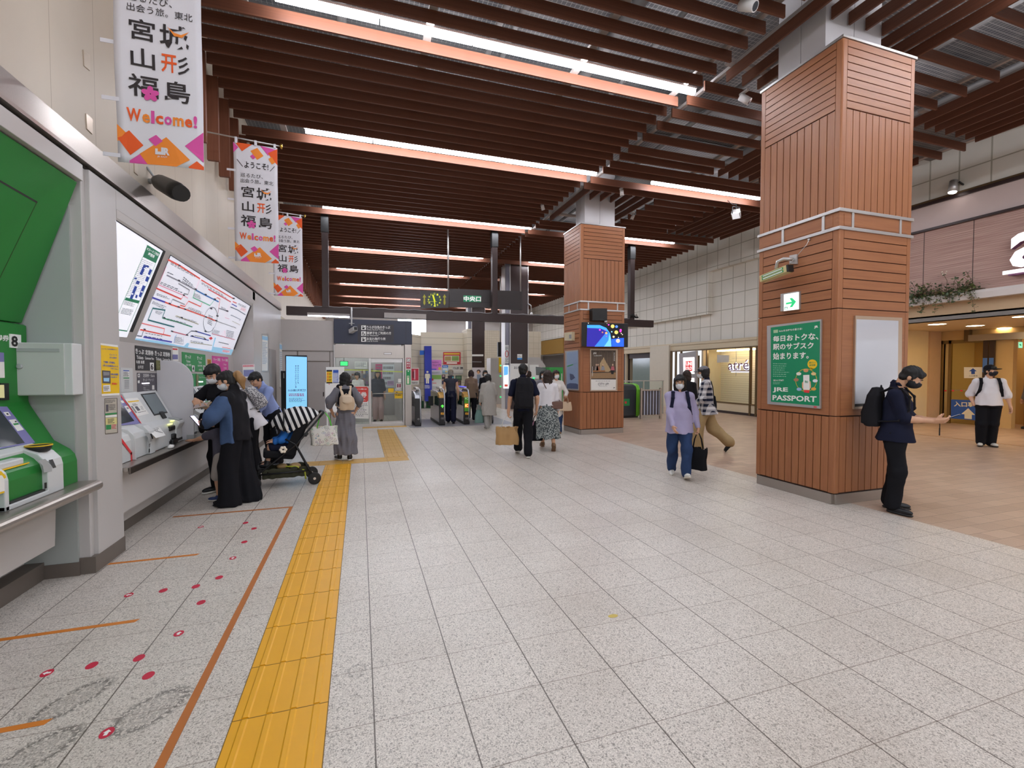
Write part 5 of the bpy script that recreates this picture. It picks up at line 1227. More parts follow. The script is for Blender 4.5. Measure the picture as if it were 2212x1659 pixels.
t1=gate(gxp(903.5),.17,'leftmost ticket gate with a plain dark front beside the steel post',K_GBLK,True)
t2=gate(gxp(955.5),.17,'second ticket gate showing a green arrow',K_GBLK)
t3=gate(gxp(1008.5),.17,'third ticket gate with a green front and orange lettering',K_GBLK)
t4=gate(gxp(1060),.17,'fourth ticket gate behind the woman in the grey coat',K_GBLK)
def on_gate(t):
    tr=Trace((0,13.28,.5),-Y_,t,GB);tr.off=.002;return tr
tr=on_gate(t1);tr.line('round_mark',T_ALU,[(313+15*math.cos(a_),1340+15*math.sin(a_))for a_ in np.linspace(0,6.28,14)],.006).flush()
tr=on_gate(t2);tr.poly('arrow',M('lit green arrow','#55e04a',.4,es=1.2),[(790,1050),(822,1082),(812,1092),(800,1080),(800,1115),(780,1115),(780,1080),(766,1092),(756,1082)],1)
for tt,dx in((t2,0),(t3,487)):
    tr2=tr if tt is t2 else on_gate(t3)
    if tt is t3:
        tr2.poly('green_panel',M('panel lime green','#58a832',.4),[(1226,900),(1336,900),(1336,1185),(1226,1185)],1).text('lettering',M('pale green letters','#d8f0c8',.4),'IC',[(1240,905),(1305,905),(1305,950),(1240,950)],2,.04).poly('lamp_plate',M('lit orange plate','#e8481a',.4,es=.6),[(1236,1032),(1308,1032),(1308,1108),(1236,1108)],2).text('lettering',M('lit yellow letters','#ffe27a',.4,es=1.0),'IC',[(1244,1042),(1300,1042),(1300,1098),(1244,1098)],3,.04)
    tr2.poly('pass_mark',M('mark amber','#e8a832',.45),[(757+dx,1208),(822+dx,1208),(822+dx,1252),(757+dx,1252)],2).line('pass_mark',T_INK,[(772+dx,1245),(792+dx,1222),(808+dx,1222)],.008,3)
    for c_ in(778,808):tr2.line('ring_mark',T_ALU,[(c_+dx+14*math.cos(a_),1325+14*math.sin(a_))for a_ in np.linspace(.5,5.8,12)],.007,2)
    tr2.flush()
for tt,x in((t3,gxp(1008.5)),(t4,gxp(1060))):obj('blue_lamp',MB().box(x-.07,x+.07,13.62,14.1,1.10,1.108),emis('#3a3cff',1.2),tt)
struct('floor',MB().add([(1.3,13.0,.002),(4.4,13.0,.002),(4.4,15.2,.002),(1.3,15.2,.002)],[(0,1,2,3)]),M('grey gate floor','#8f8d92',.35,var=.06,scale=4))
CD=crop(1340,480,3.772)
t=thing('ticket_gate','bright green end gate right of the far wood column','ticket gate',(8.75,13.4,0),group='row of ticket gates')
gxl,gxr=gy(1345,880,13.45).x,gy(1381,880,13.45).x
obj('body',MB().prism([(13.45,.06),(13.43,.95),(13.5,1.08),(13.65,1.13),(15.2,1.13),(15.2,.06)],'x',gxl-.3,gxr-.12),M('gate black grey','#3c4044',.35),t,bevel=.03)
obj('front_band',MB().prism([(13.46,.04),(13.41,.1),(13.40,.95),(13.47,1.1),(13.62,1.15),(15.0,1.15),(15.0,.04)],'x',gxr-.13,gxr),M('lime gate edge','#6fbf2e',.35),t,bevel=.03)
obj('base',MB().box(gxl-.3,gxr-.02,13.5,15.1,0,.06),T_BLACK,t)
tr=Trace((0,13.43,.6),-Y_,t,CD);tr.poly('panel',K_GREEN2,[(28,1440),(76,1438),(76,1495),(28,1497)],2).poly('sticker',K_RED,[(36,1460),(52,1460),(52,1478),(36,1478)],3).flush()
t=thing('barrier','low barrier of grey uprights and glass right of the green end gate','barrier',(9.6,13.2,0))
bx0,bx1=gy(1383,880,13.0).x,gy(1428,880,13.0).x
obj('post',MB().box(bx0,bx0+.06,12.97,13.03,0,1.02),T_STEELZ,t);obj('post',MB().box(bx1-.06,bx1,12.97,13.03,0,1.02),T_STEELZ,t);obj('rail',MB().box(bx0,bx1,12.975,13.025,.93,.97).box(bx0,bx1,12.975,13.025,.1,.13),T_STEELZ,t)
for k in range(6):
    x=bx0+.09+k*(bx1-bx0-.12)/6;obj('upright',MB().box(x,x+.03,12.98,13.02,.13,.93),T_BROWN,t)
obj('panel',MB().box(bx0+.06,bx1-.06,13.01,13.015,.14,.92),M('frosted panel','#aeb4c6',.3),t)
t=thing('glass_rail','clear glass barrier with a steel top rail behind the low barrier','glass barrier',(9.8,14.4,0))
a,b_=gy(1345,822,14.4),gy(1433,822,14.4)
obj('pane',MB().box(a.x,b_.x,14.395,14.405,.1,a.z-.03),GL,t);obj('top_rail',MB().box(a.x,b_.x,14.37,14.43,a.z-.03,a.z),T_ALU,t)
for x in(a.x+.85,b_.x-.04):obj('post',MB().box(x,x+.04,14.38,14.42,0,a.z-.03),T_ALU,t)
BG=crop(840,680,5.0275)
m,nt,b,oc,xyz=base('cream lap panels',.45,.35)
j=joint(nt,xyz[2],0,.27,.02);b.inputs['Base Color'].default_value=lin('#d9cfba')
nt.links.new(mixc(nt,mth(nt,'MULTIPLY',j,.6),lin('#ddd3be'),lin('#8e8472')),b.inputs['Base Color']);T_LAP=m
yw=19.6
a,b_=gy(*BG(350,185),yw),gy(*BG(855,195),yw)
struct('wall_back',MB().box(a.x,b_.x,yw,yw+.2,0,a.z).prism([(a.x,yw),(a.x-.9,yw-1.2),(a.x-1.9,yw-1.2),(a.x-1.9,yw+.2),(a.x,yw+.2)],'z',0,a.z-.15).box(b_.x-.2,b_.x,yw-.8,yw+.2,0,b_.z+.1),T_LAP)
def pillar_sign():
    t=thing('pillar_sign','tall blue pillar sign with a cream man pictogram beyond the gates','sign',gy(925,880,19.3))
    tr=Trace((0,19.3,1),-Y_,t,BG)
    tr.slab('board',M('royal blue','#2a39a8',.4),[(380,342),(453,342),(460,935),(384,935)],.25);tr.off=.25
    KC=M('cream print','#efe8d0',.5)
    tr.poly('pictogram',KC,[(419+12*math.cos(a_),621+12*math.sin(a_))for a_ in np.linspace(0,5.8,14)],1).poly('pictogram',KC,[(398,640),(440,640),(448,650),(448,690),(440,690),(438,655),(436,746),(422,746),(420,695),(417,746),(404,746),(402,655),(400,690),(392,690),(392,650)],1)
    tr.scrib('lettering',T_WHITE,[(388,762),(450,762),(450,800),(388,800)],5,1,.5).flush()
    p=tr.pt(384,935);obj('foot',MB().tube([(p.x+.05,19.2,0),(p.x+.05,19.2,p.z)],.05,8).box(p.x-.3,p.x+.4,19.05,19.3,0,.03),T_ALU,t)
    tr.off=0;tr.slab('side_flag',M('flag blue','#2f74d8',.4),[(335,390),(378,388),(378,435),(335,437)],.1);tr.flush()
pillar_sign()
t=thing('low_screen','low dark green panel standing at the foot of the blue pillar sign','screen',gy(*BG(400,1020),19.4))
tr=Trace((0,19.45,.5),-Y_,t,BG);tr.slab('panel',M('deep green board','#12542f',.45),[(335,935),(475,938),(475,1012),(335,1010)],.04);tr.flush()
p0,p1=gy(*BG(340,1010),19.4),gy(*BG(470,1010),19.4)
for p in(p0,p1):obj('leg',MB().box(p.x,p.x+.04,19.4,19.44,0,p.z+.02),T_BASEB,t)
def wall_poster(q,cols,label,y=yw,lines=4,txt=None):
    t=thing('poster',label,'poster',gy(*BG(*q[0]),y),group='posters beyond the gates')
    tr=Trace((0,y,1.5),-Y_,t,BG);tr.slab('sheet',M('poster paper '+cols[0],cols[0],.5),q,.02);tr.off=.022
    (x0,y0),(x1,y1)=q[0],q[2]
    for k,(c,u0,v0,u1,v1)in enumerate(cols[1]):
        tr.rect('picture',M('poster paper '+c,c,.5),x0+u0*(x1-x0),y0+v0*(y1-y0),x0+u1*(x1-x0),y0+v1*(y1-y0),1+.3*k)
    for s_,c,u0,v0,u1,v1 in(txt or[]):tr.rtext('lettering',M('poster paper '+c,c,.5),s_,x0+u0*(x1-x0),y0+v0*(y1-y0),x0+u1*(x1-x0),y0+v1*(y1-y0),6,.02)
    if lines:tr.scrib('print',K_GREY,[(x0+.08*(x1-x0),y0+.8*(y1-y0)),(x1-.08*(x1-x0),y0+.8*(y1-y0)),(x1-.08*(x1-x0),y0+.95*(y1-y0)),(x0+.08*(x1-x0),y0+.95*(y1-y0))],lines,5)
    tr.flush()
R4=lambda x0,y0,x1,y1:[(x0,y0),(x1,y0),(x1,y1),(x0,y1)]
wall_poster(R4(460,490,572,650),('#e6e2ea',[('#e58ad8',0,0,1,.7),('#5a6ad8',.05,.6,.5,.68),('#f0d060',.7,.5,.95,.68)]),'pink poster with dark lettering right of the blue pillar sign',txt=[('ネットワーク','#3a2a60',.1,.12,.7,.22),('リニューアル','#3a2a60',.15,.28,.95,.42)])
wall_poster(R4(590,405,778,540),('#c8323c',[('#f0c84a',.05,.08,.95,.2),('#e8d8c0',.07,.28,.93,.78),('#b89a60',.1,.35,.45,.7),('#8fb060',.5,.32,.9,.7),('#f2ece0',.2,.82,.8,.94)]),'wide red framed poster high on the cream wall beyond the gates',lines=0)
wall_poster(R4(580,548,643,640),('#a8cfe6',[('#2f6fc8',0,0,1,.25),('#e8eef0',.1,.35,.9,.6),('#f0d890',.5,.65,.9,.85)]),'small pale blue poster under the red framed one',txt=[('Suica','#ffffff',.15,.06,.85,.2)])
wall_poster(R4(685,555,845,650),('#d6d2c8',[]),'white sheet with hand drawn black lettering on the cream wall',txt=[('ぐんま','#2a2a2a',.1,.1,.45,.4),('旅','#2a2a2a',.55,.1,.75,.4)])
wall_poster(R4(462,655,570,805),('#e8e8de',[('#8fbf5a',0,0,1,.3),('#d84a4a',0,.25,.2,.4),('#e89a9a',.1,.55,.5,.62)]),'pale poster with a green top beside the pictogram man')
wall_poster(R4(575,650,612,700),('#3a3438',[('#c9a0a0',.2,.1,.8,.5)]),'small dark poster, upper one of a pair beyond the gates',lines=0)
wall_poster(R4(575,704,612,755),('#453e5a',[('#e0b080',.1,.0,.9,.2)]),'small dark poster, lower one of a pair beyond the gates',lines=0)
wall_poster(R4(640,660,705,718),('#25222a',[('#d87a9a',.4,.2,.75,.5),('#50b8c8',.75,.2,.95,.5)]),'black poster with pink and cyan blocks behind the hatted man',lines=0)
wall_poster(R4(722,660,790,708),('#3f5a44',[('#6a8a6a',.15,.2,.85,.7)]),'dark green shield shaped notice beyond the gates',lines=0)
wall_poster(R4(715,712,785,775),('#5a4a3e',[('#8fb0d0',0,.85,1,1),('#8a6a50',.2,.3,.8,.7)]),'brown photo poster under the green notice beyond the gates',lines=0)
wall_poster([(240,580),(326,577),(326,757),(240,760)],('#e6e2da',[('#c8344a',.05,.03,.95,.75),('#7a2030',.2,.2,.5,.6),('#f0c0c8',.4,.1,.55,.7)]),'red picture poster reading TOKYO beside the steel post',y=18.2,lines=0,txt=[('TOKYO!','#2a2a2a',.08,.84,.85,.95)])
def dark_col(x0,x1,y,zt,label,panel):
    t=thing('dark_column',label,'column',((x0+x1)/2,y,0));w=x1-x0
    obj('cladding',MB().box(x0,x1,y,y+.7,0,zt),T_BROWN2,t)
    obj('corner_strip',MB().box(x0-.28*w,x0-.24*w,y+.1,y+.6,0,zt).box(x0-.03,x0,y-.01,y+.3,0,zt).box(x1,x1+.03,y-.01,y+.6,0,zt),T_ALU,t)
    obj('side_face',MB().box(x0-.26*w,x0,y+.1,y+.6,0,zt),M('column side grey','#8f8e9a',.3,.2),t)
    return t
t=dark_col(5.87,6.62,18.0,6.75,'tall dark brown column beyond the hanging sign with a small blue notice',True)
tr=Trace((0,18.0,2),-Y_,t,BG)
tr.poly('blue_notice',T_WHITE,[(1395,428),(1447,428),(1447,487),(1395,487)]).poly('blue_notice',M('notice blue','#3a8fd8',.5),[(1395,468),(1447,468),(1447,487),(1395,487)],2).scrib('blue_notice',K_BLKS2,[(1400,440),(1442,440),(1442,462),(1400,462)],2,2)
tr.poly('white_panel',K_PAPER,[(1322,530),(1508,530),(1508,830),(1322,830)],1).text('lettering',T_INK,'あなたらしいと',[(1360,560),(1495,565),(1495,590),(1360,590)],2,.01).poly('white_panel',M('accent orange','#e8882a',.5),[(1462,648),(1495,648),(1495,680),(1462,680)],2).line('white_panel',K_BLKS2,[(1420,625),(1495,625)],.02,2)
tr.flush()
tr=Trace((0,18.1,2),-Y_,t,BG)
tr.poly('no_smoking_strip',T_WHITE,[(1260,328),(1302,328),(1302,525),(1260,525)]).line('no_smoking_strip',K_RED,[(1281+16*math.cos(a_),425+34*math.sin(a_))for a_ in np.linspace(0,6.28,18)],.03,2).scrib('no_smoking_strip',K_BLKS2,[(1265,345),(1297,345),(1297,385),(1265,385)],3,2).scrib('no_smoking_strip',K_BLKS2,[(1265,468),(1297,468),(1297,515),(1265,515)],4,2)
tr.poly('lit_advert',emis('#e6f0ff',1.3),[(1243,548),(1300,548),(1302,800),(1243,800)],1).poly('lit_advert',emis('#5aa0f0',.9),[(1248,560),(1295,560),(1295,650),(1248,660)],2).poly('lit_advert',emis('#c8503f',.6),[(1255,755),(1292,755),(1292,780),(1255,780)],2).flush()
t=dark_col(gy(*BG(903,300),24.5).x,gy(*BG(1042,300),24.5).x,24.5,6.75,'dark brown column farther back behind the gates with a portrait poster',True)
tr=Trace((0,24.5,2),-Y_,t,BG)
tr.poly('portrait_panel',M('pale lilac paper','#d8d4d8',.5),[(905,573),(1045,573),(1048,830),(905,830)]).poly('portrait_panel',M('hair print','#4a3c3a',.5),[(975+22*math.cos(a_),615+20*math.sin(a_))for a_ in np.linspace(0,5.8,12)],2).poly('portrait_panel',M('skin print','#e8b48a',.5),[(972+14*math.cos(a_),625+18*math.sin(a_))for a_ in np.linspace(0,5.8,12)],3)
tr.poly('portrait_panel',M('shirt print','#8f9fb4',.5),[(955,650),(995,648),(1010,740),(960,745)],2).line('white_bars',T_WHITE,[(905,440),(1020,440)],.1,2).line('white_bars',K_GREY,[(910,510),(1005,512)],.05,2).flush()
t=thing('locker_block','block of pale coin lockers with small green lamps beyond the gates','lockers',gy(*BG(1160,960),21.0))
a,b_=gy(*BG(1105,470),21.0),gy(*BG(1252,960),21.0)
obj('body',MB().box(a.x,b_.x,21.0,21.7,0,a.z),T_GREYP,t)
for k in range(5):obj('door',MB().box(a.x+.75,b_.x-.1,20.98,21.0,.2+.5*k,.66+.5*k),T_WHITE,t)
for k in range(5):obj('lamp',MB().box(b_.x-.22,b_.x-.14,20.96,20.98,.3+.5*k,.36+.5*k),emis('#3fe08a',1.0),t)
obj('yellow_strip',MB().box(a.x+.4,a.x+.56,20.97,21.0,1.5,2.2),K_YEL,t)
t=thing('locker_block','pale locker unit right of the tall dark column','lockers',gy(*BG(1600,900),20.0))
a,b_=gy(*BG(1515,460),20.0),gy(*BG(1700,900),20.0)
obj('body',MB().box(a.x,b_.x,20,20.7,0,a.z-.4).prism([(a.x,a.z-.4),(b_.x,a.z-.4),(b_.x-.3,a.z),(a.x,a.z)],'y',20,20.7),T_GREYP,t)
obj('notice',MB().box(a.x+.05,a.x+.5,19.97,20,a.z-1.0,a.z-.35),T_WHITE,t);obj('door',MB().box(a.x+.6,b_.x-.06,19.98,20,.2,a.z-.5),T_WHITE,t);obj('lamp',MB().box(a.x+.2,a.x+.3,19.96,20,1.2,1.28),emis('#3fe08a',1.0),t)
t=thing('green_kiosk','bright green ticket machine front beyond the gates left of the far wood column','ticket machine',gy(*BG(1820,900),17.0))
a,b_=gy(*BG(1745,570),17.0),gy(*BG(1890,900),17.0)
obj('body',MB().box(a.x,b_.x,17,17.8,0,a.z),M('kiosk green','#3fb055',.4),t);obj('poster',MB().box(a.x+.5,b_.x-.05,16.97,17,a.z-.95,a.z-.25),K_PAPER,t);obj('screen',MB().box(a.x+.08,a.x+.42,16.97,17,1.0,1.5),K_SCR,t)
t=thing('grey_screen','large grey monitor beyond the gates beside the green machine','monitor',gy(*BG(1650,610),17.4))
tr=Trace((0,17.4,1.6),-Y_,t,BG);tr.slab('case',K_BLKS2,[(1595,565),(1708,580),(1706,655),(1598,655)],.06);tr.off=.062;tr.poly('screen',M('dull screen','#6d7472',.3),[(1600,571),(1704,585),(1702,649),(1602,649)]);tr.flush()
p=gy(*BG(1650,655),17.4);obj('stand',MB().box(p.x-.05,p.x+.05,17.38,17.44,0,p.z),T_BLACK,t)
t=thing('hanging_screen','black monitor hanging beside the tall dark column','monitor',gy(*BG(1210,370),20.5))
tr=Trace((0,20.5,2),-Y_,t,BG);tr.slab('case',T_BLACK,[(1178,298),(1252,298),(1252,455),(1178,455)],.1);tr.flush()
p=gy(*BG(1210,298),20.5);obj('hanger',MB().tube([(p.x,20.5,p.z),(p.x,20.5,6.7)],.03,6),T_ALU,t)
struct('wall_back',MB().box(gy(*BG(1050,170),23).x,gy(*BG(1250,170),23).x+.6,23,23.2,0,gy(*BG(1050,168),23).z),panelled('small beige tiles','#c9bda8','#9a8f7c',0,.12,0,.012,2,.12,0,.012))
struct('wall_back',MB().box(gy(*BG(1520,270),22).x,gy(*BG(1650,270),22).x,22,22.4,0,gy(*BG(1520,180),22).z),panelled('beige block tiles','#c9bda8','#a1947c',0,.3,0,.02,2,.3,0,.02))
t=thing('shop_fascia','gold coloured shop sign band under the tiled wall far right of the dark column','fascia',(X1-.2,26,2.5))
A_,B_2=gx(*BG(1660,430),X1-.15),gx(*BG(1885,300),X1-.15)
obj('band',MB().box(X1-.2,X1+.1,B_2.y-.2,A_.y,2.75,3.75),M('dull gold','#a67f2f',.35,.4),t)
obj('post',MB().box(X1-.1,X1+.1,26.2,26.5,0,2.75),M('dull gold','#a67f2f',.35,.4),t)
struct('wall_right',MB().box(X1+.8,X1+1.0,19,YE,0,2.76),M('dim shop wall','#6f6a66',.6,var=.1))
struct('wall_right',MB().box(X1-.1,X1+.1,17.1,18.5,0,2.7),M('cream plaster','#d9d0be',.5))
m=M('daylit window','#ffffff',.5,es=9.0,ecol='#e6ecff',var=0)
struct('window_1',MB().add([(2.6,34.02,2.2),(4.6,34.02,2.2),(4.6,34.02,5.6),(2.6,34.02,5.6)],[(0,1,2,3)]),m)
t=thing('digital_sign','tall pale blue digital display standing left of the grey office door','display',(-1.6,12.4,0))
FA=crop(400,680,3.859)
yd=12.2;a,b_=gy(*FA(833,336),yd),gy(*FA(1020,792),yd)
obj('case',MB().box(a.x,b_.x,yd,yd+.1,b_.z,a.z),T_BLACK,t,bevel=.006)
tr=Trace((0,yd,1.4),-Y_,t,FA)
LB_=emis('#86c9ee',.62)
tr.poly('screen',LB_,[(842,345),(1014,352),(1016,785),(842,785)],1)
KDB=lit('#1f4f78',.05)
for k,ch in enumerate('知らない人だけど、'):tr.rtext('lettering',KDB,ch,936,420+17.5*k,947,434+17.5*k,2,.02)
for k,ch in enumerate('知らないふりはしない。'):tr.rtext('lettering',KDB,ch,917,420+17.5*k,928,434+17.5*k,2,.02)
tr.rtext('lettering',KDB,'みんなの勇気と声で痴漢撲滅',858,620,1006,640,2,.02).scrib('lettering',lit('#b04a78',.1),[(865,655),(1000,655),(1000,680),(865,680)],2,2,.6,2).scrib('small_print',KDB,[(866,692),(1004,692),(1004,728),(866,728)],4,2,.4,5).flush()
obj('stand',MB().box(a.x+.1,b_.x-.1,yd+.1,yd+.16,0,1.9).box(a.x+.02,b_.x-.02,yd-.1,yd+.35,0,.03),T_BLACK,t)
t=thing('ticket_stand','slim black stand with a pale card left of the blue display','stand',gy(*FA(815,600),12.6))
a=gy(*FA(797,468),12.6);b_=gy(*FA(840,468),12.6);obj('column',MB().box(a.x,b_.x,12.6,12.75,0,a.z),T_BLACK,t);obj('card',MB().box(a.x+.06,b_.x-.04,12.59,12.6,a.z-.18,a.z-.05),K_PAPER,t)
t=thing('whiteboard','white notice board on a wheeled frame behind the woman with the pale backpack','whiteboard',gy(*OA(640,1600),11.0))
yw2=11.3;w=lambda x,y:gy(*OA(x,y),yw2)
A,B,C_=w(575,845),w(795,1040),w(565,1375)
obj('board',MB().box(w(565,1200).x,w(760,1200).x,yw2,yw2+.03,w(600,1370).z,w(575,1030).z).box(A.x,B.x,yw2,yw2+.03,w(600,1040).z,A.z),T_WHITE,t,bevel=.004)
obj('post',MB().box(w(565,1).x,w(565,1).x+.03,yw2+.03,yw2+.06,.08,A.z),T_WHITE,t);obj('post',MB().box(w(680,1).x,w(680,1).x+.03,yw2+.03,yw2+.06,.08,A.z),T_WHITE,t)
obj('foot_bar',MB().box(w(470,1).x,w(690,1).x,yw2+.02,yw2+.07,.05,.09),T_WHITE,t)
for x in(470,680):obj('caster',MB().cyl((w(x,1).x,yw2+.02,.03),(w(x,1).x,yw2+.06,.03),.03),T_BLACK,t)
obj('tray',MB().box(w(565,1).x,w(740,1).x,yw2-.05,yw2,w(600,1385).z,w(600,1370).z),T_WHITE,t)
tr=Trace((0,yw2,1.4),-Y_,t,OA)
tr.poly('notice',K_YEL,[(582,880),(650,880),(650,1040),(582,1040)]).poly('notice',T_INK,[(582,880),(650,880),(650,900),(582,900)],2).poly('notice',T_INK,[(582,1025),(650,1025),(650,1040),(582,1040)],2).poly('notice',M('notice paper blue','#8f9fd0',.5),[(660,880),(725,880),(725,1030),(660,1030)]).poly('notice',K_BLUE,[(660,880),(725,880),(725,912),(660,912)],2).poly('notice',K_PAPER,[(735,870),(790,872),(790,935),(735,930)]).poly('notice',K_PAPER,[(670,1060),(720,1060),(720,1075),(670,1075)])
for k in range(3):tr.poly('notice',M('notice orange','#e87a2a',.5),[(590,915+36*k),(606,915+36*k),(606,938+36*k),(590,938+36*k)],2).scrib('notice',T_INK,[(612,915+36*k),(645,915+36*k),(645,940+36*k),(612,940+36*k)],3,2)
tr.scrib('notice',K_PAPER,[(666,920),(720,920),(720,1020),(666,1020)],7,2).poly('notice',K_RED,[(605,1045),(622,1045),(615,1058)],1).flush()
t=thing('red_notice','red and white notice sheet on the glass left of the office door','notice',gy(*OA(980,1300),YO-.01))
tr=Trace((0,YO-.008,1.2),-Y_,t,OA)
tr.slab('sheet',K_PAPER,[(820,1065),(1092,1075),(1088,1462),(820,1455)],.006);tr.off=.007
tr.poly('red_block',M('notice red','#e0453c',.5),[(830,1080),(1065,1080),(1082,1100),(1080,1245),(1065,1262),(830,1258)]).text('lettering',T_WHITE,'お乗りへのご入場には',[(835,1098),(1062,1100),(1062,1118),(835,1116)],2,.02).text('lettering',T_WHITE,'入場券',[(845,1140),(1065,1142),(1065,1212),(845,1208)],2,.03).text('lettering',T_WHITE,'が必要です。',[(900,1228),(1055,1230),(1055,1248),(900,1248)],2,.02)
tr.scrib('small_print',K_BLKS2,[(900,1275),(1082,1278),(1080,1440),(900,1436)],9,1,.35,4).flush()
t=thing('wheel_cart','small black wheeled trolley with yellow tape on the floor by the whiteboard','trolley',gz(690,945))
p=gz(692,948);obj('deck',MB().box(p.x-.12,p.x+.14,p.y-.1,p.y+.1,.08,.28),T_BLACK,t,bevel=.01)
obj('tape',MB().box(p.x-.1,p.x-.03,p.y-.102,p.y+.1,.262,.283).box(p.x+.0,p.x+.06,p.y-.102,p.y+.1,.262,.283),K_YEL,t)
for s_ in(-.09,.1):obj('wheel',MB().cyl((p.x+s_,p.y-.06,.035),(p.x+s_,p.y-.02,.035),.035),T_BLACK,t)
obj('axle_plate',MB().box(p.x-.11,p.x+.12,p.y-.07,p.y-.01,.05,.085),T_BASEB,t)
t=thing('gooseneck_lamp','small curved grey lamp on the side of the tall dark column','lamp',(6.75,17.9,4.6))
p=gy(1141,657,17.9);obj('neck',MB().tube([(6.64,18.05,p.z),(p.x+.02,17.95,p.z+.02),(p.x+.12,17.9,p.z-.05),(p.x+.14,17.9,p.z-.3)],.025,8),T_ALU,t);obj('head',MB().lathe([(.03,.1),(.08,.0),(.07,-.02)],(p.x+.14,17.9,p.z-.42)),T_ALU,t)
# ================================================================ right side: shop front
K_CREAM=M('cream shop plaster','#d6c6a8',.5,var=.03)
K_GOLD=M('bronze frame','#6e5a40',.35,.5)
K_PINKW=M('pale rose panel','#e2cfc9',.5,var=.02)
RD=crop(1340,480,3.772)
struct('wall_right',MB().box(X1,X1+.5,14.9,17.12,0,.02).box(X1,X1+.3,12.45,17.12,2.42,2.76).box(X1,X1+.35,12.45,16.45,0,.40).box(X1,X1+.5,9.25,12.46,0,2.76).box(X1-.03,X1+.3,12.45,20.9,2.66,2.76),K_CREAM)
struct('wall_right',MB().box(X1+.2,X1+.8,9.0,9.56,2.7,5.66).box(X1+.15,X1+.6,20.9,21.0,0,2.7),K_CREAM)
struct('baseboard_right',MB().box(X1-.02,X1,9.3,17.1,0,.09),T_BROWN)
mb=MB()
for y in(12.46,12.72,14.86,16.4,16.75,17.05):mb.box(X1-.04,X1+.04,y-.03,y+.03,.02,2.45)
mb.box(X1-.03,X1+.03,12.46,17.1,2.40,2.45).box(X1-.03,X1+.03,12.46,14.9,.38,.42)
struct('trim_8',mb,K_GOLD)
struct('window_2',MB().box(X1-.006,X1+.006,12.75,14.83,.42,2.40),GL)
m,nt,b,oc,xyz=base('white slatted shop backdrop',.5,.3)
j=joint(nt,xyz[2],0,.085,.012);nt.links.new(mixc(nt,mth(nt,'MULTIPLY',j,.5),lin('#e8dcc4'),lin('#a08a68')),b.inputs['Base Color'])
struct('wall_shop',MB().box(X1+.9,X1+1.0,12.5,15.2,.3,2.6),m)
struct('wall_shop',MB().box(X1+.02,X1+.95,15.1,15.2,0,2.6).box(X1+.02,X1+.95,12.4,12.5,0,2.6).box(X1+.02,X1+.95,12.5,15.2,2.45,2.55),K_CREAM)
t=thing('strip_light','thin white lamp strip glowing inside the shop window above the lettering','light',(X1+.5,13.7,2.4))
obj('tube',MB().tube([(X1+.35,12.8,2.36),(X1+.35,14.7,2.36)],.025,8),M('shop tube','#ffffff',.4,es=30,ecol='#ffe9c4',var=0),t);obj('bracket',MB().box(X1+.33,X1+.37,12.8,14.7,2.39,2.455),K_CREAM,t)
t=thing('shop_sign','dark red lettering with a lit white halo in the shop window','sign',(X1+.1,13.2,1.7))
PW=X1+.10
tr=Trace((PW,0,1.7),-X_,t,RD)
KM=M('sign maroon','#7a2238',.4,es=.05)
tr.text('lettering',KM,'atré',[(878,1132),(1046,1118),(1046,1202),(878,1204)],12,.0)
tr.line('underline',KM,[(900,1212),(1065,1212)],.03,12)
tr.text('halo',emis('#e4e6ff',1.6),'atré',[(882,1138),(1052,1122),(1052,1206),(882,1208)],1,.035)
tr.line('halo',emis('#e4e6ff',1.6),[(905,1218),(1068,1218)],.045,1).flush()
for z in(1.55,2.05):obj('rail',MB().box(PW+.004,PW+.03,12.62,13.7,z-.006,z+.006),T_ALU,t)
for y in(12.8,13.5):obj('hanger',MB().box(PW+.006,PW+.02,y-.008,y+.008,1.4,2.455),T_ALU,t)
t=thing('window_sheet','white paper sheet on the shop window glass left of the lettering','paper sheet',gx(*RD(835,1110),X1))
tr=Trace((X1-.007,0,1.7),-X_,t,RD);tr.slab('sheet',M('tinted paper','#d3cdbf',.6),[(788,1080),(888,1085),(886,1140),(790,1145)],.004);tr.flush()
t=thing('lightbox_sign','grey sign panel with two white lit squares, the upper one with red lettering','sign',gx(*RD(560,1450),12.9))
tr=Trace((12.93,0,1.4),-X_,t,RD)
tr.slab('panel',M('sign tower grey','#a9a5a8',.4),[(495,1072),(633,1048),(633,1452),(498,1440)],.10);tr.off=.102
LW=emis('#fff4f2',1.5)
tr.poly('lit_square',LW,[(512,1103),(604,1100),(604,1235),(514,1237)],1).poly('lit_square',LW,[(517,1268),(603,1270),(602,1405),(518,1400)],1)
KR=emis('#d8232a',.5)
tr.poly('red_logo',KR,[(530,1133),(586,1130),(586,1213),(531,1214)],2).text('lettering',emis('#ffe8e4',.9),'UNI',[(535,1138),(582,1136),(582,1168),(535,1170)],3,.04).text('lettering',emis('#ffe8e4',.9),'QLO',[(535,1176),(582,1175),(582,1208),(535,1209)],3,.04)
tr.line('figure',K_BLKS2,[(560,1300),(574,1310),(566,1330),(556,1360)],.03,2).line('figure',K_GREY,[(545,1372),(560,1375)],.03,2).flush()
obj('mount',MB().box(12.93,X1+.02,15.3,16.2,.5,2.2),K_GOLD,t)
t=thing('shop_door','dark recessed shop doorway with a grey green glass panel left of the cream wall','doorway',(X1+.3,19.6,0))
obj('header',MB().box(X1,X1+.3,18.5,20.9,2.45,2.66),K_CREAM,t)
obj('frame',MB().box(X1+.25,X1+.32,18.5,18.56,0,2.45).box(X1+.25,X1+.32,20.84,20.9,0,2.45).box(X1+.25,X1+.32,18.5,20.9,2.2,2.45),T_BROWN,t)
obj('glass_panel',MB().box(X1+.27,X1+.29,18.95,20.5,0,2.2),M('grey green glass','#7f918c',.15,spec=.6),t)
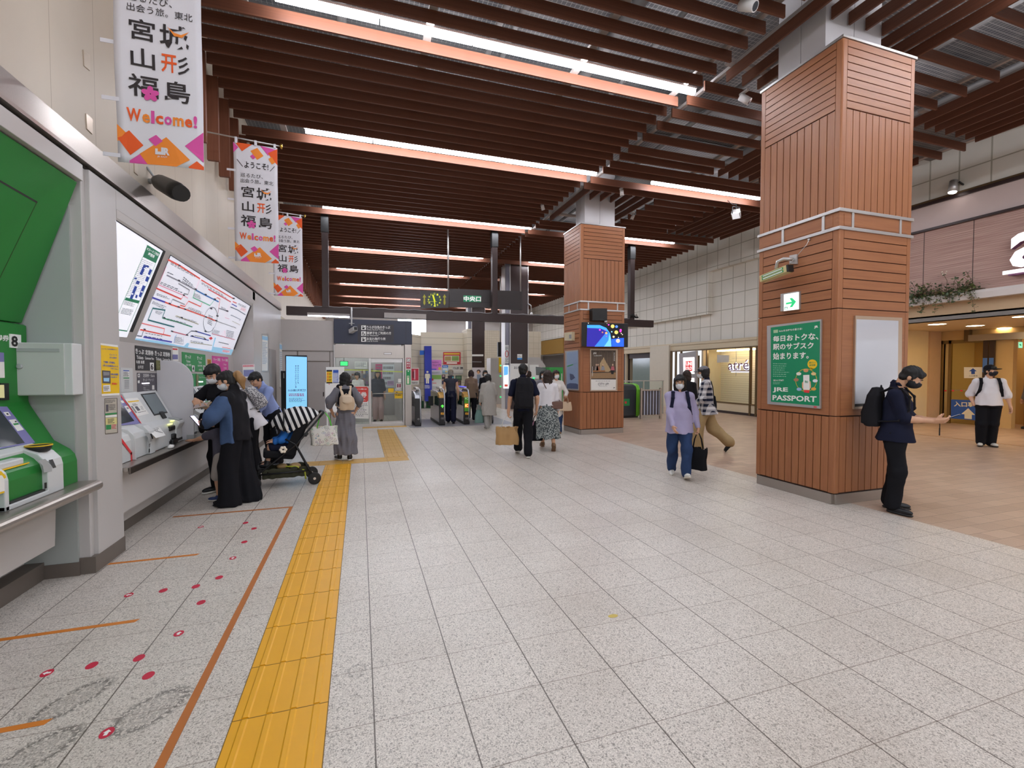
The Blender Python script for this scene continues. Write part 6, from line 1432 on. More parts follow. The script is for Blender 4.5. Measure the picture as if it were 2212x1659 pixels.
obj('leaf',MB().box(X1+.26,X1+.30,18.56,18.95,0,1.8),M('pale door leaf','#aeb2b6',.4),t)
# ---- entrance fascia, Y < 9.5
m,nt,b,oc,xyz=base('striped wood fascia',.55,.25)
mp=nd(nt,'ShaderNodeMapping');mp.inputs['Scale'].default_value=(1,.8,70);nt.links.new(oc,mp.inputs[0])
c=mixc(nt,ramp(nt,noise(nt,mp.outputs[0],1.0,3),.35,.65),lin('#b89287'),lin('#d9b9ac'))
c=mixc(nt,mth(nt,'MULTIPLY',joint(nt,xyz[2],0,.045,.006),.5),c,lin('#8a6a60'))
c=mixc(nt,mth(nt,'MULTIPLY',joint(nt,xyz[1],6.64,.955,.018),.9),c,lin('#5a4a48'))
nt.links.new(c,b.inputs['Base Color'])
struct('wall_entrance',MB().box(X1+.06,X1+.4,-5,9.3,3.3,4.97),m)
struct('wall_entrance',MB().box(X1+.04,X1+.4,-5,9.3,5.0,5.56),K_PINKW)
struct('trim_9',MB().box(X1-.02,X1+.4,-5,9.3,4.955,5.005).box(X1-.01,X1+.4,-5,9.3,5.56,5.63),T_BROWN2)
struct('trim_10',MB().box(X1-.03,X1+.3,-5,9.3,5.63,5.67),K_GOLD)
struct('trim_11',MB().prism([(X1,3.17),(X1-.18,3.17),(X1-.18,3.30),(X1-.16,3.36),(X1+.1,3.36),(X1+.1,3.17)],'y',-5,9.3),M('white ledge','#e4dcd6',.4,var=.02))
struct('wall_entrance',MB().box(X1-.0,X1+.25,-5,9.3,2.86,3.17),M('sand band','#c8ad8a',.5))
struct('trim_12',MB().box(X1-.02,X1+.25,-5,9.3,2.775,2.86),M('grey band','#8f8c88',.35,.3))
m,nt,b,oc,xyz=base('soffit boards',.45,.3)
nt.links.new(mixc(nt,mth(nt,'MULTIPLY',joint(nt,xyz[0],13.5,.62,.012),.7),lin('#dcc6a2'),lin('#7a6444')),b.inputs['Base Color'])
struct('ceiling_entrance',MB().box(X1,18.9,-5,9.6,2.775,2.9),m)
t=thing('fascia_sign','huge white lit letters with an underline on the striped fascia at the right edge','sign',(12.9,5.4,4.0))
y0=gx(2184,540,12.9).y;zt_,zb_=gx(2200,503,12.9).z,gx(2200,579,12.9).z
hh=(zt_-zb_)*1.36
KWL=emis('#ffffff',3.2)
def thick(part,mat,v,f,d,parent):
    n=len(v);vs=[tuple(p)for p in v]+[(p[0]+d,p[1],p[2])for p in v]
    from collections import Counter
    cnt=Counter()
    for fc in f:
        for i in range(len(fc)):cnt[(fc[i],fc[(i+1)%len(fc)])]+=1
    sides=[(b_,a_,a_+n,b_+n)for(a_,b_)in cnt if(b_,a_)not in cnt]
    mb=MB();mb.add(vs,f,0);mb.f+=[list(x)for x in sides];mb.m+=[1]*len(sides);mb.sm+=[False]*len(sides)
    return obj(part,mb,mat,parent)
v,f,a,b_,c_,d_=text_mesh('atré',.02)
v1,f1,a1,b1,c1,d1=text_mesh('a',.02)
k=(zt_-zb_)/(d1-c1)
thick('lettering',[KWL,M('letter side','#8a5a80',.5)],[(12.86,y0-(p[0]-a)*k,zb_+(p[1]-c1)*k)for p in v],f,.14,t)
yb=gx(2168,590,12.9).y;z1,z0=gx(2190,583,12.9).z,gx(2190,591,12.9).z
obj('underline',MB().box(12.86,12.88,yb-3.2,yb,z0,z1),KWL,t)
obj('underline_return',MB().box(12.88,13.06,yb-3.2,yb-.08,z0-.03,z0+.03),M('letter side','#8a5a80',.5),t)
t=thing('wall_spotlight','small silver spotlight over the fascia on the tiled wall','spotlight',gx(2060,405,12.9))
p=gx(2060,404,12.85);obj('body',MB().tube([p+Vector((0,0,.14)),p+Vector((-.04,0,-.12))],[.075,.085],16),T_ALU,t)
obj('lamp',MB().tube([p+Vector((-.04,0,-.12)),p+Vector((-.042,0,-.128))],.075,16),emis('#fff4f0',8.0),t);obj('arm',MB().tube([p+Vector((.02,-.09,.08)),p+Vector((.2,-.1,.02))],.02,8),T_BLACK,t)
t=thing('trailing_plant','leafy trailing plants spilling over the white ledge right of the near column','plant',(12.9,7.0,3.36))
rn=random.Random(11);LV=MB();ST=MB()
def leaf(p,s,mi):
    d=Vector((rn.uniform(-1,.3),rn.uniform(-1,1),rn.uniform(-.7,.6))).normalized();u=d.cross(Vector((rn.uniform(-1,1),rn.uniform(-1,1),1))).normalized();w=d.cross(u)
    LV.add([p,p+d*s*.45+u*s*.32+w*s*.05,p+d*s,p+d*s*.45-u*s*.32+w*s*.05],[(0,1,2,3)],mi)
for k in range(60):
    y=6.45+rn.random()*1.55;dens=1.0 if y<7.0 or y>7.15 else .5
    p=Vector((12.93-rn.random()*.1,y,3.36));tip=p+Vector((rn.uniform(-.15,.02),rn.uniform(-.2,.2),rn.uniform(.05,.34)))
    ST.tube([p,(p+tip)/2+Vector((-.03,0,.04)),tip],.004,4)
    for j in range(9):
        q_=p.lerp(tip,rn.random())+Vector((rn.gauss(0,.03),rn.gauss(0,.05),rn.gauss(0,.04)));leaf(q_,rn.uniform(.05,.1),rn.choice((0,0,1,1,2)))
for k in range(26):
    y=6.5+rn.random()*1.45;p=Vector((12.80,y,3.37));L=rn.uniform(.08,.26)if k>5 else rn.uniform(.3,.55)
    tip=p+Vector((-.03,rn.uniform(-.15,.1),-L));ST.tube([Vector((12.9,y,3.36)),p,tip],.0035,4)
    for j in range(int(6+L*34)):leaf(p.lerp(tip,rn.random())+Vector((rn.gauss(-.01,.02),rn.gauss(0,.03),0)),rn.uniform(.04,.085),rn.choice((0,0,1,2)))
for y,h in((7.05,.5),(6.62,.45),(7.7,.42)):
    ST.tube([(12.92,y,3.36),(12.86,y-.05,3.36+h*.6),(12.84,y+.03,3.36+h)],.005,5)
    for j in range(12):leaf(Vector((12.85,y,3.36+h*rn.random()*1.0))+Vector((rn.gauss(0,.02),rn.gauss(0,.04),0)),rn.uniform(.04,.07),0)
o=obj('foliage',LV,[M('leaf dark green','#4d6143',.5,var=.2),M('leaf green','#6d7d4c',.5,var=.2),M('leaf russet','#8a7a5e',.5,var=.2)],t);o['kind']='stuff'
obj('stem',ST,M('stem brown','#6a5a45',.6),t)
fl=MB()
for k in range(5):fl.ell((12.84+rn.gauss(0,.01),7.06+rn.gauss(0,.05),3.84+rn.gauss(0,.03)),(.016,.016,.016),0,7,5)
obj('flower',fl,M('cream flower','#efe3d0',.6),t)
obj('trough',MB().box(12.88,13.04,6.4,8.05,3.3,3.40),M('planter trough','#6b5a48',.6),t)
RG=crop(1960,660,6.143);YC,XG=9.3,16.9
struct('wall_entrance',MB().box(X1,XG+2.2,YC,YC+.2,0,2.9),M('glossy cream panel','#e0cda4',.12,var=.02,spec=.6))
struct('baseboard_right',MB().box(X1+.05,XG,YC-.02,YC,0,.10),K_GOLD)
struct('trim_13',MB().box(XG-.6,XG-.1,YC-.05,YC,0,2.775).box(X1+.22,X1+.26,-5,YC,0,.012),M('rose pilaster','#c9a886',.35))
mb=MB()
for x0,x1 in((440,465),(545,580),(1012,1020)):
    a_,c_=gx(*RG(x0,900),XG),gx(*RG(x1,900),XG);mb.box(XG-.03,XG+.05,c_.y,a_.y,0,2.5)
a_=gx(*RG(440,480),XG);c_=gx(*RG(1020,480),XG);mb.box(XG-.03,XG+.05,c_.y,a_.y,2.40,2.5)
struct('trim_14',mb,M('door frame brass','#8f7a50',.3,.6))
struct('window_3',MB().box(XG,XG+.012,gx(*RG(1015,900),XG).y,gx(*RG(580,900),XG).y,.02,2.4),GLASS('tinted shop glass',(.86,.84,.66)))
struct('wall_entrance',MB().box(XG-.02,XG+.15,3.0,gx(*RG(440,900),XG).y,2.5,2.8).box(XG+.02,XG+.2,gx(*RG(1392,900),XG).y,gx(*RG(1150,900),XG).y,0,2.8).box(XG+1.6,XG+1.7,3,9.4,0,2.8).box(XG,XG+.2,gx(*RG(435,900),XG).y,YC,0,2.8),M('ochre plaster','#d0b07c',.45,var=.03))
struct('wall_entrance',MB().box(XG+.5,XG+.6,2.0,gx(*RG(1385,900),XG).y-.05,0,2.8),wood('orange wood wall','#b07a34','#c08a42','z',.35))
t=thing('door_post','pair of dark slim door posts with clear tape sleeves behind the capped man','door post',gx(*RG(1080,1560),XG-.05))
for x in(1035,1118):
    p=gx(*RG(x,900),XG-.06);obj('post',MB().box(XG-.09,XG-.03,p.y-.055,p.y+.055,0,2.45),T_BROWN2,t);obj('blue_tape',MB().box(XG-.095,XG-.088,p.y-.05,p.y+.05,1.55,1.95),M('blue tape','#4a78c8',.4),t)
t=thing('door_closer','grey steel door operator box over the glass doors','door operator',gx(*RG(1000,440),XG-.1))
a_,c_=gx(*RG(835,450),XG-.1),gx(*RG(1548,450),XG-.1);obj('box',MB().box(XG-.2,XG-.02,c_.y-1,a_.y,2.44,2.62),T_STEEL,t);obj('bracket',MB().box(XG-.16,XG-.02,a_.y,a_.y+.12,2.44,2.775),K_GOLD,t)
t=thing('entry_sign','blue entry sign with a big cream arrow low on the glass door','sign',gx(*RG(750,1400),XG))
tr=Trace((XG-.002,0,1),-X_,t,RG)
tr.slab('board',M('entry blue','#2f5fb4',.45),[(582,1245),(1000,1262),(1000,1530),(580,1497)],.008);tr.off=.009
KC=M('cream print','#efe8d0',.5)
tr.text('lettering',KC,'入口専用',[(618,1272),(985,1285),(985,1358),(618,1340)],1,.03).poly('arrow',KC,[(808,1362),(898,1452),(856,1450),(856,1508),(758,1500),(758,1443),(714,1440)],1).flush()
t=thing('entry_sign','white paper sign with a small blue up arrow on the glass door','sign',gx(*RG(870,960),XG))
tr=Trace((XG-.002,0,1.5),-X_,t,RG)
tr.slab('sheet',K_PAPER,[(752,818),(1003,818),(1003,965),(752,963)],.004);tr.off=.005
tr.poly('arrow',K_BLUE,[(872,832),(922,872),(896,872),(896,910),(848,910),(848,872),(816,872)],1).text('lettering',K_GREY,'入口専用',[(815,922),(930,922),(930,945),(815,945)],1,.01).flush()
t=thing('red_tape','strip of red tape dashes across the glass door','tape',gx(*RG(700,1130),XG))
tr=Trace((XG-.002,0,1.2),-X_,t,RG);tr.line('line',K_GREY,[(575,1120),(880,1125)],.012,1)
for x in(505,605,718,815):tr.poly('dash',K_RED,[(x-16,1121),(x+16,1122),(x+16,1140),(x-16,1139)],2)
tr.flush()
t=thing('exit_sign','small green and white exit sign hanging at the far right','exit sign',gx(*RG(1500,520),XG+.3))
tr=Trace((XG+.38,0,2.3),-X_,t,RG);tr.slab('case',T_WHITE,[(1470,480),(1532,480),(1532,566),(1472,566)],.05);tr.off=.051;tr.poly('face',emis('#8fe8c0',.9),[(1474,485),(1528,485),(1528,562),(1475,562)],1).poly('figure',emis('#1f9a68',.4),[(1490,505),(1512,520),(1512,535),(1490,528)],2).flush()
p=gx(*RG(1500,480),XG+.35);obj('hanger',MB().box(XG+.34,XG+.37,p.y-.02,p.y+.02,p.z-.02,2.775),T_ALU,t)
t=None
KDL=M('warm downlight','#fff0d0',.4,es=WARM*2.2,ecol='#ffe2b0',var=0)
for k,(x,y,lab)in enumerate(((13.95,7.78,'left one of three round downlights in a row in the entrance soffit'),(15.35,7.72,'middle one of three round downlights in a row in the entrance soffit'),(16.95,7.85,'right one of three round downlights in a row in the entrance soffit'),(13.72,6.07,'round downlight nearest the camera at the right edge of the entrance soffit'),
(15.3,6.0,None),(16.9,6.0,None),(13.7,4.3,None),(15.3,4.3,None),(16.9,4.3,None),(13.7,2.5,None),(15.3,2.5,None),(17.9,7.6,None),(17.9,6.0,None))):  # rows without a label are unseen lamps added to light the entrance
    t=thing('downlight',lab or 'unseen round downlight added in the soffit to light the entrance','downlight',(x,y,2.77),group='downlights in the entrance soffit')
    obj('lens',MB().tube([(x,y,2.772),(x,y,2.768)],.17,24),KDL,t);obj('ring',MB().lathe([(.2,2.776),(.2,2.768),(.172,2.768),(.172,2.776)],(x,y,0),'z',24),T_WHITE,t)
# ================================================================ figures: signed distance bodies meshed by surface nets
class SDF:
    def __init__(s):s.p=[]
    def cone(s,a,b,ra,rb=None,k=.02,op=1):
        a,b=np.array(a,float),np.array(b,float);rb=ra if rb is None else rb;r=max(ra,rb)
        s.p.append(('cone',(a,b,ra,rb),k,op,np.minimum(a,b)-r,np.maximum(a,b)+r));return s
    def chain(s,pts,rs,k=.02):
        for i in range(len(pts)-1):s.cone(pts[i],pts[i+1],rs[i],rs[i+1],k)
        return s
    def ell(s,c,r,R=None,k=.02,op=1):
        c=np.array(c,float);r=np.array(r,float);R=np.eye(3)if R is None else np.array(R,float)
        e=np.sqrt(((R*r)**2).sum(1));s.p.append(('ell',(c,r,R),k,op,c-e,c+e));return s
    def box(s,c,hf,R=None,rad=.01,k=.01,op=1):
        c=np.array(c,float);hf=np.array(hf,float);R=np.eye(3)if R is None else np.array(R,float)
        e=np.abs(R)@hf+rad;s.p.append(('box',(c,hf,R,rad),k,op,c-e,c+e));return s
    def loft(s,O,R,st,k=.02,op=1,pw=2.0):
        """stations (t, cu, cv, ru, rv) along the third axis of R"""
        O=np.array(O,float);R=np.array(R,float);st=np.array(st,float)
        q=[O+R@np.array([cu+su*ru,cv+sv*rv,t])for t,cu,cv,ru,rv in st for su in(-1,1)for sv in(-1,1)]
        s.p.append(('loft',(O,R,st,pw),k,op,np.min(q,0),np.max(q,0)));return s
    def ev(s,typ,P,x,y,z):
        if typ=='cone':
            a,b,ra,rb=P;ab=b-a;L2=max(ab@ab,1e-9)
            X,Y,Z=x-a[0],y-a[1],z-a[2]
            t=np.clip((X*ab[0]+Y*ab[1]+Z*ab[2])/L2,0,1)
            return np.sqrt((X-ab[0]*t)**2+(Y-ab[1]*t)**2+(Z-ab[2]*t)**2)-(ra+(rb-ra)*t)
        c,R=(P[0],P[2])if typ!='loft' else(P[0],P[1])
        X,Y,Z=x-c[0],y-c[1],z-c[2]
        U=X*R[0,0]+Y*R[1,0]+Z*R[2,0];V=X*R[0,1]+Y*R[1,1]+Z*R[2,1];W=X*R[0,2]+Y*R[1,2]+Z*R[2,2]
        if typ=='ell':
            r=P[1];k0=np.sqrt((U/r[0])**2+(V/r[1])**2+(W/r[2])**2);k1=np.sqrt((U/r[0]**2)**2+(V/r[1]**2)**2+(W/r[2]**2)**2)
            return k0*(k0-1)/np.maximum(k1,1e-6)
        if typ=='box':
            hf=P[1];a,b,d=abs(U)-hf[0],abs(V)-hf[1],abs(W)-hf[2]
            return np.sqrt(np.maximum(a,0)**2+np.maximum(b,0)**2+np.maximum(d,0)**2)+np.minimum(np.maximum(a,np.maximum(b,d)),0)-P[3]
        st,pw=P[2],P[3];tt=st[:,0]
        f=lambda i:np.interp(W,tt,st[:,i])
        ru,rv=f(3),f(4)
        d=((np.abs((U-f(1))/ru)**pw+np.abs((V-f(2))/rv)**pw)**(1/pw)-1)*np.minimum(ru,rv)
        return np.maximum(d,np.maximum(tt[0]-W,W-tt[-1]))
    def mesh(s,h,folds=None):
        add=[p for p in s.p if p[3]>0]
        lo=np.min([p[4]for p in add],0)-3*h-.012;hi=np.max([p[5]for p in add],0)+3*h+.012
        n=np.ceil((hi-lo)/h).astype(int)+1
        ax=[(lo[i]+h*np.arange(n[i])).astype(np.float32)for i in range(3)]
        D=np.full(n,.4,np.float32)
        for typ,P,k,op,l,u in s.p:
            m=k+2*h+.01
            i0=np.maximum(((l-m-lo)/h).astype(int),0);i1=np.minimum(((u+m-lo)/h).astype(int)+2,n)
            if(i1<=i0).any():continue
            sl=tuple(slice(a,b)for a,b in zip(i0,i1))
            d=s.ev(typ,P,ax[0][sl[0]][:,None,None],ax[1][sl[1]][None,:,None],ax[2][sl[2]][None,None,:]).astype(np.float32)
            o=D[sl]
            if op>0:
                q=np.clip(.5+.5*(o-d)/k,0,1);D[sl]=o+(d-o)*q-k*q*(1-q)
            else:D[sl]=np.maximum(o,-d)
        if folds:
            amp,fr,seed=folds;rn=np.random.RandomState(seed)
            w=np.zeros_like(D)
            for _ in range(4):
                v=rn.normal(size=3)*np.array([1,1,.45])*fr;ph=rn.rand()*6
                w+=np.sin(v[0]*ax[0][:,None,None]+v[1]*ax[1][None,:,None]+v[2]*ax[2][None,None,:]+ph)
            D+=amp*w/2
        S=D<0
        c=S[:-1,:-1,:-1].astype(np.int8)
        for a in(0,1):
            for b in(0,1):
                for e in(0,1):
                    if a+b+e:c=c+S[a:n[0]-1+a,b:n[1]-1+b,e:n[2]-1+e]
        I=np.argwhere((c>0)&(c<8))
        if len(I)==0:return[],[]
        acc=np.zeros((len(I),3));cnt=np.zeros(len(I))
        C=[np.array(q)for q in((0,0,0),(1,0,0),(0,1,0),(1,1,0),(0,0,1),(1,0,1),(0,1,1),(1,1,1))]
        val=[D[I[:,0]+q[0],I[:,1]+q[1],I[:,2]+q[2]]for q in C]
        for i,j in((0,1),(2,3),(4,5),(6,7),(0,2),(1,3),(4,6),(5,7),(0,4),(1,5),(2,6),(3,7)):
            x=(val[i]<0)!=(val[j]<0)
            t=val[i][x]/(val[i][x]-val[j][x])
            acc[x]+=C[i]+(C[j]-C[i])*t[:,None];cnt[x]+=1
        V=lo+h*(I+acc/cnt[:,None])
        vid=np.full(n-1,-1,np.int32);vid[I[:,0],I[:,1],I[:,2]]=np.arange(len(I))
        Fs=[]
        for axn in range(3):
            A=[slice(1,n[q]-1)for q in range(3)];B=list(A);A[axn]=slice(0,n[axn]-1);B[axn]=slice(1,n[axn])
            sa,sb=S[tuple(A)],S[tuple(B)]
            E=np.argwhere(sa!=sb)
            if len(E)==0:continue
            inside=sa[E[:,0],E[:,1],E[:,2]]
            base_=E+np.array([0 if q==axn else 1 for q in range(3)])
            u,w=[(1,2),(2,0),(0,1)][axn]
            def vv(du,dw):
                q=base_.copy();q[:,u]+=du;q[:,w]+=dw;return vid[q[:,0],q[:,1],q[:,2]]
            Q=np.stack([vv(-1,-1),vv(0,-1),vv(0,0),vv(-1,0)],1)
            Q[~inside]=Q[~inside][:,::-1];Fs.append(Q)
        return V,np.concatenate(Fs)
def sdf_obj(name,sd,h,mat,parent,label=None,folds=None):
    V,Fc=sd.mesh(h,folds)
    me=bpy.data.meshes.new(name)
    me.vertices.add(len(V));me.vertices.foreach_set('co',np.asarray(V,np.float32).ravel())
    me.loops.add(4*len(Fc));me.loops.foreach_set('vertex_index',np.asarray(Fc,np.int32).ravel())
    me.polygons.add(len(Fc));me.polygons.foreach_set('loop_start',np.arange(0,4*len(Fc),4,dtype=np.int32))
    me.polygons.foreach_set('use_smooth',np.ones(len(Fc),bool))
    me.update(calc_edges=True);me.materials.append(mat)
    o=bpy.data.objects.new(name,me);COL.objects.link(o)
    if parent:o.parent=parent
    OFF[o.name]=Vector((0,0,0))
    if label:o['label']=label
    return o
SKIN=M('skin','#cf9f80',.55,var=.05,scale=14);SKIN2=M('skin tanned','#b07f60',.55,var=.05,scale=14);LIPS=M('lips','#b06a5c',.5)
HAIRK=M('black hair','#0d0b0a',.62,var=.25,scale=30,stretch=(1,1,.12),bump=.35);HAIRB=M('brown hair','#2b1b13',.6,var=.25,scale=30,stretch=(1,1,.12),bump=.35);HAIRG=M('ash blond hair','#9a7448',.5,var=.25,scale=30,stretch=(1,1,.12),bump=.35)
EYE_W=M('eye white','#dcd6d0',.3);EYE_K=M('eye dark','#1d1512',.2)
MASK_W=M('white mask','#dadde0',.7,var=.02);MASK_K=M('black mask','#14151c',.7)
def fabric(name,c,var=.08,sheen=.0):return M('fabric '+name,c,.85,var=var,scale=22,bump=.08,spec=.2)
def rotm(yaw=0,pitch=0,roll=0):
    """yaw left about z, pitch down (nod), roll"""
    return np.array(Matrix.Rotation(yaw,3,'Z')@Matrix.Rotation(-pitch,3,'X')@Matrix.Rotation(roll,3,'Y'))
def ik(A,T,l1,l2,pole):
    A,T,pole=np.array(A,float),np.array(T,float),np.array(pole,float)
    d=T-A;L=np.linalg.norm(d)
    if L>(l1+l2)*.995:T=A+d/L*(l1+l2)*.995;d=T-A;L=np.linalg.norm(d)
    u=d/L;a=(l1*l1-l2*l2+L*L)/(2*L);h=math.sqrt(max(l1*l1-a*a,0))
    w=pole-u*(pole@u);w/=max(np.linalg.norm(w),1e-6)
    return A+u*a+w*h,T
def nrm(v):v=np.array(v,float);return v/max(np.linalg.norm(v),1e-9)
def hand(sd,W,f,n,side,s=1.0,curl=.35,thumb=.5):
    """palm, four fingers of their own length bending towards the palm normal n, thumb from the side of the palm"""
    f=nrm(f);n=nrm(np.array(n)-f*(np.array(n)@f));r=np.cross(f,n)*side
    R=np.stack([r,n,f],1)
    sd.box(W+f*.05*s,(.026*s,.004*s,.034*s),R,.0125*s,.012)
    for i,(L,off)in enumerate(((.066,.03),(.074,.0105),(.069,-.0095),(.054,-.028))):
        p=W+f*.088*s+r*off*s*1.0-n*.001;ang=curl*(.55+.12*i);d=f+r*off*1.2;d=nrm(d);pts=[p-f*.02*s,p]
        for q,fr in enumerate((.45,.31,.24)):
            ca,sa=math.cos(ang),math.sin(ang);dd=d*ca+n*sa;p=p+dd*L*fr*s;pts.append(p);ang+=curl
        sd.chain(pts,[.0092*s,.0092*s,.0085*s,.0078*s,.007*s],.005)
    p=W+f*.025*s+r*.026*s;d=nrm(r*.75+f*.65+n*thumb*.6);p2=p+d*.042*s;d2=nrm(r*.25+f*.9+n*thumb);p3=p2+d2*.03*s
    sd.chain([p-r*.01,p,p2,p3],[.013*s,.0125*s,.010*s,.0085*s],.008)
def human(label,loc,bearing,ht=1.68,sex='m',lean=0.0,twist=0.0,side_lean=0.0,head=(0,0,0),hands=None,feet=None,hip=(0,0,0),top=None,bottom=None,shoes=None,hair=None,mask=None,skin=None,cap=None,
glasses=False,h=.008,bulk=1.0,fine=.006,neck_fwd=.0,group=None,sleeves_extra=None):
    """local frame: +Y ahead, +X the person's right; bearing is measured from world +Y towards +X"""
    s=ht/1.70;skin=skin or SKIN
    t=thing('person',label,'person',loc,-RAD(bearing),local=True,group=group)
    A=lambda*v:np.array(v,float)*s
    hipc=A(0,0,.93)+np.array(hip,float)
    Rt=np.array(Matrix.Rotation(-lean,3,'X')@Matrix.Rotation(side_lean,3,'Y')@Matrix.Rotation(twist,3,'Z'))
    up,rt,fw=Rt[:,2],Rt[:,0],Rt[:,1]
    shw=(.17 if sex=='m' else .15)*s*(.5+.5*bulk)
    chest=hipc+up*.44*s
    shl={1:chest+rt*shw-up*.012*s,-1:chest-rt*shw-up*.012*s}
    neck0=chest+up*.055*s-fw*.01*s
    hy,hp,hr=head
    Hm=np.array(Matrix(Rt.tolist())@Matrix.Rotation(lean*.75,3,'X'))@rotm(hy,hp,hr)
    neck1=neck0+up*.075*s+fw*(.015+neck_fwd)*s
    hc=neck1+Hm@(A(0,.025,.085))
    legs={}
    feet=feet or{}
    for sd_ in(1,-1):
        fx,fy,fz,yaw_,ptc=feet.get(sd_,(sd_*.10,0,0,-sd_*.15,0))
        hj=hipc+A(sd_*.085,0,-.03)
        Fm=np.array(Matrix.Rotation(yaw_,3,'Z')@Matrix.Rotation(ptc,3,'X'))
        ank=np.array([fx*s,fy*s,fz*s])+Fm@A(0,-.05,.085)+(A(0,.07,0)-Fm@A(0,.07,0))*0
        kn,ank=ik(hj,ank,.415*s,.40*s,(sd_*.1,1,.1));legs[sd_]=(hj,kn,ank,Fm)
    arms={}
    hands=hands or{}
    for sd_ in(1,-1):
        hd=hands.get(sd_,{});T=hd.get('at');S=shl[sd_]
        T=S+A(sd_*.07,.04,-.52)if T is None else np.array(T,float)*s
        el,W=ik(S,T,.285*s,.245*s,hd.get('pole',(sd_*.45,-1,-.2)));f=hd.get('dir');f=nrm(W-el)if f is None else nrm(f)
        arms[sd_]=(S,el,W,f,hd.get('palm',(-sd_,.2,0)),hd)
    # ---- skin: one continuous body
    b=SDF();g=bulk
    b.loft(hipc,Rt,[(-.08*s,0,0,.13*s,.09*s),(0,0,0,.14*s*g,.095*s*g),(.14*s,0,.0,.118*s*g,.085*s*g),(.32*s,0,.005,.142*s,.10*s),(.43*s,0,0,.13*s,.075*s),(.5*s,0,-.01,.05*s,.045*s)],.03)
    b.cone(neck0-up*.03*s,neck1+up*.05*s,.052*s,.05*s,.025)
    for sd_ in(1,-1):
        S,el,W,f,pn,hd=arms[sd_]
        b.chain([S,el,W],[.046*s,.037*s,.025*s],.02);b.cone(el+(W-el)*.12,el+(W-el)*.45,.038*s,.034*s,.02)
        b.cone(W-f*.01,W+f*.03*s,.024*s,.026*s,.012)
        if not hd.get('hide'):hand(b,W,f,pn,sd_,s*(1.0 if sex=='m' else .93),hd.get('curl',.35),hd.get('thumb',.5))
        hj,kn,ank,Fm=legs[sd_]
        b.chain([hj,kn,ank],[.082*s,.055*s,.036*s],.03);b.cone(kn+(ank-kn)*.15-fw*.01,kn+(ank-kn)*.4-fw*.012,.05*s,.045*s,.03)
        b.ell(ank+Fm@A(0,.07,-.045),A(.04,.115,.032),Fm,.03)
    def hd_(v):return hc+Hm@A(*v)
    b.ell(hc+Hm@A(0,-.012,.028),A(.074,.092,.088),Hm,.02).ell(hd_((0,.022,-.035)),A(.058,.066,.072),Hm,.025).ell(hd_((0,.045,-.078)),A(.03,.03,.026),Hm,.025)
    b.ell(hd_((0,.062,.012)),A(.056,.022,.02),Hm,.02).cone(hd_((0,.083,.008)),hd_((0,.103,-.026)),.009*s,.013*s,.012).ell(hd_((0,.082,-.062)),A(.024,.012,.011),Hm,.01)
    for sd_ in(1,-1):
        b.ell(hd_((sd_*.074,-.012,-.012)),A(.010,.02,.03),Hm,.008).ell(hd_((sd_*.036,.068,-.022)),A(.02,.016,.016),Hm,.02)
    for sd_ in(1,-1):b.ell(hd_((sd_*.031,.092,.004)),A(.017,.014,.010),Hm,.01,-1)
    sdf_obj('body',b,fine,skin,t)
    for sd_ in(1,-1):
        e=MB().ell(hd_((sd_*.031,.073,.003)),(.0125*s,)*3,0,12,8);eo=obj('eye',e,EYE_W,t)
        obj('iris',MB().ell(hd_((sd_*.031,.0815,.001)),(.006*s,)*3,0,10,6),EYE_K,eo)
        sb=SDF().chain([hd_((sd_*.014,.089,.024)),hd_((sd_*.032,.091,.029)),hd_((sd_*.052,.078,.024))],[.0035,.0045,.003],.003);sdf_obj('eyebrow',sb,.003,HAIRK,t)
    # ---- trousers or skirt
    if bottom:
        kind,mat=bottom['kind'],bottom['mat'];q=SDF();w=bottom.get('w',1.0)
        if kind in('pants','wide','shorts'):
            q.loft(hipc,np.eye(3),[(-.10*s,0,0,.15*s*g,.115*s*g),(0,0,0,.158*s*g,.118*s*g),(.1*s,0,0,.138*s*g,.105*s*g)],.03)
            for sd_ in(1,-1):
                hj,kn,ank,Fm=legs[sd_]
                if kind=='wide':
                    end=ank+np.array([0,0,-.05*s]);q.chain([hj,kn,end],[.112*s,.105*s*w,.125*s*w],.035);q.ell(end+A(0,.03,.0),A(.12*w,.13*w,.06),None,.03)
                elif kind=='shorts':
                    q.chain([hj,kn+(hj-kn)*.02],[.1*s,.085*s*w],.03)
                else:
                    end=ank+(kn-ank)*.02;w=max(w,1.0);q.chain([hj,kn,end],[.1*s*(.4+.6*g),.073*s*w,.056*s*w],.03);q.cone(kn+(ank-kn)*.3,end,.066*s*w,.056*s*w,.02).cone(kn+(ank-kn)*.7,end-np.array([0,0,.012]),.058*s*w,.062*s*w,.02)
            q.box(np.array([0,0,-.12]),(1,1,.12),None,0,.001,-1)
        else:
            z1=hipc[2]+.12*s;z0=bottom['hem']*s;fl=bottom.get('flare',.25)*s
            q.loft((hipc[0],hipc[1],0),np.eye(3),[(z0,0,bottom.get('sway',0),fl,fl*.82),((z0+z1)/2,0,bottom.get('sway',0)*.5,.7*fl+.05*s,(.7*fl+.03*s)*.85),(hipc[2]-.03*s,0,0,.165*s*g,.13*s*g),(z1,0,0,.125*s*g,.10*s*g)],.02)
        sdf_obj(bottom.get('name','trousers' if kind in('pants','wide')else 'shorts' if kind=='shorts' else 'skirt'),q,h,mat,t,folds=(bottom.get('fold',.007),bottom.get('fr',26),abs(3+int(loc[0]*10))))
